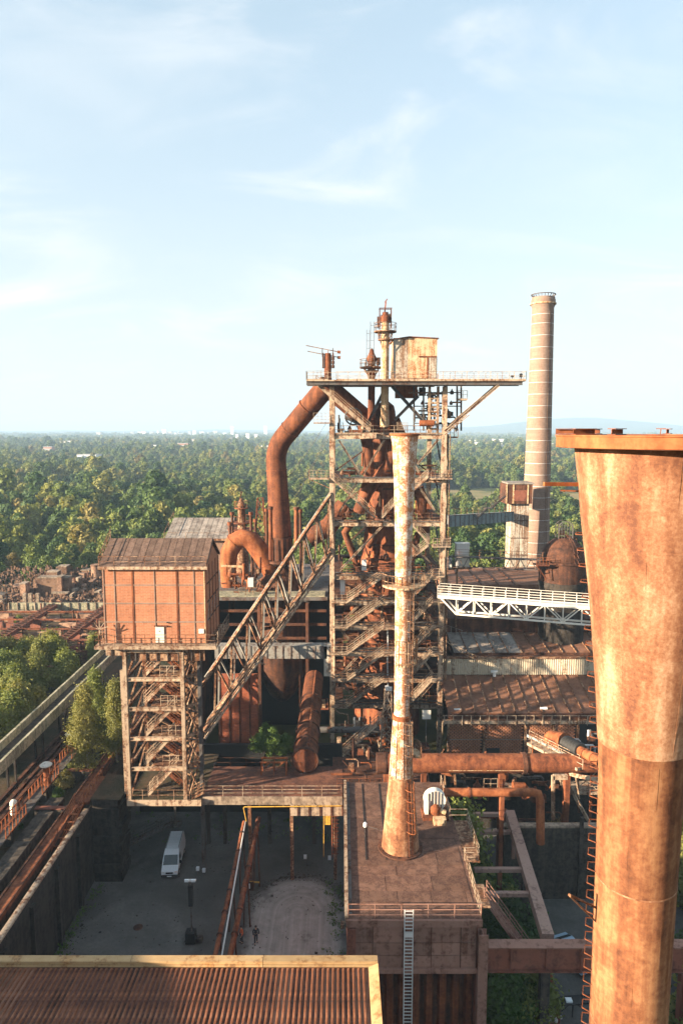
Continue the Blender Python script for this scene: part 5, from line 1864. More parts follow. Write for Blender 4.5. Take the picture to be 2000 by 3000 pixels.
for u in (612, 660, 790, 920):
    boxcol(MB(), at(u, 2450, 74).x, 74, 0, DZ - .6, .34).build('column', 'concrete_dark', e)
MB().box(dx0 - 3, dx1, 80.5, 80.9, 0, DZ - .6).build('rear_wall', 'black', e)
MB().box(on(0, 0, 5).x if False else at(512, 2350, 67).x - .1, at(512, 2350, 67).x + .1, 67.0, 67.2, 6.3, DZ - .6).build('hanger_post', 'concrete_dark', e)
stair(MB(), at(385, 2470, 72), at(505, 2412, 72), .8, (0, 1, 0)).build('stair', 'steel_dark', e)
MB().box(at(505, 2412, 72).x, at(515, 2412, 72).x + .6, 71.4, 72.6, at(505, 2412, 72).z - .15, at(505, 2412, 72).z).build('stair_landing', 'steel_dark', e)
# yellow service pipe and ladders under the deck edge
e = thing('yellow_pipe', 'thin yellow pipe slung below the deck edge with a bent down end', 'pipe', (-5, 67, 7))
pp = [at(722, 2406, 66.6), at(714, 2368, 66.6), at(716, 2364, 66.6), at(1000, 2361, 66.6)]
MB().tube(pp, .06, 8).build('run', 'yellow_paint', e)
for u in (760, 830, 900, 970):
    MB().bar(at(u, 2363, 66.64), at(u, 2350, 66.8), .04).build('hanger', 'steel_rusty', e)
e = thing('yellow_ladder', 'yellow caged ladder hanging under the deck beside the panel house', 'ladder', (-1.5, 68, 0))
for u, mt in ((948, 'yellow_paint'), (972, 'rust')):
    MB().bar(at(u, 2372, 67.3), at(u, 2510, 67.3), .07).build('stile', mt, e)
for k in range(12):
    v = 2380 + k * 11
    MB().bar(at(974, v, 67.3), at(992, v, 67.4), .05).build('rung', 'rust', e)
MB().box(at(952, 2390, 67.4).x, at(968, 2390, 67.4).x, 67.3, 67.6, at(0, 2415, 67.4).z, at(0, 2385, 67.4).z).build('junction_box', 'yellow_paint', e)

# ------------------------------------------------------------------ inclined skip bridge
e = thing('skip_bridge', 'inclined steel truss bridge climbing from the winding tower to the furnace', 'bridge', (-8, 79, 10))
T0, T1 = at(968, 1450, 93.5), at(590, 2010, 75.5)
B0, B1 = at(968, 1618, 93.5), at(597, 2142, 75.5)
far = V((0, 2.6, 0))
for q, off in ((0, V((0, 0, 0))), (1, far)):
    mt = 'steel_rusty' if q == 0 else 'steel_grey'
    MB().ibeam(T0 + off, T1 + off, .34, .36, .05).build('top_chord', mt, e)
    MB().ibeam(B0 + off, B1 + off, .34, .42, .05).build('bottom_chord', mt, e)
    n = 9
    for i in range(n):
        a, b = T0.lerp(T1, (i + .15) / n), T0.lerp(T1, (i + 1.15) / n)
        c, d = B0.lerp(B1, (i + .15) / n), B0.lerp(B1, (i + .95) / n)
        if i < n:
            MB().ibeam(a + off, B0.lerp(B1, min(1, (i + .35) / n)) + off, .2, .22, .03).build('post', mt, e)
        if i < n - 1:
            MB().ibeam(b + off, B0.lerp(B1, (i + .35) / n) + off, .18, .2, .03).build('diagonal', mt, e)
for i in range(19):
    c = B0.lerp(B1, (i + .3) / 19)
    MB().bar(c + V((0, .15, .1)), c + far + V((0, -.15, .1)), .14, .2).build('cross_tie', 'steel_rusty', e)
for i in range(9):
    c = T0.lerp(T1, (i + .4) / 9)
    MB().bar(c + V((0, .2, 0)), c + far - V((0, .2, 0)), .14).build('top_tie', 'steel_grey', e)
for yy in (.7, 1.9):
    MB().bar(B0 + V((0, yy, .32)), B1 + V((0, yy, .32)), .1, .16).build('rail', 'steel_rusty', e)
# maintenance stair along the near side
w0 = B0 + V((.3, -.65, -.45))
w1 = B1 + V((.3, -.65, -.45))
MB().bar(w0 + V((0, -.35, 0)), w1 + V((0, -.35, 0)), .08, .3).build('walkway_stringer', 'steel', e)
m = MB()
for i in range(70):
    c = w0.lerp(w1, i / 70)
    m.box(c.x - .14, c.x + .14, c.y - .33, c.y + .3, c.z, c.z + .03)
m.build('walkway_treads', 'rust_dark', e)
m = MB()
for h in (1.0, .5):
    m.bar(w0 + V((0, -.35, h)), w1 + V((0, -.35, h)), .05)
for i in range(22):
    c = w0.lerp(w1, i / 21) + V((0, -.35, 0))
    m.bar(c, c + V((0, 0, 1.0)), .045)
m.build('walkway_railing', 'steel', e)
for f in (.27, .5, .62):
    c = w0.lerp(w1, f)
    MB().bar(c + V((0, -.4, -.1)), c + V((.9, -.4, -.4)), .14).build('bracket', 'steel', e)

# duct crossing behind the skip bridge
e = thing('duct_bridge', 'boxy grey duct running level behind the inclined truss to the furnace', 'duct', (-8, 82, 18))
a, b = at(632, 1890, 88), at(958, 1890, 88)
zt_, zb_ = at(800, 1888, 88).z, at(800, 1924, 88).z
m = MB()
MB().bar((a.x, 88, (zt_ + zb_) / 2), (b.x, 88, (zt_ + zb_) / 2), 1.6, zt_ - zb_).build('box_duct', 'steel_grey', e)
dv = (V((b.x, 88, 0)) - V((a.x, 88, 0)))
for k in range(14):
    p = V((a.x, 88, (zt_ + zb_) / 2)) + dv * ((k + .5) / 14)
    MB().bar(p + V((0, -.84, -.9)), p + V((0, -.84, .9)), .06, .05).build('duct_flange', 'steel_dark', e)
MB().box(b.x - .4, b.x + .5, 87.2, 88.8, at(0, 1975, 88).z, zt_).build('duct_drop', 'pale_cladding', e)

# ------------------------------------------------------------------ ore hall behind: roof, open front, inner walls black in place of shade
e = thing('ore_hall', 'dark open-fronted hall behind the skip bridge left of the furnace frame', 'building', (-9, 95, 0))
hzr = at(700, 1748, 97.5).z
ohx0 = -21.0
MB().box(ohx0, -2.0, 97.2, 122, hzr - .5, hzr).build('roof', 'steel_dark', e)
MB().box(ohx0 + 1, -2.4, 97.3, 100.5, hzr + .002, hzr + .16).build('roof_edge', 'concrete_moss', e)
MB().box(ohx0, ohx0 + .4, 97.2, 121, 0, hzr - .52).build('side_wall', 'rust_dark', e)
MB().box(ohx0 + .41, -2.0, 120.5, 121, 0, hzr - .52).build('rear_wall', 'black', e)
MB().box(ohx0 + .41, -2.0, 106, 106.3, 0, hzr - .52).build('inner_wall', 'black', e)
for u in (640, 760, 900):
    boxcol(MB(), at(u, 1900, 98.2).x, 98.2, 0, hzr - .55, .4).build('column', 'rust_dark', e)
for v in (1790, 1830, 1870):
    z = at(700, v, 98.5).z
    MB().bar((ohx0 + .5, 98.6, z), (-2.2, 98.6, z), .14, .4).build('girt', 'rust_dark', e)
q0, q1 = at(642, 1975, 82), at(757, 2158, 82)
MB().box(q0.x, q1.x, 82, 82.3, q1.z - 3, q0.z).build('brick_screen', 'brick_red', e)
for u in (642, 672, 702, 732, 757):
    x = at(u, 2060, 82).x
    MB().box(x - .08, x + .08, 81.9, 81.99, q1.z - 3, q0.z).build('screen_post', 'rust_dark', e)
# machinery on the hall roof below the goose-neck
def clutter(e, seed, n, x0, x1, y0, y1, z0, z1, mats=('rust', 'rust_dark', 'rust_orange', 'steel_rusty'), smin=.25, smax=.9):
    """pipes, valves, boxes and posts packed into a volume; each its own part"""
    r_ = random.Random(seed)
    for k in range(n):
        x, y, z = r_.uniform(x0, x1), r_.uniform(y0, y1), r_.uniform(z0, z1)
        mt = r_.choice(mats)
        t_ = r_.random()
        s = r_.uniform(smin, smax)
        if t_ < .28:
            L = r_.uniform(1, 3.2)
            rr_ = r_.uniform(.06, .2)
            MB().tube([(x, y, z), (x + L * .5, y, z), (x + L * .5 + .25, y, z - .25), (x + L * .5 + .25, y, z - .25 - L * .3)], rr_, 8).build('pipe', mt, e, smooth=True)
        elif t_ < .5:
            L = r_.uniform(.8, 2.6)
            MB().tube([(x, y, z), (x, y, z + L)], r_.uniform(.06, .22), 8).build('pipe', mt, e, smooth=True)
        elif t_ < .62:
            m = MB()
            m.lathe((x, y), [(s * .35, z), (s * .5, z + s * .2), (s * .5, z + s * .7), (s * .2, z + s), (s * .12, z + s * 1.4)], 12, cap=True)
            m.build('valve', mt, e, smooth=True)
        elif t_ < .78:
            m = MB()
            m.box(x, x + s, y, y + s * .7, z, z + s * r_.uniform(.6, 1.3))
            m.box(x - .05, x + s + .05, y - .05, y + s * .7 + .05, z - .06, z - .002)
            m.build('housing', mt, e)
        elif t_ < .9:
            MB().ibeam((x - 1.2 * s, y, z), (x + 1.6 * s, y, z), .16, .22).build('beam', mt, e)
        else:
            MB().bar((x, y, z), (x + r_.uniform(-1, 1), y, z + r_.uniform(.8, 2)), .1).build('strut', mt, e)


e = thing('roof_machinery', 'tangle of rusty pumps and pipes on the hall roof under the goose-neck', 'machinery', (-15, 100, hzr))
clutter(e, 3, 42, at(655, 1700, 99.5).x, at(765, 1700, 99.5).x, 98.2, 102, hzr + .2, hzr + 3.4)
MB().box(at(727, 1700, 98.3).x, at(743, 1700, 98.3).x, 97.9, 98.6, at(0, 1718, 98.3).z, at(0, 1692, 98.3).z).build('control_box', 'grey_box', e)
MB().bar(at(648, 1658, 99), at(715, 1660, 99), .12, .3).build('beam', 'cream_rusty', e)
m = MB()
m.rail((at(700, 1690, 98).x, 97.6, hzr + .2), (at(762, 1690, 98).x, 97.6, hzr + .2), 1.1, .9, (1, .5), .05)
m.build('railing', 'steel_rusty', e)
# gas-cleaning spires behind the goose-neck
for nm, lab, u, vt, vb, Y in (('spire_vent', 'rusty stepped vent tower behind the goose-neck pipe', 707, 1460, 1560, 114), ('lattice_mast', 'slender lattice mast between goose-neck and downcomer', 762, 1458, 1570, 114)):
    p, q = at(u, vt, Y), at(u, vb, Y)
    e = thing(nm, lab, 'vent tower' if nm == 'spire_vent' else 'mast', (p.x, Y, hzr))
    if nm == 'spire_vent':
        MB().lathe((p.x, Y), [(1.1, hzr), (1.1, q.z), (.8, q.z + .4), (.62, q.z + 1.6), (.62, p.z - 1.4), (.75, p.z - 1.2), (.45, p.z - .6), (.25, p.z)], 16, cap=True).build('shaft', 'steel_rusty', e, smooth=True)
        for z, r in ((q.z + .5, 2.4), (q.z + 1.6, 1.7), (p.z - 1.7, 1.2)):
            MB().lathe((p.x, Y), [(.6, z), (r, z), (r, z + .12), (.6, z + .12)], 14).build('platform', 'rust', e)
            m = MB()
            for k in range(11):
                a = 2 * math.pi * k / 10
                c = V((p.x + r * math.cos(a), Y + r * math.sin(a), z + .12))
                m.bar(c, c + V((0, 0, 1.1)), .06)
                if k:
                    m.bar(c + V((0, 0, 1.1)), d + V((0, 0, 1.1)), .05)
                d = c
            m.build('platform_railing', 'rust', e)
        MB().bar((p.x - .3, Y, p.z - .4), (p.x + .1, Y, p.z + 1.2), .2).build('lever', 'rust_dark', e)
    else:
        for dx, dy in ((-1, -1), (1, -1), (-1, 1), (1, 1)):
            MB().bar((p.x + 1.2 * dx, Y + 1.2 * dy, hzr), (p.x + .45 * dx, Y + .45 * dy, p.z), .14).build('leg', 'rust', e)
        for k in range(6):
            f0, f1 = k / 6, (k + 1) / 6
            w0_, w1_ = 1.2 - .75 * f0, 1.2 - .75 * f1
            z0_, z1_ = hzr + (p.z - hzr) * f0, hzr + (p.z - hzr) * f1
            MB().bar((p.x - w0_, Y - w0_, z0_), (p.x + w1_, Y - w1_, z1_), .09).build('lacing', 'rust', e)
            MB().bar((p.x + w0_, Y - w0_, z0_), (p.x - w1_, Y - w1_, z1_), .09).build('lacing', 'rust', e)
            MB().bar((p.x - w1_, Y - w1_, z1_), (p.x + w1_, Y - w1_, z1_), .1).build('lacing', 'steel_rusty', e)
for k, (u, v0, v1) in enumerate(((680, 1500, 1560), (735, 1500, 1570), (781, 1490, 1580), (748, 1520, 1590), (880, 1492, 1570), (673, 1530, 1580))):
    p, q = at(u, v0, 110), at(u, v1, 110)
    e = thing('vent_pipe', ['leftmost thin rusty vent pipe beside the stepped vent tower', 'thin rusty vent pipe just right of the stepped vent tower', 'rusty vent pipe close left of the big downcomer', 'short rusty vent pipe in front of the lattice mast', 'rusty vent pipe close right of the big downcomer', 'short stub vent pipe at the left end of the hall roof'][k], 'pipe', (p.x, 110, hzr), None)
    MB().tube([(p.x, 110, hzr), (p.x, 110, p.z)], .22, 10).build('pipe', 'rust_dark', e, smooth=True)
    MB().tube([(p.x, 110, p.z - .5), (p.x, 110, p.z)], .36, 10).build('cap', 'rust', e, smooth=True)

# ------------------------------------------------------------------ round gas main running back over the deck
e = thing('gas_main', 'big rusty gas main with round closed end above the deck', 'pipe', (-4.0, 73, DZ))
gx, gz = at(893, 2228, 72).x, at(893, 2228, 72).z
MB().tube([(gx, 72.0, gz), (gx, 97, gz)], 1.34, 36).build('shell', 'rust_brown', e, smooth=True)
disc_y(MB(), (gx, gz), 1.30, 71.97, 72.2, 36).build('end_plate', 'rust', e, smooth=True)
ringp = [(gx + 1.44 * math.cos(a), 72.05, gz + 1.44 * math.sin(a)) for a in np.linspace(0, 2 * math.pi, 37)]
MB().tube(ringp, .11, 8, False).build('end_ring', 'rust_dark', e, smooth=True)
for y in (75, 79, 83, 88):
    disc_y(MB(), (gx, gz), 1.49, y, y + .12, 36).build('band', 'rust_dark', e, smooth=True)
MB().tube([(gx + .35, 72.6, gz + 1.55), (gx + .35, 96, gz + 1.55)], .16, 10).build('cable_duct', 'rust', e, smooth=True)
for s in (-1, 1):
    MB().bar((gx + .9 * s, 72.7, DZ), (gx + .2 * s, 72.7, gz - 1.3), .16).build('trestle_leg', 'steel_rusty', e)
    MB().bar((gx + .9 * s, 78, DZ), (gx + .9 * s, 78, gz - 1.0), .16).build('trestle_leg', 'rust_dark', e)
MB().bar((gx - .9, 72.7, DZ + .2), (gx + .9, 72.7, gz - 1.5), .1).build('trestle_brace', 'steel_rusty', e)

# orange trestle on the deck
p = at(803, 2265, 72.0)
e = thing('orange_trestle', 'small orange steel trestle table standing before the bush on the deck', 'trestle', (p.x, 72, DZ + .1))
for dx in (-1.35, 0, 1.35):
    MB().bar((p.x + dx, 71.6, DZ + .1), (p.x + dx, 71.6, DZ + 1.55), .13).build('leg', 'rust_orange', e)
    MB().bar((p.x + dx, 72.6, DZ + .1), (p.x + dx, 72.6, DZ + 1.55), .13).build('leg', 'rust_orange', e)
MB().bar((p.x - 1.5, 71.6, DZ + 1.6), (p.x + 1.5, 71.6, DZ + 1.6), .16).build('top_rail', 'rust_orange', e)
MB().bar((p.x - 1.5, 72.6, DZ + 1.6), (p.x + 1.5, 72.6, DZ + 1.6), .16).build('top_rail', 'rust_orange', e)
for dx in (-1.0, .45):
    MB().bar((p.x + dx, 71.6, DZ + 1.0), (p.x + dx + .5, 71.6, DZ + 1.5), .09).build('knee', 'rust_orange', e)

# ------------------------------------------------------------------ left: bunkers with tracks, walkway, conveyor
PLZ = 7.2
m = MB()
m.box(-125, -26.3, 14, 176, -1, PLZ)
o = tag(m.build('bunker_terrace', 'bunker_fill'), kind='structure')
e = thing('retaining_wall', 'dark shade-coloured retaining wall with pale coping along the left side of the yard', 'wall', (-26, 45, 0))
MB().box(-26.25, -25.9, 14, 67.5, 0, 8.35).build('wall_face', 'shade_black', e)  # face coloured almost black to carry the shade of the yard side
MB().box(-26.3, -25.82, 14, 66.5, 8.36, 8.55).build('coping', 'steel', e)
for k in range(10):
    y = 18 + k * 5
    MB().box(-25.89, -25.55, y, y + .6, 0, 7.6).build('buttress', 'shade_black', e)
m = MB()
rr = random.Random(12)
for k in range(6):     # broken masonry at the corner by the tower
    pass
e = thing('corner_pier', 'crumbling shade-coloured masonry pier below the left foot of the winding tower', 'pier', (-23.5, 68, 0))
for k in range(9):
    z = k * 1.02
    w = rr.uniform(-.2, .2)
    MB().box(-25.85 + rr.uniform(0, .12), -22.9 + w, 67.0 + rr.uniform(0, .25), 70.2, z + .01, z + 1.0).build('stone_course', 'shade_black', e)  # courses darkened in colour to look deep in shade
MB().box(-25.8, -22.7, 66.9, 72, 9.2, DZ - .02).build('cap', 'bunker_fill', e)

def strip(name, label, cat, x0, x1, y0, y1, z0, z1, mat, **kw):
    e = thing(name, label, cat, ((x0 + x1) / 2, y0, z0), kw.get('group'))
    return e


e = thing('crane_rail_girder', 'long rusty crane rail girder running back beside the retaining wall', 'girder', (-27.6, 60, PLZ))
MB().box(-28.25, -27.1, 30, 92, 8.2, 8.5).build('top_plate', 'rust', e)
MB().box(-27.95, -27.4, 30, 92, PLZ, 8.19).build('web', 'rust_dark', e)
MB().box(-28.25, -28.1, 30, 92, 8.51, 8.66).build('rail', 'rust_dark', e)
MB().box(-27.22, -27.1, 30, 92, 8.51, 8.64).build('rail', 'rust_dark', e)
e = thing('slab_strip', 'dark concrete slab strip between the crane rail and the vent walkway', 'slab', (-30, 55, PLZ))
for k in range(9):
    y = 34 + k * 3.9
    MB().box(-30.9, -29.4, y + .02, y + 3.86, PLZ, 8.3 + .03 * (k % 2)).build('slab', 'concrete_dark', e)
for y in (66.5, 74.5, 83):
    e = thing('cross_wall', {66.5: 'low concrete cross wall nearest the camera between the left tracks', 74.5: 'low concrete cross wall halfway along the left tracks', 83: 'low concrete cross wall farthest back between the left tracks'}[y], 'wall', (-30, y, PLZ))
    MB().box(-31.4, -28.4, y, y + .5, PLZ, 8.4).build('wall_body', 'concrete_dark', e)
    MB().box(-31.42, -28.38, y - .05, y + .55, 8.41, 8.52).build('coping', 'pink_dark', e)
# vent walkway
e = thing('vent_walkway', 'rusty railed walkway with vents running back through the left bunkers', 'walkway', (-32, 75, PLZ))
MB().box(-32.6, -31.6, 52, 98, 8.55, 8.7).build('deck', 'steel_dark', e)
for y0 in (52, 60, 68, 76, 84, 91):
    MB().rail((-32.58, y0, 8.7), (-32.58, y0 + 6.6, 8.7), 1.1, .75, (1, .1), .09).build('railing', 'rust_orange', e)
    MB().rail((-31.62, y0 + 1, 8.7), (-31.62, y0 + 5.2, 8.7), 1.1, .75, (1, .1), .09).build('railing', 'rust_orange', e)
    MB().box(-32.5, -31.7, y0 + 2, y0 + 2.5, PLZ, 8.54).build('support', 'concrete_dark', e)
for k, (u, v) in enumerate(((302, 2085), (210, 2195), (138, 2290))):
    p = on(u, v, 9.0)
    e = thing('roof_vent', ['orange vent pipe with white cap, farthest of three on the left walkway', 'orange vent pipe with white cap, middle of three on the left walkway', 'orange vent pipe with white cap, nearest of three on the left walkway'][k], 'vent', (p.x, p.y, 8.7), 'vents on the left walkway')
    MB().lathe((p.x, p.y), [(.36, 8.7), (.32, 8.9), (.32, 10.6), (.36, 10.7)], 16, cap=True).build('pipe', 'rust_orange', e, smooth=True)
    MB().lathe((p.x, p.y), [(.62, 10.85), (.66, 10.95), (.4, 11.15), (.1, 11.25)], 16, cap=True).build('cap', 'white_paint', e, smooth=True)
    MB().lathe((p.x, p.y), [(.2, 10.7), (.2, 10.9)], 10, cap=True).build('neck', 'rust_dark', e)
p = on(42, 2385, 8.6)
e = thing('white_tank', 'small white tank on the left walkway near the picture edge', 'tank', (p.x, p.y, 8.6))
MB().lathe((p.x, p.y), [(.3, 8.6), (.34, 8.7), (.34, 9.9), (.2, 10.1), (.05, 10.15)], 14, cap=True).build('shell', 'white_paint', e, smooth=True)
for z in (8.9, 9.5):
    MB().lathe((p.x, p.y), [(.35, z), (.37, z + .02), (.37, z + .08), (.35, z + .1)], 14).build('band', 'rust', e)
e = thing('bunker_beams', 'dark parallel rusty beams lying left of the vent walkway', 'beams', (-34, 60, PLZ))
for k, x in enumerate((-33.3, -34.1, -35.0, -35.9)):
    MB().ibeam((x, 46, 8.0 + .15 * (k % 2)), (x, 100, 8.0 + .15 * (k % 2)), .38, .6).build('beam', 'rust_dark', e)
for y in np.arange(48, 100, 6):
    MB().bar((-36.3, y, 7.4), (-33.0, y, 7.4), .4, .36).build('sleeper', 'rust_dark', e)
# rusty stair railing by the corner
e = thing('bunker_steps', 'rusty railed steps climbing beside the pale coping at the tower foot', 'stairs', (-26.8, 62, PLZ))
stair(MB(), (-26.75, 60.5, PLZ + .6), (-26.75, 66.5, DZ - .2), .9, (1, 0, 0)).build('flight', 'rust_orange', e)
MB().rail((-26.3, 66.6, DZ - .2), (-26.3, 72, DZ - .2), 1.1, .8, (1, .5), .07).build('railing', 'rust_orange', e)
MB().box(-27.2, -25.9, 66.6, 72, DZ - .45, DZ - .21).build('landing', 'rust', e)
# trough conveyor
e = thing('conveyor_trough', 'long pale mossy conveyor trough running back above the left bunkers', 'conveyor', (-36.4, 85, PLZ))
cz = 12.0
MB().box(-37.5, -35.2, 40, 106, cz - .25, cz).build('floor', 'concrete_dark', e)
for k in range(16):
    y = 40 + k * 4.1
    for x in (-37.62, -35.4):
        MB().box(x, x + .28, y + .015, y + 4.085, cz - .35, cz + .95 + .02 * (k % 2)).build('side_slab', 'concrete_moss', e)
for k in range(9):
    y = 44 + k * 7
    MB().box(-36.9, -36.7, y, y + .25, PLZ, cz - .26).build('post', 'shade_black', e)
    MB().box(-36.0, -35.8, y, y + .25, PLZ, cz - .26).build('post', 'shade_black', e)

# ------------------------------------------------------------------ far left: girders, rubble bunkers, ruin
for k, (x, lab) in enumerate(((-62.3, 'rusty rail girder crossing the rubble, left one of two'), (-50.3, 'rusty rail girder crossing the rubble, right one of two'))):
    e = thing('rail_girder', lab, 'girder', (x, 130, PLZ), 'rail girders over the rubble')
    for dx in (-.75, .75):
        MB().ibeam((x + dx, 104, 9.2), (x + dx, 149, 9.2), .35, .7).build('beam', 'pink_dark', e)
    for y in np.arange(105, 149, 1.3):
        MB().box(x - 1.0, x + 1.0, y, y + .35, 9.56, 9.68).build('sleeper', 'rust_dark', e)
    for y in (110, 120, 130, 140):
        MB().box(x - .9, x + .9, y, y + .6, PLZ, 8.84).build('pier', 'ruin_stone', e)
rr = random.Random(77)
for k, y in enumerate((107, 114.5, 121, 128, 134.5, 140.5)):
    labs = ['nearest', 'second', 'third', 'fourth', 'fifth', 'farthest']
    e = thing('bunker_wall', '%s rubble bunker wall with rusty frame in the rows before the ruin' % labs[k], 'wall', (-62, y, PLZ), 'bunker walls before the ruin')
    x = -82.0
    while x < -42:
        L = rr.uniform(2.2, 4.8)
        h = rr.uniform(.7, 2.0)
        MB().rough(x, x + L - .05, y, y + rr.uniform(.7, 1.2), PLZ, PLZ + h, rr, .22).build('wall_piece', rr.choice(['ruin_stone', 'ruin_stone', 'pink_dark']), e)
        if rr.random() < .8:
            MB().bar((x + .3, y - .15, PLZ), (x + .3, y - .15, PLZ + h + rr.uniform(.3, 1.1)), .22).build('frame_post', 'rust_dark', e)
        x += L
    MB().bar((-82, y - .2, PLZ + 2.2), (-43, y - .2, PLZ + 2.2), .22, .3).build('frame_rail', rr.choice(['rust', 'pink_dark']), e)
    clutter(e, 200 + k, 12, -80, -44, y + 1.5, y + 5, PLZ + .1, PLZ + .6, ('rust', 'ruin_stone', 'rust_dark', 'pink_dark'), .5, 1.2)
e = thing('balustrade', 'long pale concrete balustrade in front of the stone ruin on the left', 'balustrade', (-60, 146, PLZ))
b0, b1 = at(28, 1785, 146).x, -40.0
zb0 = at(28, 1786, 146).z
n = 17
for k in range(n):
    xa = b0 + (b1 - b0) * k / n
    xb = b0 + (b1 - b0) * (k + 1) / n
    MB().box(xa + .03, xb - .03, 146, 146.3, zb0, zb0 + 1.5).build('slab', 'concrete_moss', e)
    MB().box(xa - .09, xa + .09, 145.8, 145.98, zb0 - .1, zb0 + 1.55).build('pilaster', 'concrete', e)
MB().box(b0 - .3, b1, 145.7, 149, zb0 - .4, zb0 - .12).build('ledge', 'concrete', e)
MB().box(b0, b1, 146.4, 148.8, PLZ, zb0 - .41).build('base', 'ruin_stone', e)
e = thing('stone_ruin', 'stepped stone ruin of old bunkers with stubby towers on the left', 'ruin', (-62, 160, PLZ))
rr = random.Random(5)
for r_i, y in enumerate((150, 152.6, 155.4, 158, 161, 164, 167.5)):
    x = -84 + r_i * 2.2
    base = PLZ + .5 + r_i * .62
    while x < -36:
        L = rr.uniform(.6, 1.5)
        h = base + rr.choice([0, .2, .5, .9, 1.3]) * (1.0 if rr.random() < .7 else 0)
        MB().rough(x, x + L - .1, y + rr.uniform(-.3, .3), y + rr.uniform(1.6, 2.6), PLZ, h + .5, rr, .16).build('stone_block', rr.choice(['ruin_stone', 'ruin_stone', 'brick_far', 'concrete']), e)
        if rr.random() < .35:
            MB().rough(x + .1, x + .45, y - .6, y - .3, PLZ, h + rr.uniform(-.5, 1.3), rr, .06).build('stub_post', rr.choice(['ruin_stone', 'rust_dark']), e)
        x += L
rub = MB()
for k in range(1500):
    x, y = rr.uniform(-84, -38), rr.uniform(147.5, 171)
    z = PLZ + .5 + max(0, (y - 150)) * .2
    q = rr.uniform(.12, .38)
    rub.rough(x, x + q * 1.4, y, y + q, z + rr.uniform(0, 1.0), z + rr.uniform(1.0, 1.3) + q, rr, .08)
o = rub.build('rubble', 'ruin_stone', e)
o['kind'] = 'stuff'
for (u0, u1, vt, Y) in ((171, 195, 1661, 166), (139, 168, 1677, 162), (263, 293, 1656, 164), (238, 262, 1672, 167), (110, 200, 1694, 155), (58, 75, 1712, 153), (168, 180, 1692, 154)):
    p, q = at(u0, vt, Y), at(u1, vt, Y)
    if u0 == 263:
        MB().lathe(((p.x + q.x) / 2, Y + 1), [(1.25, PLZ), (1.2, p.z - .3), (1.3, p.z - .2), (1.3, p.z)], 16, cap=True).build('round_tower', 'ruin_stone', e, smooth=True)
    else:
        MB().box(p.x, q.x, Y, Y + 2.2, PLZ, p.z).build('stub_tower', 'ruin_stone', e)
        MB().box(p.x - .1, q.x + .1, Y - .1, Y + 2.3, p.z + .01, p.z + .22).build('tower_cap', 'concrete', e)
p = at(85, 1745, 147)
e = thing('gate_posts', 'small concrete portal on the balustrade before the ruin', 'portal', (p.x, 147, zb0))
zt2 = at(85, 1738, 147).z
for u in (74, 90, 112):
    x = at(u, 1745, 147).x
    MB().box(x - .35, x + .35, 146.6, 147.3, zb0, zt2).build('post', 'concrete', e)
MB().box(at(72, 0, 147).x - .4, at(114, 0, 147).x + .4, 146.5, 147.4, zt2 + .01, zt2 + .3).build('lintel', 'concrete', e)

# far hall with grey gabled roof behind
e = thing('grey_roof_hall', 'hall with pale grey roof behind the winding house', 'building', (-26, 126, 0))
g0, g1 = at(484, 1577, 122), at(672, 1577, 122)
gr_ = at(500, 1517, 129)
MB().prism([(122, 0), (136, 0), (136, g0.z), (129, gr_.z - .3), (122, g0.z)], 'x', g0.x + .3, g1.x).build('wall', 'brick_far', e)
rf = MB().add([(g0.x, 121.5, g0.z), (g1.x, 121.5, g0.z), (g1.x, 129, gr_.z), (g0.x, 129, gr_.z), (g1.x, 136.5, g0.z), (g0.x, 136.5, g0.z)], [(0, 1, 2, 3), (3, 2, 4, 5)]).build('roof', 'slate_roof', e)
n = 12
for k in range(n):
    xa = g0.x + (g1.x - g0.x) * k / n + .04
    xb = g0.x + (g1.x - g0.x) * (k + 1) / n - .04
    d = .04 + .02 * (k % 2)
    MB().add([(xa, 121.45, g0.z + d), (xb, 121.45, g0.z + d), (xb, 128.9, gr_.z + d), (xa, 128.9, gr_.z + d)], [(0, 1, 2, 3)]).build('roof_sheet', 'slate_roof', rf)
MB().box(g0.x - .1, g1.x + .1, 121.3, 121.44, g0.z - .35, g0.z + .05).build('gutter', 'steel_rusty', e)
MB().rail((g0.x, 121.5, g0.z + .1), (g1.x, 121.5, g0.z + .1), 1.0, 3.5, (1,), .06).build('roof_railing', 'steel_rusty', e)
m = MB()
m.bar((g0.x - .05, 121.5, g0.z + 1.1), (g0.x - .05, 129, gr_.z + 1.1), .07)
for f in (0, .5, 1):
    m.bar((g0.x - .05, 121.5 + 7.5 * f, g0.z + (gr_.z - g0.z) * f), (g0.x - .05, 121.5 + 7.5 * f, g0.z + (gr_.z - g0.z) * f + 1.1), .07)
m.build('gable_railing', 'steel_rusty', e)
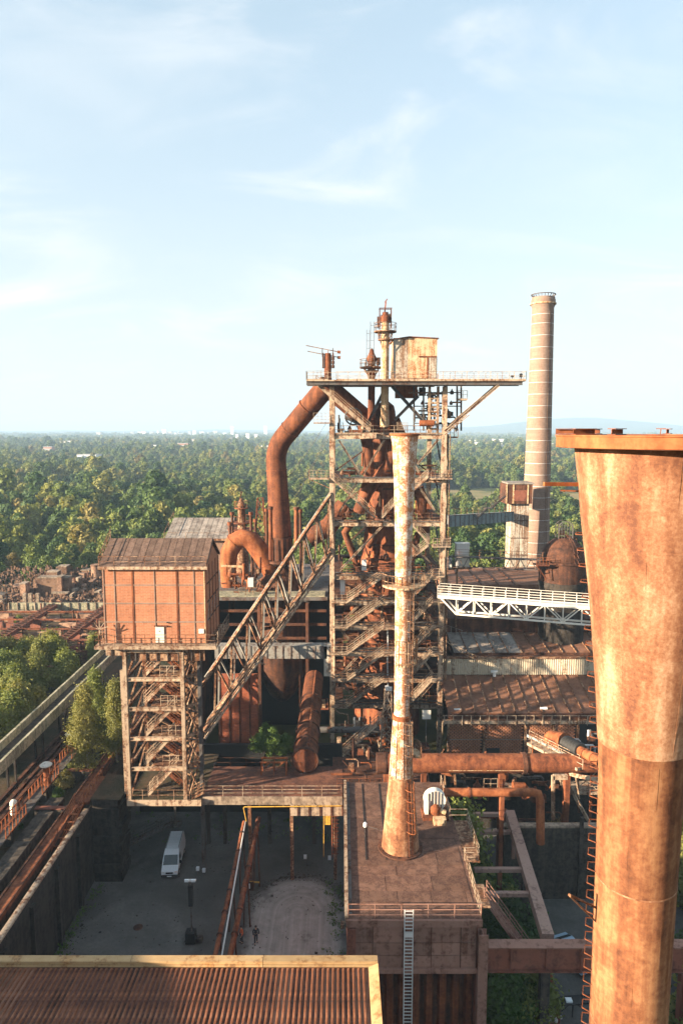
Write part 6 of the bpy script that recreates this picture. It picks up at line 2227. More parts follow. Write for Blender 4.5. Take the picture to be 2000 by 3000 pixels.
# ------------------------------------------------------------------ cast house right of the furnace: sheet roofs, clerestory, lattice brick wall
e = thing('cast_house', 'cast house with brown seamed sheet roof and lattice brick wall right of the furnace', 'building', (24, 96.32, 0))
RX0, RX1 = 15.2, 45.0
ye0, ze0 = 89.6, at(1400, 2088, 89.6).z
ye1, ze1 = 97.44, at(1400, 1978, 97.44).z
x = RX0
k = 0
rr = random.Random(15)
rx_first = at(1312, 2088, 89.6).x
x = rx_first
while x < RX1:
    xb = x + 1.82
    d = rr.uniform(0, .03)
    MB().add([(x + .05, ye0, ze0 + d), (xb - .05, ye0, ze0 + d), (xb - .05, ye1, ze1 + d), (x + .05, ye1, ze1 + d),
              (x + .05, ye0, ze0 - .1), (xb - .05, ye0, ze0 - .1), (xb - .05, ye1, ze1 - .1), (x + .05, ye1, ze1 - .1)],
             [(0, 1, 2, 3), (7, 6, 5, 4), (0, 4, 5, 1), (1, 5, 6, 2), (2, 6, 7, 3), (3, 7, 4, 0)]).build('roof_sheet', 'rust_roof', e)
    MB().bar((xb, ye0 - .05, ze0 + .08), (xb, ye1, ze1 + .08), .12, .2).build('roof_seam', 'steel_rusty', e)
    x = xb
MB().add([(rx_first, ye0 + .2, ze0 - .16), (RX1, ye0 + .2, ze0 - .16), (RX1, ye1, ze1 - .16), (rx_first, ye1, ze1 - .16)], [(0, 1, 2, 3)]).build('roof_deck', 'rust_dark', e)
# clerestory band of pale corrugated sheet
zc0, zc1 = ze1 + .1, at(1400, 1928, 97.44).z
x = rx_first
m = MB()
while x < RX1:
    m.add([(x, 97.46, zc0), (x + .10, 97.37, zc0), (x + .22, 97.37, zc0), (x + .32, 97.46, zc0), (x, 97.46, zc1), (x + .10, 97.37, zc1), (x + .22, 97.37, zc1), (x + .32, 97.46, zc1)],
          [(0, 1, 5, 4), (1, 2, 6, 5), (2, 3, 7, 6)])
    x += .32
    if (x - rx_first) > 3.8 or x >= RX1:
        m.build('clerestory_sheet', 'clad_cream', e)
        m = MB()
        rx_first2 = x
        rx_first, _keep = x, rx_first
rx_first = at(1312, 2088, 89.6).x
MB().box(rx_first, RX1, 97.55, 97.78, zc0 - .5, zc1 + .3).build('clerestory_wall', 'rust_dark', e)
MB().box(rx_first, RX1, 97.1, 97.54, zc1 + .02, zc1 + .22).build('clerestory_gutter', 'steel_rusty', e)
# upper roof
yu0, zu0 = 98.11, at(1400, 1912, 98.11).z
yu1 = 105.28
zu1 = at(1400, 1852, yu1).z
xu0 = at(1328, 1912, 98.11).x
x = xu0
k = 0
while x < RX1:
    xb = x + 2.0
    mt = 'slate_roof' if x < at(1530, 1880, 100.8).x - 1 else 'rust_roof'
    MB().add([(x + .04, yu0, zu0), (xb - .04, yu0, zu0), (xb - .04, yu1, zu1), (x + .04, yu1, zu1)], [(0, 1, 2, 3)]).build('upper_roof_sheet', mt, e)
    MB().bar((xb, yu0 - .05, zu0 + .07), (xb, yu1, zu1 + .07), .1, .16).build('roof_seam', 'steel_rusty', e)
    x = xb
MB().box(xu0, RX1, yu0, yu1, zu0 - .8, zu0 - .06).build('upper_wall', 'rust_dark', e)
MB().box(xu0 - .2, RX1, yu1 + .02, 125.44, 0, zu1 + 2.2).build('rear_block', 'rust_dark', e)
MB().box(at(1310, 1745, 120.96).x, RX1, 120.96, 136.64, 0, at(1400, 1712, 120.96).z - .05).build('rear_shed', 'rust_roof', e)
x = at(1310, 1745, 120.96).x
while x < 32:
    MB().bar((x, 120.85, at(1400, 1712, 120.96).z + .04), (x, 135.52, at(1400, 1712, 120.96).z + .04), .14, .16).build('roof_seam', 'rust_dark', e)
    x += 3.0
# gutter walkway with brackets
zg = ze0 - .45
MB().box(rx_first - .8, RX1, ye0 - .85, ye0 - .05, zg - .55, zg - .42).build('gutter_walk', 'steel_rusty', e)
MB().box(rx_first - .8, RX1, ye0 - .9, ye0 - .86, zg - .75, zg - .30).build('gutter_fascia', 'steel', e)
MB().box(rx_first - .8, RX1, ye0 - .9, ye0 - .83, zg + .36, zg + .44).build('gutter_rail', 'steel', e)
x = rx_first - .7
b0_ = None
k = 0
while x < RX1:
    if b0_ is None:
        b0_ = MB().box(x, x + .1, ye0 - 1.0, ye0 - .91, zg - .9, zg + .5).build('gutter_bracket', 'steel', e)
    else:
        inst(b0_, 'gutter_bracket', e, (k * 1.2, 0, 0))
    k += 1
    x += 1.2
MB().box(rx_first, RX1, ye0 - .2, ye0, zg - .4, ze0 - .1).build('eave_wall', 'rust_dark', e)
# lattice brickwork between posts
zl0, zl1 = at(1400, 2216, 89.6).z, zg - .8
def lattice(x0, x1, z0, z1, y):
    m = MB()
    bh, bw = .22, .32
    rows = int((z1 - z0) / bh)
    for r_ in range(rows):
        z = z0 + r_ * bh
        x = x0 + (bw * .75 if r_ % 2 else 0)
        while x + bw < x1:
            m.box(x, x + bw + .02, y, y + .2, z + .002, z + bh - .002)
            x += bw * 1.5
        m.box(x0, x0 + .07, y + .005, y + .19, z, z + bh)
    return m
posts = [at(u, 2170, 89.49).x for u in (1312, 1416, 1537, 1620, 1690)]
for a, b in zip(posts[:-1], posts[1:]):
    o = lattice(a + .16, b - .16, zl0, zl1, 89.49).build('lattice_brick', 'brick', e)
    o['kind'] = 'stuff'
    MB().box(a + .1, b - .1, 89.44, 89.48, (zl0 + zl1) / 2 - .06, (zl0 + zl1) / 2 + .06).build('lattice_rail', 'brick_pale', e)
for a in posts:
    MB().box(a - .14, a + .14, 89.32, 89.66, 0, zl1).build('lattice_post', 'steel_rusty', e)
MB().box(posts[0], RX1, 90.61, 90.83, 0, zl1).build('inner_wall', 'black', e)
MB().box(at(1424, 2190, 89.38).x, at(1462, 2190, 89.38).x, 89.26, 89.42, at(0, 2212, 89.38).z, at(0, 2192, 89.38).z).build('vent_hole', 'black', e)
MB().box(posts[0] - 1, RX1, 89.26, 89.82, 0, zl0 - .05).build('base_wall', 'concrete_dark', e)
# small items on the roof
for k, (u, v) in enumerate(((1340, 2080), (1592, 2076), (1447, 1968))):
    p = at(u, v, 90.27 if k < 2 else 96.99)
    o = thing('roof_ventilator', ['pale ventilator at the left foot of the brown seamed roof', 'pale ventilator low on the brown seamed roof near the big stack', 'small pale lamp below the corrugated clerestory band'][k], 'ventilator', (p.x, p.y, p.z - .3))
    MB().tube([(p.x - .5, p.y, p.z), (p.x + .45, p.y, p.z + .05)], .2, 12).build('drum', 'galvanised', o, smooth=True)
    MB().box(p.x - .2, p.x + .2, p.y - .15, p.y + .15, p.z - .7, p.z - .1).build('foot', 'grey_box', o)
e = thing('round_tank_top', 'round open tank rim on the roofs beside the big stack', 'tank', (33, 108.64, 0))
p = at(1710, 1845, 108.64)
MB().lathe((p.x, 108.64), [(4.2, 0), (4.2, p.z), (4.4, p.z + .05), (4.4, p.z + .3), (4.1, p.z + .3), (4.1, p.z - .6), (.1, p.z - .6)], 36).build('shell', 'rust', e, smooth=True)
for k in range(10):
    a = 2 * math.pi * k / 10
    MB().bar((p.x + 4.42 * math.cos(a), 108.64 + 4.42 * math.sin(a), p.z - 3), (p.x + 4.42 * math.cos(a), 108.64 + 4.42 * math.sin(a), p.z), .12).build('rim_stay', 'rust_dark', e)
# loop of railing on the upper roof
e = thing('roof_catwalk', 'sagging rusty catwalk railing over the slate coloured upper roof', 'catwalk', (15, 98.56, 15))
a, b = at(1300, 1862, 96.99), at(1452, 1930, 96.77)
m = MB()
for i in range(14):
    f0, f1 = i / 14, (i + 1) / 14
    sag = lambda f: V((0, 0, -.9 * math.sin(math.pi * f)))
    p, q = a.lerp(b, f0) + sag(f0), a.lerp(b, f1) + sag(f1)
    m.bar(p, q, .06)
    m.bar(p + V((0, 0, -.55)), q + V((0, 0, -.55)), .08)
    m.bar(p + V((0, 0, -.55)), (p + q) / 2, .05)
    m.bar((p + q) / 2, q + V((0, 0, -.55)), .05)
m.build('truss_rail', 'steel', e)
m = MB()
for i in range(13):
    f = i / 12
    p = at(1305, 1852, 98.56).lerp(at(1490, 1915, 98), f)
    m.bar(p, p + V((0, 0, 1.1)), .05)
m.bar(at(1305, 1852, 98.56) + V((0, 0, 1.1)), at(1490, 1915, 98) + V((0, 0, 1.1)), .05)
m.build('hand_rail', 'steel_grey', e)

# ------------------------------------------------------------------ white truss footbridge
e = thing('truss_footbridge', 'white painted truss footbridge leading right from the furnace frame', 'bridge', (20, 91.84, 22))
zb_ = 24.05
a, b = on(1281, 1748, zb_), on(1760, 1784, zb_)
d = (b - a).normalized()
s = V((-d.y, d.x, 0)) * 1.6
for q, off in ((0, V((0, 0, 0))), (1, s)):
    MB().bar(a + off, b + off, .22, .38).build('top_chord', 'white_paint', e)
    a2 = a + d * 2.6 + V((0, 0, -2.25))
    MB().bar(a2 + off, b + off + V((0, 0, -2.25)), .2, .22).build('bottom_chord', 'white_paint', e)
    MB().bar(a + d * .3 + off, a2 + off, .2).build('end_post', 'white_paint', e)
    n = 8
    L = (b - a2).length
    for i in range(n):
        t0, t1 = a2 + (b + V((0, 0, -2.25)) - a2) * (i / n), a2 + (b + V((0, 0, -2.25)) - a2) * ((i + 1) / n)
        u0, u1 = t0 + V((0, 0, 2.25)), t1 + V((0, 0, 2.25))
        MB().bar(t0 + off, u0 + off, .12).build('vertical', 'white_paint', e)
        if i % 2:
            MB().bar(t1 + off, u0 + off, .14).build('diagonal', 'white_paint', e)
        else:
            MB().bar(t0 + off, u1 + off, .14).build('diagonal', 'white_paint', e)
    MB().rail(a + off + V((0, 0, .17)), b + off + V((0, 0, .17)), 1.4, 1.5, (1, .75, .5, .25), .055).build('railing', 'white_paint', e)
for i in range(14):
    c = a.lerp(b, (i + .5) / 14)
    MB().bar(c + V((0, 0, -.1)), c + s + V((0, 0, -.1)), .12).build('cross_beam', 'white_paint', e)
MB().add([a + V((0, 0, .18)), b + V((0, 0, .18)), b + s + V((0, 0, .18)), a + s + V((0, 0, .18)), a + V((0, 0, .12)), b + V((0, 0, .12)), b + s + V((0, 0, .12)), a + s + V((0, 0, .12))],
         [(0, 1, 2, 3), (7, 6, 5, 4), (0, 4, 5, 1), (1, 5, 6, 2), (2, 6, 7, 3), (3, 7, 4, 0)]).build('deck', 'galvanised', e)
MB().bar(a + V((.2, .6, -.2)), V((a.x + .4, a.y + .6, zb_ - 2.6)), .16).build('support', 'cream_rusty', e)

# ------------------------------------------------------------------ tall brick chimney with iron hoops
p0 = at(1579, 868, 150)
cx0 = (at(1540, 1700, 150).x + at(1620, 1700, 150).x) / 2
cxx = 42.6
e = thing('brick_chimney', 'tall slender pinkish brick chimney with pale hoops behind the works', 'chimney', (cxx, 150, 0))
zt_ = at(1580, 872, 150).z
r_of = lambda z: 3.35 - (3.35 - 2.22) * (z / zt_) ** .9
ps = [(r_of(z), z) for z in np.linspace(0, zt_ - 2.2, 12)]
MB().lathe((cxx, 150), ps + [(2.32, zt_ - 2.0), (2.5, zt_ - 1.6), (2.5, zt_ - .5), (2.38, zt_ - .4), (2.38, zt_), (1.9, zt_)], 40).build('shaft', 'brick_pale', e, smooth=True)
z = zt_ - 3.6
i = 0
while z > 4:
    r = r_of(z)
    MB().lathe((cxx, 150), [(r + .0, z - .04), (r + .03, z - .04), (r + .03, z + .04), (r + .0, z + .04)], 40).build('hoop', 'galvanised', e, smooth=True)
    z -= 2.45 if i > 0 else 1.9
    i += 1
MB().lathe((cxx, 150), [(2.52, zt_ - 1.5), (2.72, zt_ - 1.48), (2.72, zt_ - 1.2), (2.52, zt_ - 1.18)], 32).build('crown_ring', 'cream_rusty', e, smooth=True)
m = MB()
for k in range(22):
    a = 2 * math.pi * k / 22
    c, s_ = math.cos(a), math.sin(a)
    m.bar((cxx + 2.1 * c, 150 + 2.1 * s_, zt_), (cxx + 2.45 * c, 150 + 2.45 * s_, zt_ + .55), .10)
m.lathe((cxx, 150), [(2.4, zt_ + .5), (2.55, zt_ + .5), (2.55, zt_ + .66), (2.4, zt_ + .66), (2.4, zt_ + .5)], 24)
m.build('crown_cage', 'steel_dark', e)
ladder(MB(), cxx + 1.6, 150 - 2.9, 6, zt_ - 3, .5, out=(.45, -.9), t=.06, x1=cxx + 1.0, y1=150 - 2.05, step=1.2).build('ladder', 'steel_rusty', e)

# ------------------------------------------------------------------ lift silo with gantry
sy_ = 140.0
q0, q1 = at(1493, 1600, sy_), at(1546, 1600, sy_)
e = thing('lift_tower', 'pale rust-streaked metal clad lift tower left of the brick chimney', 'tower', ((q0.x + q1.x) / 2, sy_, 0))
zt_ = at(1500, 1475, sy_).z
MB().box(q0.x + .1, q1.x - .1, sy_ + .1, sy_ + 4, 0, zt_).build('core', 'rust_dark', e)
nz = 9
for i in range(nz):
    za, zb2 = zt_ * i / nz, zt_ * (i + 1) / nz
    for j in range(4):
        xa = q0.x + (q1.x - q0.x) * j / 4
        xb = q0.x + (q1.x - q0.x) * (j + 1) / 4
        MB().box(xa + .04, xb - .04, sy_, sy_ + .09, za + .08, zb2 - .08).build('panel', 'pale_cladding', e)
    MB().box(q0.x - .06, q1.x + .06, sy_ - .06, sy_ - .005, zb2 - .07, zb2 + .07).build('panel_belt', 'rust_dark', e)
    for j in range(3):
        ya = sy_ + .1 + 3.9 * j / 3
        MB().box(q0.x, q0.x + .09, ya + .04, ya + 1.26, za + .08, zb2 - .08).build('panel', 'pale_cladding', e)
t0, t1 = at(1477, 1475, sy_), at(1556, 1418, sy_)
MB().box(t0.x, t1.x, sy_ - .8, sy_ + 4.5, zt_ + .02, t1.z).build('head_box', 'rust_dark', e)
for u in (1478, 1498, 1540):
    x = at(u, 1450, sy_).x
    MB().box(x, x + .28, sy_ - .9, sy_ - .81, zt_ + .05, t1.z - .05).build('head_post', 'cream_rusty', e)
MB().box(at(1500, 1450, sy_).x + .1, at(1538, 1450, sy_).x, sy_ - .89, sy_ - .81, zt_ + .6, t1.z - 1.2).build('head_panel', 'pink_dark', e)
MB().box(t0.x + .3, t1.x + .3, sy_ - 1.0, sy_ + 4.6, t1.z + .02, t1.z + .3).build('head_roof', 'slate_roof', e)
e = thing('gantry_bridge', 'grey-blue plated gantry bridge from the furnace to the lift tower', 'bridge', (25, 125, 26))
a, b = at(1300, 1527, 118), at(1493, 1513, 139)
hgt = 1.9
MB().bar(a, b, 1.6, hgt).build('box_girder', 'steel_blue', e)
d = (b - a)
sv = V((d.y, -d.x, 0)).normalized() * .83
for k in range(16):
    p = a + d * ((k + .5) / 16) + sv
    MB().bar(p - V((0, 0, hgt / 2)), p + V((0, 0, hgt / 2)), .12, .06).build('stiffener', 'steel_dark', e)
MB().bar(a + sv + V((0, 0, hgt / 2 + .06)), b + sv + V((0, 0, hgt / 2 + .06)), .14, .1).build('top_edge', 'steel_dark', e)
MB().rail(a + sv + V((0, 0, hgt / 2 + .1)), b + sv + V((0, 0, hgt / 2 + .1)), 1.2, 2.2, (1, .5), .06).build('railing', 'steel_rusty', e)
stair(MB(), at(1395, 1520, 124), at(1425, 1490, 124), 1.0, (0, 1, 0)).build('stair', 'steel_dark', e)
stair(MB(), at(1438, 1488, 126), at(1480, 1452, 130), 1.0, (0, 1, 0)).build('stair', 'steel_dark', e)
MB().bar(at(1423, 1490, 125), at(1440, 1488, 126), 1.0, .12).build('stair_landing', 'steel_dark', e)

# ------------------------------------------------------------------ stove with dome
sx_, sy_ = (at(1600, 1640, 101).x + at(1735, 1640, 101).x) / 2, 104.0
e = thing('hot_blast_stove', 'dark red hot blast stove with riveted dome partly behind the big stack', 'stove', (sx_, sy_, 0))
zs_ = at(1660, 1650, 101).z
R_ = 3.35
MB().lathe((sx_, sy_), [(R_ + .05, 0), (R_ + .05, zs_ - 4.2), (R_ + .25, zs_ - 4.1), (R_ + .25, zs_ - 3.2)], 40).build('shell', 'shade_black', e, smooth=True)
MB().lathe((sx_, sy_), [(R_ + .22, zs_ - 3.19), (R_ + .22, zs_ - .4), (R_ + .35, zs_ - .3), (R_ + .35, zs_), (R_ + .1, zs_ + .05)], 40).build('shell_collar', 'rust_dark', e, smooth=True)
dp = [(R_ * math.cos(a), zs_ + .05 + R_ * 1.02 * math.sin(a)) for a in np.linspace(0, R(80), 12)] + [(.6, zs_ + R_ * 1.03)]
MB().lathe((sx_, sy_), dp, 40).build('dome', 'rust_dark', e, smooth=True)
zt_ = zs_ + R_
m = MB()
for k in range(7):
    a = math.pi * k / 6
    pass
for dy in (-.8, .8):
    arcp = [V((sx_ - 1.05, sy_ + dy, zt_)), V((sx_ - 1.05, sy_ + dy, zt_ + 1.8))] + [V((sx_ - 1.05 * math.cos(a), sy_ + dy, zt_ + 1.8 + .8 * math.sin(a))) for a in np.linspace(.3, math.pi - .3, 7)] + [V((sx_ + 1.05, sy_ + dy, zt_ + 1.8)), V((sx_ + 1.05, sy_ + dy, zt_))]
    for p, q in zip(arcp[:-1], arcp[1:]):
        m.bar(p, q, .12)
    for z in (.5, 1.0, 1.5, 2.0):
        m.bar((sx_ - 1.05, sy_ + dy, zt_ + z), (sx_ + 1.05, sy_ + dy, zt_ + z), .05)
    for x in (-.6, -.2, .2, .6):
        m.bar((sx_ + x, sy_ + dy, zt_), (sx_ + x, sy_ + dy, zt_ + 2.3), .05)
m.build('top_cage', 'steel_dark', e)
clutter(e, 61, 6, sx_ - .6, sx_ + .6, sy_ - .4, sy_ + .5, zt_ - .2, zt_ + .5, ('rust_dark', 'rust'), .3, .6)
m = MB()
for k in range(8):
    a = R(-70 + 8 * k * .0)
    q = R(12 * k)
    r0, z0 = (R_ + .35) * math.cos(q) , zs_ + (R_ + .35) * math.sin(q)
    for w in (-.3, .3):
        an_ = R(-75) + w / R_
        m.bar((sx_ + r0 * math.cos(an_), sy_ + r0 * math.sin(an_), z0), (sx_ + (r0 - .5) * math.cos(an_), sy_ + (r0 - .5) * math.sin(an_), z0 + .6), .07)
m.build('dome_ladder', 'rust_dark', e)
x0 = at(1598, 1655, 101).x
MB().box(x0 - 1.6, x0 + .3, 100.2, 102, zs_ - .3, zs_ - .16).build('balcony', 'rust', e)
MB().rail((x0 - 1.6, 100.25, zs_ - .16), (x0 + .3, 100.25, zs_ - .16), 1.15, .5, (1, .66, .33), .06).build('balcony_railing', 'rust', e)
MB().bar((x0 - 1.5, 100.4, zs_ - .3), (x0 + .1, 100.8, zs_ - 2.4), .14).build('balcony_strut', 'rust', e)
# catwalk between furnace and stove with the grey cabins
e = thing('truss_catwalk', 'thin rusty truss catwalk leading from the furnace to the stove balcony', 'catwalk', (20, 102, 22))
a, b = at(1312, 1630, 104), at(1585, 1640, 101)
MB().bar(a, b, 1.0, .16).build('deck', 'steel_dark', e)
MB().rail(a + V((0, -.5, .08)), b + V((0, -.5, .08)), 1.15, 1.5, (1, .66, .33), .05).build('railing', 'steel_rusty', e)
for i in range(9):
    p, q = a.lerp(b, i / 9), a.lerp(b, (i + 1) / 9)
    lo = V((0, -.3, -1.5))
    MB().bar(p, (p + q) / 2 + lo, .09).build('lacing', 'steel_dark', e)
    MB().bar((p + q) / 2 + lo, q, .09).build('lacing', 'steel_dark', e)
MB().bar(a + V((.8, -.3, -1.5)), b + V((-.8, -.3, -1.5)), .12).build('bottom_chord', 'steel_dark', e)
for k, (u0, u1, v0, v1, lab) in enumerate(((1335, 1375, 1595, 1662, 'tall pale grey cabin on the catwalk right of the furnace'), (1303, 1323, 1640, 1665, 'small white cabinet on the ledge right of the furnace frame'))):
    p, q = at(u0, v1, 104.5), at(u1, v0, 104.5)
    e = thing('cabin', lab, 'cabin', ((p.x + q.x) / 2, 104.5, p.z))
    MB().box(p.x, q.x, 104.5, 106.0, p.z, q.z).build('body', 'grey_box', e)
    MB().box(p.x - .08, q.x + .08, 104.4, 106.1, q.z + .01, q.z + .12).build('roof', 'galvanised', e)
    MB().box(p.x + (q.x - p.x) * .38, q.x - .05, 104.42, 104.49, p.z + .1, p.z + (q.z - p.z) * .55).build('door', 'white_paint', e)
    MB().box(p.x - .5, q.x + .4, 104.2, 106.1, p.z - .22, p.z - .02).build('platform', 'steel_rusty', e)
    MB().bar((p.x + .3, 105.2, 8), (p.x + .3, 105.2, p.z - .22), .25).build('post', 'steel_rusty', e)

# ------------------------------------------------------------------ big level gas pipe, bend pipe
e = thing('level_pipe', 'fat rusty pipe lying level in front of the lattice brick wall', 'pipe', (16, 69, 8))
za, zb2 = at(1300, 2209, 69).z, at(1300, 2262, 69).z
zc_, rc_ = (za + zb2) / 2, (za - zb2) / 2
MB().tube([(at(1115, 2235, 69).x, 69, zc_), (at(1528, 2235, 69).x, 69, zc_)], rc_, 32).build('shell', 'rust', e, smooth=True)
MB().tube([(at(1536, 2235, 69).x, 69, zc_), (32, 69, zc_)], rc_ * .97, 32).build('shell', 'rust', e, smooth=True)
MB().tube([(at(1526, 2235, 69).x, 69, zc_), (at(1538, 2235, 69).x, 69, zc_)], rc_ * 1.12, 32).build('flange', 'rust_dark', e, smooth=True)
MB().bar((at(1310, 2250, 69).x, 69 - rc_ * .93, zc_ - .35), (at(1528, 2250, 69).x, 69 - rc_ * .93, zc_ - .35), .06, .05).build('seam_strip', 'cream_rusty', e)
for u in (1130, 1240, 1468, 1660):
    x = at(u, 2260, 69).x
    MB().box(x - .25, x + .25, 68.6, 69.4, 0, zc_ - rc_ + .05).build('support', 'rust', e)
MB().tube([(at(1130, 2235, 69).x - 1.0, 69, zc_), (at(1130, 2235, 69).x, 69, zc_)], rc_ * 1.08, 24).build('end_cap', 'rust_dark', e, smooth=True)
e = thing('elbow_pipe', 'orange rusty pipe with right-angle bend dropping behind the concrete frame', 'pipe', (15, 62, 5))
p = [at(1300, 2321, 62), at(1558, 2321, 62), at(1576, 2325, 62), at(1581, 2345, 62), at(1582, 2425, 62), at(1582, 2470, 62)]
for q in p:
    q.y = 62
MB().tube(p, .40, 20).build('run', 'rust_orange', e, smooth=True)
MB().tube([at(1370, 2321, 62), at(1376, 2321, 62)], .46, 20).build('flange', 'rust', e, smooth=True)
x = at(1470, 2330, 62).x
MB().box(x - .2, x + .2, 61.9, 62.3, 0, at(0, 2332, 62).z).build('support', 'rust', e)
e = thing('dark_basin', 'low dark concrete basin wall under the bend pipe', 'wall', (19, 63, 0))
MB().box(at(1480, 2460, 64).x, 30, 64.5, 65, 0, at(0, 2425, 64.5).z).build('wall', 'concrete_dark', e)
MB().box(at(1480, 2460, 64).x - .1, 30, 64.4, 65.1, at(0, 2425, 64.5).z + .01, at(0, 2425, 64.5).z + .2).build('coping', 'concrete', e)
MB().box(at(1700, 2400, 64).x, at(1710, 2400, 64).x, 64.0, 64.3, 0, 9).build('post', 'concrete_dark', e)
# pipe work in the shade under the level pipe
e = thing('shade_backing', 'added black wall standing in for deep shade under the fat level pipe', 'wall', (20, 77, 0))
MB().box(9.5, 31, 77, 77.4, 0, at(1400, 2266, 77).z).build('wall_body', 'shade_black', e)  # added dark wall: hides the yard behind and reads as shade
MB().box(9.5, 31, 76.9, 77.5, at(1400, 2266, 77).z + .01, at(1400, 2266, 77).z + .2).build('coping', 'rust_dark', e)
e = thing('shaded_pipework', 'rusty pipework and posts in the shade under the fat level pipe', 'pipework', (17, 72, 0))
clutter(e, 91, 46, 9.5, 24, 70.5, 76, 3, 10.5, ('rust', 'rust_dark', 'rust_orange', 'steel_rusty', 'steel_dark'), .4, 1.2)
p = at(1500, 2300, 68)
MB().tube([(p.x, 67.8, p.z - .2), (p.x + 1.0, 67.8, p.z - .2), (p.x + 1.5, 67.8, p.z - 1.0)], .6, 18).build('bend', 'rust_orange', e, smooth=True)
MB().rail(at(1416, 2310, 68), at(1456, 2310, 68), 1.1, .8, (1, .5), .05).build('railing', 'steel', e)
for u0, u1, v0, v1 in ((1300, 1304, 2270, 2315), (1330, 1335, 2265, 2320), (1690, 1694, 2270, 2380)):
    MB().bar(at(u0, v0, 69.5), at(u1, v1, 69.5), .2).build('post', 'steel_rusty', e)
MB().bar(at(1619, 2272, 66), at(1619, 2400, 66), .3).build('post', 'steel', e)
MB().bar(at(1619, 2276, 66), at(1660, 2276, 66), .3, .5).build('beam', 'steel', e)
# sloped conveyor and pipe at the right, round lifting ring
e = thing('sloped_pipe', 'orange pipe with dark bellows sloping down to the big stack', 'pipe', (28, 70, 12))
p = [at(1612, 2168, 74), at(1655, 2176, 72), at(1700, 2200, 69), at(1780, 2245, 64)]
MB().tube([p[0], p[1]], 1.05, 24).build('drum', 'rust_orange', e, smooth=True)
q = [p[1].lerp(p[2], t) for t in np.linspace(0, 1, 13)]
MB().tube(q, [.85 if i % 2 else .72 for i in range(13)], 20).build('bellows', 'black', e, smooth=True)
MB().tube([p[2], p[3]], .5, 20).build('pipe', 'rust_orange', e, smooth=True)
for f in (.2, .5, .8):
    c = p[2].lerp(p[3], f)
    dd = (p[3] - p[2]).normalized() * .06
    MB().tube([c - dd, c + dd], .58, 20).build('flange', 'rust', e, smooth=True)
e = thing('sloped_walkway', 'narrow railed walkway sloping down right beside the lattice wall', 'walkway', (24, 72, 10))
a, b = at(1552, 2176, 74.5), at(1700, 2252, 68)
MB().bar(a, b, 1.0, .3).build('deck', 'steel', e)
MB().bar(a + V((0, 1.2, .3)), b + V((0, 1.2, .3)), .2, .3).build('side_beam', 'steel_blue', e)
MB().rail(a + V((0, -.5, .15)), b + V((0, -.5, .15)), 1.1, 1.4, (1, .5), .06).build('railing', 'steel', e)
MB().rail(a + V((0, .5, .15)), b + V((0, .5, .15)), 1.1, 1.4, (1, .5), .06).build('railing', 'steel', e)
MB().bar((a.x, a.y, 8), a, .25).build('post', 'steel', e)
clutter(e, 17, 16, 25, 30, 70.5, 74, 11.5, 13.5, ('rust', 'rust_dark', 'steel_dark', 'galvanised'), .3, .8)
e = thing('ring_platform', 'curved steel ring gantry with lattice platform behind the big stack', 'gantry', (23, 60, 5))
cc = on(1760, 2245, 11.2)
zc_ = 11.2
rg = on(1632, 2245, 11.2)
rad_ = cc.x - rg.x
m = MB()
arcp = [V((cc.x + rad_ * math.cos(a), rg.y + .6 * rad_ * math.sin(a), zc_)) for a in np.linspace(R(100), R(262), 22)]
for p, q in zip(arcp[:-1], arcp[1:]):
    m.bar(p, q, .12, .42)
m.build('ring_beam', 'steel', e)
for k in (4, 8, 12, 16):
    MB().bar(arcp[k] + V((0, 0, -.2)), (arcp[k].x + .5, arcp[k].y, zc_ - 2.6), .12).build('hanger', 'steel', e)
zp_ = zc_ - 2.7
MB().box(cc.x - rad_ * .75, cc.x + .5, rg.y - .6, rg.y + 2.0, zp_ - .2, zp_).build('platform', 'steel', e)
MB().rail((cc.x - rad_ * .75, rg.y - .6, zp_), (cc.x + .5, rg.y - .6, zp_), 1.15, .9, (1, .66, .33), .05).build('platform_railing', 'steel', e)
MB().bar((cc.x - rad_ * .7, rg.y - .5, zp_), (cc.x - .2, rg.y - .5, zc_), .07).build('lacing', 'steel', e)
MB().bar((cc.x - .2, rg.y - .5, zp_), (cc.x - rad_ * .7, rg.y - .5, zc_), .07).build('lacing', 'steel', e)
MB().ibeam((cc.x - rad_ * .95, rg.y - .2, zc_ - .3), (cc.x + .2, rg.y - 2.5, 2.4), .3, .3).build('raking_strut', 'steel', e)
for s_ in (-.6, .8):
    MB().bar((cc.x + s_, rg.y + 1, 0), (cc.x + s_, rg.y + 1, zc_), .25).build('post', 'rust', e)
# ------------------------------------------------------------------ furnace foot: platforms, masts and pipes in front of the hearth
e = thing('hearth_platform', 'crowded steel platform with stairs at the foot of the furnace', 'platform', (5, 88, 0))
hz_ = at(1000, 2175, 91.3).z
MB().box(-1.0, 12, 85.25, 91.3, hz_ - .3, hz_).build('deck', 'rust_dark', e)
MB().box(-1.0, 13, 83.6, 85.14, 0, hz_ - 1.5).build('front_wall', 'rust_dark', e)
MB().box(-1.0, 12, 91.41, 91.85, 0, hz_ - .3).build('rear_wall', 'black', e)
MB().rail((-.9, 85.36, hz_), (12.8, 85.36, hz_), 1.1, 1.5, (1, .5), .055).build('railing', 'steel_rusty', e)
for x in (-.6, 3, 6.5, 10, 12.7):
    boxcol(MB(), x, 85.36, 0, hz_ - .3, .3).build('column', 'steel_rusty', e)
stair(MB(), at(942, 2262, 83.82), at(988, 2212, 83.82), .9, (0, 1, 0)).build('stair', 'steel', e)
stair(MB(), at(1002, 2212, 84.48), at(1118, 2108, 86.9), .95, (0, 1, 0)).build('stair', 'steel', e)
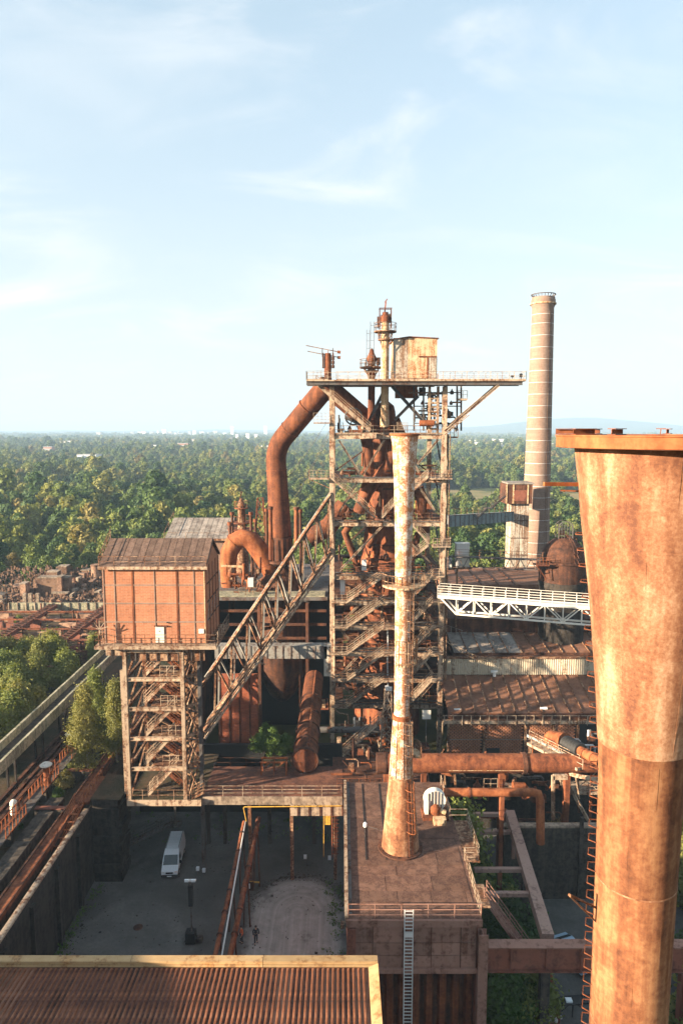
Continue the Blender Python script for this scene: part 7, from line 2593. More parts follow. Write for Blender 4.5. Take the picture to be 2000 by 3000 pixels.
MB().box(at(986, 2212, 83.6).x, at(1003, 2212, 83.6).x, 83.27, 84.92, at(0, 2215, 84.15).z, at(0, 2212, 84.15).z).build('stair_landing', 'steel', e)
boxcol(MB(), at(993, 2260, 84.04).x, 84.04, 8, at(0, 2216, 84.04).z, .5).build('stair_post', 'steel', e)
MB().tube([at(935, 2138, 88), at(1112, 2138, 88)], .42, 16).build('header_pipe', 'steel_dark', e, smooth=True)
for k in range(7):
    u = 1060 + k * 24
    MB().bar(at(u, 2100, 91.3), at(u, 2190, 91.3), .2).build('post', 'steel_dark', e)
clutter(e, 41, 62, -.6, 8.5, 85.58, 90.86, hz_, hz_ + 3.2, ('rust', 'rust_dark', 'steel_rusty', 'steel', 'rust_orange'), .3, 1.0)
clutter(e, 42, 26, -.6, 9.0, 69.5, 76, 9.4, 11.2, ('rust', 'rust_dark', 'steel_rusty', 'rust_orange'), .3, .9)
MB().box(-1.0, 9.5, 67.6, 76, 9.0, 9.4).build('lower_deck', 'rust_dark', e)
MB().rail((-.5, 69, 9.4), (4.2, 69, 9.4), 1.1, 1.2, (1, .5), .05).build('lower_railing', 'rust', e)
p, q = at(1236, 2106, 90.2), at(1261, 2080, 90.2)
MB().box(p.x, q.x, 90.09, 90.2, p.z, q.z).build('white_board', 'white_paint', e)
MB().bar(((p.x + q.x) / 2, 90.26, hz_), ((p.x + q.x) / 2, 90.26, q.z), .12).build('board_post', 'steel_dark', e)
# tower-side box on the left
p, q = at(905, 2070, 92.4), at(962, 2035, 92.4)
MB().box(p.x, q.x, 91.74, 93.5, p.z - .2, p.z).build('side_platform', 'rust', e)
MB().rail((p.x, 91.8, p.z), (q.x, 91.8, p.z), 1.4, .7, (1, .66, .33), .06).build('side_platform_railing', 'rust', e)
MB().box(at(940, 2050, 92.4).x, at(952, 2050, 92.4).x, 91.96, 92.51, p.z, p.z + 1.0).build('lamp_housing', 'cream_rusty', e)
for u in (908, 960):
    MB().bar((at(u, 2070, 92.4).x, 93.28, DZ), (at(u, 2070, 92.4).x, 93.28, p.z), .2).build('side_post', 'rust_dark', e)
MB().tube([at(893, 2100, 92.4), at(893, 2022, 92.4), at(935, 2022, 92.4)], .07, 8).build('thin_pipe', 'steel', e)

e = thing('lattice_post', 'slim lattice mast with crossed bracing just left of the slim stack', 'mast', (at(1135, 2205, 85.8).x, 85.8, 9))
tp, bt = at(1136, 2022, 85.8), at(1132, 2215, 85.8)
for dx in (-1, 1):
    for dy in (-1, 1):
        MB().bar((bt.x + .95 * dx, 85.8 + .95 * dy, bt.z), (tp.x + .38 * dx, 85.8 + .38 * dy, tp.z), .13).build('leg', 'steel', e)
n = 5
for k in range(n):
    f0, f1 = k / n, (k + 1) / n
    wa, wb = .95 - .57 * f0, .95 - .57 * f1
    z0, z1 = bt.z + (tp.z - bt.z) * f0, bt.z + (tp.z - bt.z) * f1
    for dy in (-1, 1):
        MB().bar((bt.x - wa, 85.8 + wa * dy, z0), (bt.x + wb, 85.8 + wb * dy, z1), .085).build('lacing', 'steel', e)
        MB().bar((bt.x + wa, 85.8 + wa * dy, z0), (bt.x - wb, 85.8 + wb * dy, z1), .085).build('lacing', 'steel', e)
        MB().bar((bt.x - wb, 85.8 + wb * dy, z1), (bt.x + wb, 85.8 + wb * dy, z1), .1).build('lacing', 'steel_rusty', e)
MB().box(tp.x - .35, tp.x + .1, 85.47, 86.02, tp.z, tp.z + .55).build('head_box', 'galvanised', e)
MB().box(tp.x + .15, tp.x + .5, 85.58, 85.91, tp.z, tp.z + .45).build('lamp', 'galvanised', e)

# machinery on the decks inside the frame
e = thing('deck_machinery', 'rusty pipes and housings crowding the decks inside the furnace frame', 'machinery', (6, 89, 12))
for i in range(1, 9):
    clutter(e, 300 + i, 22 if i > 2 else 16, XL + .6, XR - 2.0, TY + 1.9, TY + 4.4, LV[i] + .15, LV[i] + 1.9, ('rust', 'rust_dark', 'rust_orange', 'steel_rusty', 'rust_dark'), .3, 1.0)
for i in range(3, 8):
    MB().box(XL + 1.6, XR - 1.7, TY + 5.2, TY + 5.4, LV[i + 1] + .2, LV[i] - .7).build('screen_wall', 'rust_dark', e)
for k, (u, v0, v1) in enumerate(((1003, 1696, 1742), (1066, 1640, 1672))):
    p, q = at(u - 7, v1, 96.99), at(u + 7, v0, 96.99)
    MB().box(p.x, q.x, 96.88, 97.33, p.z, q.z).build('cabinet', 'grey_box', e)
e = thing('top_machinery', 'dark hoist gear and pipes hanging under the top deck right of the furnace', 'machinery', (11, 98.56, 48))
clutter(e, 52, 40, at(1215, 1200, 98.56).x, at(1330, 1200, 98.56).x, 97.44, 101.36, LV[0] + .6, zt - 1.4, ('steel_dark', 'black', 'rust_dark', 'steel_rusty'), .35, 1.0)
for u in (1212, 1240, 1300, 1338, 1350):
    MB().bar(at(u, 1125, 98.56), at(u, 1262, 98.56), .22).build('hanger', 'steel_dark', e)
for v in (1150, 1190, 1240):
    MB().bar(at(1212, v, 98.56), at(1352, v, 98.56), .14).build('crossbar', 'steel_dark', e)
MB().box(at(1340, 1160, 97.44).x, at(1366, 1160, 97.44).x, 96.77, 98.56, at(0, 1173, 97.44).z, at(0, 1168, 97.44).z).build('side_platform', 'steel', e)
MB().rail((at(1340, 1160, 97.44).x, 96.82, at(0, 1168, 97.44).z), (at(1366, 1160, 97.44).x, 96.82, at(0, 1168, 97.44).z), 1.1, .5, (1, .5), .06).build('side_railing', 'steel', e)
MB().box(at(1303, 1280, 97.44).x, at(1338, 1280, 97.44).x, 96.54, 98.56, at(0, 1283, 97.44).z, at(0, 1279, 97.44).z).build('side_platform', 'steel_rusty', e)
MB().rail((at(1303, 1280, 97.44).x, 96.6, at(0, 1279, 97.44).z), (at(1338, 1280, 97.44).x, 96.6, at(0, 1279, 97.44).z), 1.1, .6, (1, .5), .06).build('side_railing', 'steel_rusty', e)
MB().tube([at(1228, 1240, 95.87), at(1270, 1240, 95.87)], .42, 16).build('drum', 'rust_orange', e, smooth=True)
MB().box(at(1160, 1130, 99.68).x, at(1222, 1130, 99.68).x, 99.46, 101.92, at(0, 1165, 99.68).z, at(0, 1126, 99.68).z).build('hopper', 'rust_orange', e)
m = MB()
for k in range(12):
    u = 1162 + k * 2.9
    m.bar(at(u, 1262, 96.21), at(u, 1236, 96.21), .05)
m.build('fine_railing', 'steel', e)
e = thing('platform_clutter', 'pale fittings and coiled gear on the upper deck left of the hopper', 'machinery', (1, 97.44, LV[0]))
clutter(e, 57, 14, XL + .8, XL + 5, TY + .4, TY + 1.5, LV[0] + .1, LV[0] + .8, ('steel', 'rust', 'steel_dark'), .2, .6)
for k, u in enumerate((1500, 1525)):  # two small dark shapes of unclear kind, built as stem and head
    p = at(u, 1108, 94.53)
    e = thing('dark_deck_shape', ['small dark shape on the crane arm deck, left of the end one', 'small dark shape at the tip of the crane arm deck'][k], 'floodlight', (p.x, 94.53, zt))
    MB().bar((p.x, 94.53, zt), (p.x, 94.53, zt + .4), .07).build('stem', 'steel_dark', e)
    MB().box(p.x - .18, p.x + .18, 94.42, 94.75, zt + .4, zt + .65 + .2 * k).build('head', 'black', e)
# stay cables
for k, (a, b) in enumerate(((at(955, 1240, 96.32), at(842, 1400, 104.16)), (at(965, 1262, 96.32), at(880, 1420, 106.4)), (at(968, 1275, 96.32), at(800, 1560, 108.64)))):
    e = thing('stay_cable', ['thin stay cable from the upper deck down to the left, topmost', 'thin stay cable from the upper deck down to the left, middle one', 'thin stay cable from the upper deck reaching farthest down left'][k], 'cable', tuple(b))
    MB().tube([a, a.lerp(b, .5) + V((0, 0, -.4)), b], .025, 5).build('strand', 'steel_dark', e)
    MB().tube([b, b + V((0, 0, .3))], .08, 6).build('shackle', 'steel_dark', e)

# ------------------------------------------------------------------ yard: van
def van(loc, rz):
    e = thing('white_van', 'white high-roofed van parked in the shaded yard under the tower', 'van', loc)
    e.rotation_euler = (0, 0, rz)
    e.scale = (.9, .9, .9)
    WL[e.name] = (0, 0, 0)
    # profile front (y=0) to rear, z, half width
    prof = [(0.02, .32, .86), (0.0, .75, .93), (.10, 1.02, .95), (.75, 1.28, .97), (1.55, 2.16, .88), (2.05, 2.52, .82), (3.0, 2.60, .80), (5.7, 2.58, .80), (5.92, 2.40, .84), (5.98, 1.2, .97), (5.95, .42, .95)]
    m = MB()
    n = len(prof)
    for y, z, w in prof:
        m.v += [(-w, y, z), (w, y, z)]
    for i in range(n):
        j = (i + 1) % n
        m.f.append((2 * i, 2 * i + 1, 2 * j + 1, 2 * j))
    # sides with a shoulder line so they bulge
    for s in (0, 1):
        base = len(m.v)
        sg = -1 if s == 0 else 1
        sh = [(1.0, 1.05, .985), (3.4, 1.15, 1.0), (5.2, 1.15, 1.0)]
        for y, z, w in sh:
            m.v.append((sg * w, y, z))
        idx = [2 * i + s for i in range(n)]
        a, b, c = base, base + 1, base + 2
        m.f += [(idx[0], idx[1], idx[2], a), (idx[2], idx[3], a), (idx[3], idx[4], a), (idx[4], idx[5], b, a), (idx[5], idx[6], b), (idx[6], idx[7], c, b), (idx[7], idx[8], c), (idx[8], idx[9], c), (idx[9], idx[10], c), (idx[10], idx[0], a, b, c)]
    m.build('body', 'van_white', e)
    MB().quad((-.86, .80, 1.325), (.86, .80, 1.325), (.79, 1.52, 2.15), (-.79, 1.52, 2.15)).build('windscreen', 'glass_dark', e).location = (0, -.012, .014)
    for s in (-1, 1):
        MB().add([(s * .985, 1.25, 1.38), (s * .985, 2.35, 1.38), (s * .91, 2.35, 2.05), (s * .92, 1.65, 2.05)], [(0, 1, 2, 3)]).build('side_window', 'glass_dark', e).location = (s * .012, 0, 0)
        h = MB().add([(s * .50, -.005, .84), (s * .90, .03, .84), (s * .88, .10, 1.04), (s * .55, .04, 1.0)], [(0, 1, 2, 3)]).build('headlight', 'galvanised', e)
        h.location = (0, -.02, 0)
        mi = MB().box(s * 1.0 - .0, s * 1.0 + s * .22, 1.05, 1.15, 1.35, 1.7).build('wing_mirror', 'black', e)
        for y in (.95, 4.85):
            w = MB()
            seg = 18
            vs = []
            for x in (s * .80, s * .985):
                for k in range(seg):
                    a = 2 * math.pi * k / seg
                    vs.append((x, y + .35 * math.cos(a), .35 + .35 * math.sin(a)))
            w.add(vs, [(k, (k + 1) % seg, seg + (k + 1) % seg, seg + k) for k in range(seg)] + [tuple(range(seg)), tuple(range(seg, 2 * seg))])
            wo = w.build('wheel', 'rubber', e)
            vs = [(s * .99, y + .2 * math.cos(2 * math.pi * k / seg), .35 + .2 * math.sin(2 * math.pi * k / seg)) for k in range(seg)]
            MB().add(vs, [tuple(range(seg))]).build('rim', 'galvanised', wo)
    MB().box(-.93, .93, -.06, .0, .32, .62).build('bumper', 'black', e)
    MB().box(-.42, .42, -.035, -.005, .74, .95).build('grille', 'black', e)
    MB().box(-.26, .26, -.085, -.065, .44, .55).build('number_plate', 'van_white', e)
    for k in range(6):
        MB().box(-.7, .7, 2.5 + k * .52, 2.56 + k * .52, 2.595, 2.625).build('roof_rib', 'van_white', e)
    for s in (-1, 1):
        MB().bar((s * .74, 2.2, 2.60), (s * .74, 5.6, 2.62), .05).build('roof_rail', 'black', e)
    return e


pf = on(497, 2578, 0)
van((pf.x, pf.y, 0.01), R(4))
# blue car half hidden by the big stack
def car(loc, rz):
    e = thing('blue_car', 'pale blue car half hidden behind the big rusty stack', 'car', loc)
    e.rotation_euler = (0, 0, rz)
    WL[e.name] = (0, 0, 0)
    prof = [(0, .35, .8), (0, .75, .84), (.9, .95, .86), (1.55, 1.42, .64), (3.0, 1.45, .64), (3.8, 1.0, .84), (4.2, .9, .84), (4.25, .4, .8)]
    m = MB()
    for y, z, w in prof:
        m.v += [(-w, y, z), (w, y, z)]
    n = len(prof)
    for i in range(n):
        j = (i + 1) % n
        m.f.append((2 * i, 2 * i + 1, 2 * j + 1, 2 * j))
    m.f += [tuple(2 * i for i in range(n)), tuple(2 * i + 1 for i in reversed(range(n)))]
    m.build('body', 'car_blue', e)
    MB().quad((-.78, .98, 1.02), (.78, .98, 1.02), (.62, 1.5, 1.40), (-.62, 1.5, 1.40)).build('windscreen', 'glass_dark', e).location = (0, -.015, .012)
    MB().quad((-.62, 3.05, 1.42), (.62, 3.05, 1.42), (.78, 3.72, 1.04), (-.78, 3.72, 1.04)).build('rear_window', 'glass_dark', e).location = (0, .015, .012)
    for s in (-1, 1):
        MB().add([(s * .85, 1.15, 1.0), (s * .85, 3.5, 1.02), (s * .66, 2.95, 1.4), (s * .66, 1.65, 1.38)], [(0, 1, 2, 3)]).build('side_window', 'glass_dark', e).location = (s * .02, 0, 0)
        MB().box(s * .45 - .15, s * .45 + .15, -.03, .0, .62, .74).build('headlight', 'galvanised', e)
        for y in (.85, 3.4):
            m = MB()
            vs = [(x, y + .31 * math.cos(2 * math.pi * k / 16), .31 + .31 * math.sin(2 * math.pi * k / 16)) for x in (s * .7, s * .87) for k in range(16)]
            m.add(vs, [(k, (k + 1) % 16, 16 + (k + 1) % 16, 16 + k) for k in range(16)] + [tuple(range(16)), tuple(range(16, 32))])
            m.build('wheel', 'rubber', e)
    return e


pc = on(1722, 2862, 0)
car((pc.x, pc.y, .01), R(20))

# floodlight mast
p = on(563, 2762, 0)
e = thing('speaker_mast', 'dark equipment mast with pale plate on top standing in the yard', 'mast', (p.x, p.y, 0))
ztop = at(563, 2578, p.y).z
MB().box(p.x - .55, p.x + .35, p.y - .35, p.y + .45, .12, 1.15).build('base_cabinet', 'black', e)
MB().box(p.x + .4, p.x + .95, p.y - .2, p.y + .4, .12, .5).build('ballast', 'concrete_dark', e)
for dx in (-.7, .7):
    MB().bar((p.x + dx, p.y, .06), (p.x, p.y, 1.7), .06).build('outrigger', 'black', e)
MB().bar((p.x, p.y, 1.15), (p.x, p.y, ztop), .11).build('pole', 'steel_dark', e)
z1_, z0_ = at(563, 2592, p.y).z, at(563, 2652, p.y).z
nb = 5
for k in range(nb):
    a = z0_ + (z1_ - z0_) * k / nb
    MB().box(p.x - .2, p.x + .2, p.y - .22, p.y + .2, a + .02, z0_ + (z1_ - z0_) * (k + 1) / nb).build('speaker_box', 'black', e)
MB().box(p.x - .5, p.x + .5, p.y - .15, p.y + .15, ztop - .1, ztop).build('top_plate', 'galvanised', e)
for s in (-1, 1):
    MB().box(p.x + s * .3 - .18, p.x + s * .3 + .18, p.y - .3, p.y - .16, ztop - .02, ztop + .2).build('lamp', 'van_white', e)

# people
def person(name, label, loc, rz, h, top, trousers, lean=0.0, hairm='hair', walk=.12):
    e = thing(name, label, 'person', loc)
    e.rotation_euler = (0, 0, rz)
    WL[e.name] = (0, 0, 0)
    s = h / 1.75
    J = {'pelvis': (0, 0, .95), 'waist': (0, 0, 1.08), 'chest': (0, -.02 + lean, 1.30), 'neck': (0, -.02 + lean, 1.48), 'chin': (0, -.04 + lean, 1.55), 'head': (0, -.04 + lean, 1.66),
         'lh': (-.10, 0, .90), 'lk': (-.11, -walk, .50), 'la': (-.11, -walk * .6, .08), 'lt': (-.12, -walk * .6 - .16, .04),
         'rh': (.10, 0, .90), 'rk': (.11, walk * .5, .50), 'ra': (.11, walk * 1.4, .10), 'rt': (.12, walk * 1.4 - .15, .04),
         'ls': (-.19, lean, 1.42), 'le': (-.26, .03 + lean, 1.14), 'lw': (-.25, -.12 + lean, .92), 'lp': (-.245, -.17 + lean, .85),
         'rs': (.19, lean, 1.42), 're': (.26, .03 + lean, 1.14), 'rw': (.25, -.10 + lean, .92), 'rp': (.245, -.15 + lean, .85)}
    RD = {'pelvis': .14, 'waist': .12, 'chest': .145, 'neck': .055, 'chin': .075, 'head': .098, 'lh': .085, 'lk': .06, 'la': .042, 'lt': .035, 'rh': .085, 'rk': .06, 'ra': .042, 'rt': .035,
          'ls': .06, 'le': .045, 'lw': .03, 'lp': .035, 'rs': .06, 're': .045, 'rw': .03, 'rp': .035}
    E_ = [('pelvis', 'waist'), ('waist', 'chest'), ('chest', 'neck'), ('neck', 'chin'), ('chin', 'head'), ('pelvis', 'lh'), ('lh', 'lk'), ('lk', 'la'), ('la', 'lt'), ('pelvis', 'rh'), ('rh', 'rk'), ('rk', 'ra'), ('ra', 'rt'),
          ('chest', 'ls'), ('ls', 'le'), ('le', 'lw'), ('lw', 'lp'), ('chest', 'rs'), ('rs', 're'), ('re', 'rw'), ('rw', 'rp')]

    def skin(name, edges, grow, mat, sub=2):
        ks = []
        for a, b in edges:
            for k in (a, b):
                if k not in ks:
                    ks.append(k)
        me = bpy.data.meshes.new(name)
        me.from_pydata([tuple(c * s for c in J[k]) for k in ks], [(ks.index(a), ks.index(b)) for a, b in edges], [])
        o = bpy.data.objects.new(name, me)
        COL.objects.link(o)
        o.parent = e
        md = o.modifiers.new('skin', 'SKIN')
        for i, k in enumerate(ks):
            r = (RD[k] + grow) * s
            me.skin_vertices[0].data[i].radius = (r, r * (.8 if k in ('chest', 'waist', 'pelvis') else 1))
            me.skin_vertices[0].data[i].use_root = (i == 0)
        sb = o.modifiers.new('smooth', 'SUBSURF')
        sb.levels = sb.render_levels = sub
        me.materials.append(M[mat])
        return o

    body = skin('body', E_, 0, 'skin')
    skin('jacket', [('pelvis', 'waist'), ('waist', 'chest'), ('chest', 'neck'), ('chest', 'ls'), ('ls', 'le'), ('le', 'lw'), ('chest', 'rs'), ('rs', 're'), ('re', 'rw')], .018, top)
    skin('trousers', [('pelvis', 'lh'), ('lh', 'lk'), ('lk', 'la'), ('pelvis', 'rh'), ('rh', 'rk'), ('rk', 'ra')], .016, trousers)
    hd = V(J['head']) * s
    MB().lathe((hd.x, hd.y + .012 * s), [(.105 * s, hd.z - .03 * s), (.115 * s, hd.z + .02 * s), (.095 * s, hd.z + .08 * s), (.04 * s, hd.z + .125 * s), (.005, hd.z + .13 * s)], 14).build('hair', hairm, e, smooth=True)
    for q in (-1, 1):
        MB().box(hd.x + q * .035 * s - .01, hd.x + q * .035 * s + .01, hd.y - .105 * s, hd.y - .09 * s, hd.z - .005, hd.z + .01).build('eye', 'black', e)
    MB().box(hd.x - .012, hd.x + .012, hd.y - .118 * s, hd.y - .085 * s, hd.z - .045 * s, hd.z - .005 * s).build('nose', 'skin', e)
    for k, a in (('lp', -1), ('rp', 1)):
        c = V(J[k]) * s
        m = MB()
        for f in range(4):
            b0 = c + V((0, -.02 + .014 * f, -.03)) * s
            m.tube([b0, b0 + V((0, -.012, -.045)) * s, b0 + V((-a * .012, -.02, -.075 + .006 * abs(f - 1))) * s], .009 * s, 5)
        b0 = c + V((0, -.045, -.005)) * s
        m.tube([b0, b0 + V((0, -.03, -.03)) * s, b0 + V((0, -.035, -.055)) * s], .010 * s, 5)
        m.build('fingers', 'skin', e)
    for k in ('l', 'r'):
        c = V(J[k + 't']) * s
        MB().box(c.x - .045, c.x + .045, c.y - .06, c.y + .22, 0.005, .075).build('shoe', 'black', e)
    return e


p = on(750, 2764, 0)
person('person', 'person in dark clothes walking on the pale gravel', (p.x, p.y, .01), R(15), 1.78, 'cloth_dark', 'cloth_dark')
p = on(697, 2762, 0)
person('person', 'person in an orange top standing beside the rusty pipes', (p.x + .35, p.y, .01), R(-60), 1.7, 'cloth_orange', 'cloth_dark', walk=.04)

# two rusty pipes sloping over the yard on saddles
for k, (A, B, r, lab) in enumerate(((at(628, 2810, 52.5), at(716, 2408, 66.8), .21, 'rusty pipe sloping across the yard, left of the pair'), (at(672, 2810, 52.5), at(757, 2396, 68.0), .25, 'rusty pipe sloping across the yard, right of the pair'))):
    e = thing('yard_pipe', lab, 'pipe', (A.x, 60, 0), 'rusty pipes over the yard')
    md_ = A.lerp(B, .5)
    MB().tube([A, md_ + V((0, 0, -.12)), B], r, 16).build('run', 'rust', e, smooth=True)
    for f in (.15, .3, .45, .6, .75, .9):
        c = A.lerp(B, f) + V((0, 0, -.12 * (1 - abs(2 * f - 1))))
        d = (B - A).normalized() * .06
        MB().tube([c - d, c + d], r + .07, 16).build('flange', 'rust_dark', e, smooth=True)
    for f in (.12, .52, .9):
        c = A.lerp(B, f)
        MB().bar((c.x - .3, c.y, 0), (c.x - .15, c.y, c.z - r), .14).build('saddle_leg', 'rust_dark', e)
        MB().bar((c.x + .3, c.y, 0), (c.x + .15, c.y, c.z - r), .14).build('saddle_leg', 'rust_dark', e)
    if k == 0:
        MB().tube([A + V((.55, 0, -.1)), B + V((.12, -.1, .1))], .07, 8).build('side_line', 'galvanised', e)
p = on(741, 2606, 0)
e = thing('barrier', 'small barrier with raised yellow arm at the edge of the gravel loop', 'barrier', (p.x, p.y, 0))
MB().box(p.x - .5, p.x + .1, p.y - .2, p.y + .25, 0.01, .95).build('post', 'rust_dark', e)
MB().bar((p.x - .3, p.y - .1, .95), at(760, 2585, p.y), .1, .12).build('arm', 'yellow_paint', e)
MB().box(p.x - .55, p.x - .25, p.y - .28, p.y - .21, .3, .8).build('plate', 'van_white', e)
# lower right yard
p = on(1596, 2915, 0)
e = thing('red_machine', 'red machine with two bottles standing under the plate girder', 'machine', (p.x, p.y, 0))
MB().box(p.x - .45, p.x + .55, p.y - .4, p.y + .5, .12, 1.7).build('body', 'red_paint', e)
for dx in (-.2, .3):
    MB().lathe((p.x + dx, p.y), [(.16, 1.71), (.18, 1.75), (.18, 2.5), (.08, 2.65), (.08, 2.8)], 12, cap=True).build('bottle', 'red_paint', e, smooth=True)
    MB().lathe((p.x + dx, p.y), [(.1, 2.81), (.12, 2.85), (.12, 2.95), (.05, 3.0)], 10, cap=True).build('bottle_cap', 'galvanised', e)
for dx in (-.35, .45):
    MB().box(p.x + dx - .08, p.x + dx + .08, p.y - .3, p.y + .4, .01, .119).build('foot', 'black', e)
for k in range(5):
    MB().box(p.x - .4, p.x + .5, p.y - .43, p.y - .41, .3 + k * .26, .4 + k * .26).build('grille_bar', 'pink_dark', e)
p = on(1487, 2952, 0)
e = thing('white_trolley', 'small white wheeled box standing left of the red machine', 'trolley', (p.x, p.y, 0))
MB().box(p.x - .35, p.x + .4, p.y - .3, p.y + .4, .18, .95).build('box', 'van_white', e)
MB().box(p.x - .28, p.x + .33, p.y - .32, p.y - .302, .35, .8).build('panel', 'black', e)
for dx in (-.25, .3):
    MB().tube([(p.x + dx - .04, p.y - .2, .1), (p.x + dx + .04, p.y - .2, .1)], .09, 10).build('castor', 'rubber', e)
MB().bar((p.x - .3, p.y + .42, .95), (p.x + .35, p.y + .42, 1.15), .04).build('handle', 'steel_grey', e)
for k, (u, v, lab) in enumerate(((1440, 2960, 'traffic cone with pale band left of the white trolley'), (1598, 2990, 'low heap of pale scrap in front of the red machine'))):
    p = on(u, v, 0)
    if k == 0:
        e = thing('traffic_cone', lab, 'cone', (p.x, p.y, 0))
        MB().box(p.x - .2, p.x + .2, p.y - .2, p.y + .2, .005, .05).build('foot', 'black', e)
        MB().lathe((p.x, p.y), [(.16, .051), (.12, .3)], 14).build('cone', 'cloth_orange', e)
        MB().lathe((p.x, p.y), [(.121, .301), (.08, .5), (.03, .75)], 14).build('band', 'van_white', e)
    else:
        e = thing('scrap_heap', lab, 'scrap', (p.x, p.y, 0))
        clutter(e, 71, 16, p.x - .9, p.x + 1.0, p.y - .5, p.y + .5, .05, .4, ('pink_dark', 'rust', 'grey_box'), .2, .5)
e = thing('stage_table', 'dark folding frame table at the lower right edge of the yard', 'table', (19, 50, 0))
a, b = on(1615, 2985, 0), on(1735, 2975, 0)
MB().bar(a + V((0, 0, 1.5)), b + V((0, 0, 1.5)), .9, .08).build('top', 'black', e)
for f in (.05, .5, .95):
    c = a.lerp(b, f)
    MB().bar(c, c + V((0, 0, 1.46)), .07).build('leg', 'black', e)
MB().bar(a.lerp(b, .05) + V((0, 0, .1)), a.lerp(b, .5) + V((0, 0, 1.4)), .05).build('brace', 'black', e)
MB().bar(a.lerp(b, .95) + V((0, 0, .1)), a.lerp(b, .5) + V((0, 0, 1.4)), .05).build('brace', 'black', e)
c = a.lerp(b, .4)
MB().box(c.x - .3, c.x + .2, c.y - .3, c.y + .1, 1.545, 1.7).build('box', 'van_white', e)
# small things under the deck
for k, (u, v) in enumerate(((894, 2527), (965, 2530), (598, 2567), (580, 2562))):
    p = on(u, v, 0)
    e = thing('ground_lamp', ['white lamp on a short stake under the deck left of the ladder', 'small lamp on the ground under the yellow ladder', 'white stub lamp right of the dark column foot', 'white stub lamp left of the dark column foot'][k], 'lamp', (p.x, p.y, 0))
    MB().bar((p.x, p.y, 0), (p.x, p.y, .5), .06).build('stake', 'steel_dark', e)
    MB().box(p.x - .16, p.x + .16, p.y - .14, p.y + .14, .5, .85).build('lamp_head', 'van_white', e)
# manhole in the yard
p = on(405, 2717, 0)
e = thing('manhole_cover', 'round dark manhole cover in the yard', 'manhole', (p.x, p.y, 0))
MB().lathe((p.x, p.y), [(.45, .012), (.45, .03), (.38, .035), (.38, .028), (.02, .028)], 24).build('ring', 'rust_dark', e)
MB().box(p.x - .2, p.x + .2, p.y - .03, p.y + .03, .036, .044).build('grip', 'black', e)

# grit, stones and weeds that litter the yard
rr = random.Random(19)
deb = MB()
for k in range(1400):
    if k < 500:
        x, y = rr.uniform(-25.6, 0), rr.uniform(45, 79)
    elif k < 900:
        x, y = -25.5 + abs(rr.gauss(0, .7)), rr.uniform(40, 67)
    else:
        a = rr.uniform(0, math.pi)
        r = rr.gauss(5.1, .35)
        x, y = -4.4 + r * .93 * math.cos(a), 63 + r * math.sin(a)
    q = rr.uniform(.03, .10) * (2 if rr.random() < .06 else 1)
    deb.rough(x, x + q * 1.3, y, y + q, .0, q * .7, rr, q * .25)
o = deb.build('yard_stones', 'concrete_dark')
tag(o, 'loose stones and grit scattered over the gravel yard', 'stones', kind='stuff')
nW = 2600
rg = np.random.default_rng(4)
cl_ = np.concatenate([np.stack([-25.6 + np.abs(rg.normal(0, .5, 70)), rg.uniform(42, 67, 70)], 1), np.stack([rg.uniform(-1.6, .2, 60), rg.uniform(46, 67, 60)], 1), np.stack([rg.uniform(-25, 0, 50), rg.uniform(74, 80, 50)], 1)])
ix = rg.integers(0, len(cl_), nW)
cen = np.concatenate([cl_[ix] + rg.normal(0, .22, (nW, 2)), rg.uniform(.05, .4, (nW, 1))], 1)
q = leaves(rg, cen, rg.normal(0, 1, (nW, 3)), .16)
o = bpy.data.objects.new('yard_weeds', mesh_from_quads('yard_weeds', q, 'leaf_green'))
COL.objects.link(o)
tag(o, 'low weeds along the foot of the yard walls', 'weeds', kind='stuff')

# ------------------------------------------------------------------ unseen hall, added behind the viewpoint to shade the near roof
e = thing('unseen_hall', 'added unseen brick hall left behind the near ribbed roof, throwing shade over it', 'building', (-46, 4, 0))
MB().prism([(-10, 0), (26, 0), (26, 25.2), (8, 27.5), (-10, 25.2)], 'x', -62, -33).build('wall', 'brick', e)
MB().add([(-62.5, -10.6, 25.1), (-32.5, -10.6, 25.1), (-32.5, 8, 27.7), (-62.5, 8, 27.7), (-32.5, 26.6, 25.1), (-62.5, 26.6, 25.1)], [(0, 1, 2, 3), (3, 2, 4, 5)]).build('roof', 'tar_roof', e)
for k in range(6):
    MB().box(-32.99, -32.93, -8 + k * 5.3, -5.4 + k * 5.3, 8, 14).build('window', 'glass_dark', e)

# ------------------------------------------------------------------ plants
def bush_proto(seed, H, Rr, n, leaf, mat='leaf_birch', base=.0, blobs=12, top=.8):
    q, bl = crown_quads(seed, H, Rr, n, leaf, base, blobs * 2, top, 1.15, .36, .75)
    crown = mesh_from_quads('crown', q, mat)
    tm = trunk_mb(H, Rr, bl, seed, .05, .02)
    me = bpy.data.meshes.new('stems')
    me.from_pydata(tm.v, [], tm.f)
    me.materials.append(M['bark'])
    return crown, me


def place_bush(name, pr, loc, s, rz, label, cat='bush', group=None):
    e = thing(name, label, cat, loc, group)
    e.rotation_euler = (0, 0, rz)
    e.scale = (s, s, s)
    for nm, me in (('crown', pr[0]), ('stems', pr[1])):
        o = bpy.data.objects.new(nm, me)
        COL.objects.link(o)
        o.parent = e
    return e


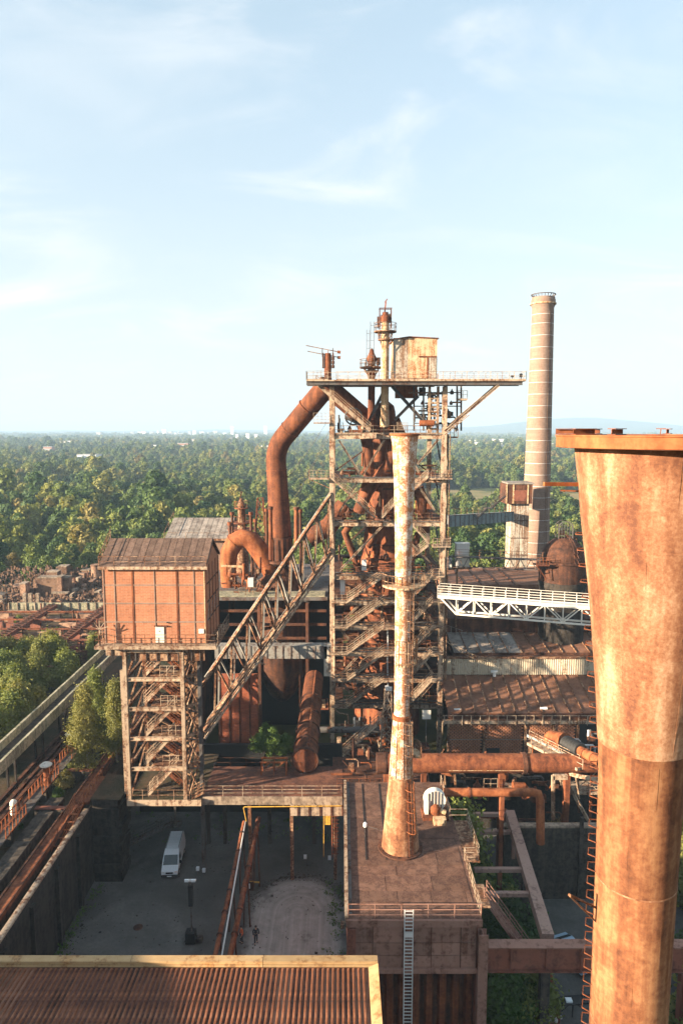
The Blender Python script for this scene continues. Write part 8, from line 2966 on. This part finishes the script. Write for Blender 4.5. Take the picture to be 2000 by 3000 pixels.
BIRCH = [tree_proto(31, 12, 2.3, 15000, .15, 'leaf_birch', 'bark_birch', base=.10, blobs=44, top=.8, r=.1, squash=1.3, fuzz=.42, small=.85), tree_proto(32, 10, 2.0, 13000, .145, 'leaf_birch', 'bark_birch', base=.06, blobs=40, top=.75, r=.09, squash=1.3, fuzz=.42, small=.85)]
BUSH = [bush_proto(33, 5.2, 2.7, 6000, .24), bush_proto(34, 4.2, 3.0, 6000, .24, 'leaf'), bush_proto(35, 6.0, 2.5, 6000, .22), bush_proto(36, 3.2, 2.2, 4200, .2, 'leaf_green'), bush_proto(37, 5.6, 1.8, 4200, .2, 'leaf_green', blobs=20, top=1.0)]
for k, (u, v, Y, pr, s, lab) in enumerate((
        (258, 2240, 75, 0, .92, 'tall birch with golden leaves between the middle vent and the crane rail'),
        (288, 2215, 83, 1, 1.0, 'birch with thin crown right behind the farthest orange vent'),
        (341, 2180, 79, 1, 1.0, 'birch hugging the left columns of the winding tower'),
        (236, 2250, 80, 1, .7, 'lower birch leaning against the conveyor trough'))):
    p = at(u, v, Y)
    place_tree('birch_tree', BIRCH[pr], (p.x, Y, PLZ), s, 1.3 * k, lab)
rr = random.Random(44)
bl_ = ['leafy bush in the row of bushes beyond the conveyor trough', 'low bush hugging the vent walkway on the left']
for k, (u, v, Y, pr, s) in enumerate(((190, 2300, 66, 1, .72), (170, 2335, 64, 3, .7), (205, 2270, 69, 0, .55), (60, 2420, 60, 3, .35))):
    p = on(u, v, PLZ + .3)
    place_bush('walkway_bush', BUSH[pr], (p.x, p.y, PLZ), s * .55, k * 1.1, ['low bush by the vent walkway, second nearest of four', 'low bush by the vent walkway, just behind the nearest vent', 'low bush by the vent walkway, farthest back under the tall birch', 'tiny bush by the white tank on the vent walkway'][k], 'bush', 'bushes by the vent walkway')
for k in range(70):
    x, y = rr.uniform(-78, -42.0), rr.uniform(76, 119)
    u_ = x / y
    if u_ < -.56:
        x = min(-42.0, -.55 * y + rr.uniform(0, 6))
    place_bush('bunker_bush', BUSH[rr.choice([0, 0, 0, 2, 2])], (x, y, PLZ), rr.uniform(.7, 1.12), rr.uniform(0, 6), bl_[0], 'bush', 'bushes beyond the conveyor')
for k in range(14):
    x, y = rr.uniform(-80, -44), rr.choice([110, 118, 125, 131, 138]) + rr.uniform(-1, 1)
    place_bush('rubble_bush', BUSH[rr.choice([1, 3])], (x, y, PLZ), rr.uniform(.3, .55), rr.uniform(0, 6), 'small bush sprouting between the rubble bunker walls', 'bush', 'bushes in the rubble')
for k, (u, Y, s) in enumerate(((762, 77, .85), (800, 76.2, 1.0), (838, 77, .95), (780, 79, .9))):
    p = at(u, 2260, Y)
    place_bush('deck_bush', BUSH[[3, 4, 3, 4][k]], (p.x, Y, DZ), s * [.8, .62, .7, .55][k], k * 1.7, ['leftmost green bush on the deck behind the orange trestle', 'green bush on the deck straight behind the orange trestle', 'green bush on the deck touching the round gas main', 'green bush on the deck, hindmost of four'][k], 'bush', 'bushes on the deck')
for k in range(22):
    f = rr.random()
    x, y = rr.uniform(11.3, 16.2), rr.uniform(48.5, 66)
    place_bush('shade_bush', BUSH[rr.choice([1, 3, 3])], (x, y, .0), rr.uniform(.5, 1.25), rr.uniform(0, 6), 'dark bush in the shaded pit between the concrete beams', 'bush', 'bushes in the pit')
place_bush('pit_sapling', BUSH[2], (11.9, 63.5, 0), 1.75, 2, 'tall sapling reaching up beside the grey balcony rail', 'bush')
for k in range(40):
    x, y = rr.uniform(24.5, 46), rr.uniform(34, 78)
    if x / y < .44:
        x = .46 * y + rr.uniform(0, 8)
    place_bush('verge_bush', BUSH[rr.choice([0, 1, 3, 3])], (x, y, 0), rr.uniform(.8, 1.5), rr.uniform(0, 6), 'bright green bush on the verge right of the big stack', 'bush', 'bushes right of the big stack')
# dry grass bank catching the low sun
bk0 = [on(u, v, 1.0) for u, v in ((1528, 2505), (1640, 2462), (1678, 2535), (1540, 2600))]
rngb = np.random.default_rng(9)
nB = 5200
ab = rngb.uniform(0, 1, (nB, 2))
P4 = np.array([tuple(p) for p in bk0])
cen = ((1 - ab[:, :1]) * (1 - ab[:, 1:]) * P4[0] + ab[:, :1] * (1 - ab[:, 1:]) * P4[1] + ab[:, :1] * ab[:, 1:] * P4[2] + (1 - ab[:, :1]) * ab[:, 1:] * P4[3])
zbk = lambda a, b: 1.2 + 2.2 * (1 - b)
cen[:, 2] = zbk(ab[:, 0], ab[:, 1]) + .12
h = rngb.uniform(.2, .6, (nB, 1))
d = rngb.normal(0, .3, (nB, 3)); d[:, 2] = 1
tip = cen + d * h
wv = np.concatenate([rngb.normal(0, 1, (nB, 2)), np.zeros((nB, 1))], 1)
wv = wv / np.linalg.norm(wv, axis=1, keepdims=True) * .03
q = np.stack([cen - wv, cen + wv, tip + wv * .2, tip - wv * .2], 1)
o = bpy.data.objects.new('dry_grass', mesh_from_quads('dry_grass', q, 'grass_dry'))
COL.objects.link(o)
tag(o, 'dry golden grass on the bank behind the concrete frame', 'grass', kind='stuff')
m = MB()
top = [(p.x, p.y, zbk(0, f)) for p, f in zip(bk0, (0, 0, 1, 1))]
bot = [(p.x, p.y, -.1) for p in bk0]
m.add(top + bot, [(0, 1, 2, 3), (0, 4, 5, 1), (1, 5, 6, 2), (2, 6, 7, 3), (3, 7, 4, 0)])
tag(m.build('grass_bank', 'meadow'), kind='structure')
# ------------------------------------------------------------------ haze: one closed box of even air round camera and land
hz = MB().box(-14500, 14500, -900, 14500, -6, 190)
ho = hz.build('haze', 'earth')
hm = bpy.data.materials.new('haze_air')
hm.use_nodes = True
hn = hm.node_tree.nodes
hn.clear()
hv = hn.new('ShaderNodeVolumePrincipled')
hv.inputs['Color'].default_value = (0.40, 0.58, 0.80, 1)
hv.inputs['Density'].default_value = 0.00022
hv.inputs['Density Attribute'].default_value = ''
hv.inputs['Anisotropy'].default_value = 0.0
hoo = hn.new('ShaderNodeOutputMaterial')
hm.node_tree.links.new(hv.outputs[0], hoo.inputs['Volume'])
ho.data.materials[0] = hm
tag(ho, 'thin bluish haze hanging over the plain', 'haze', kind='stuff')
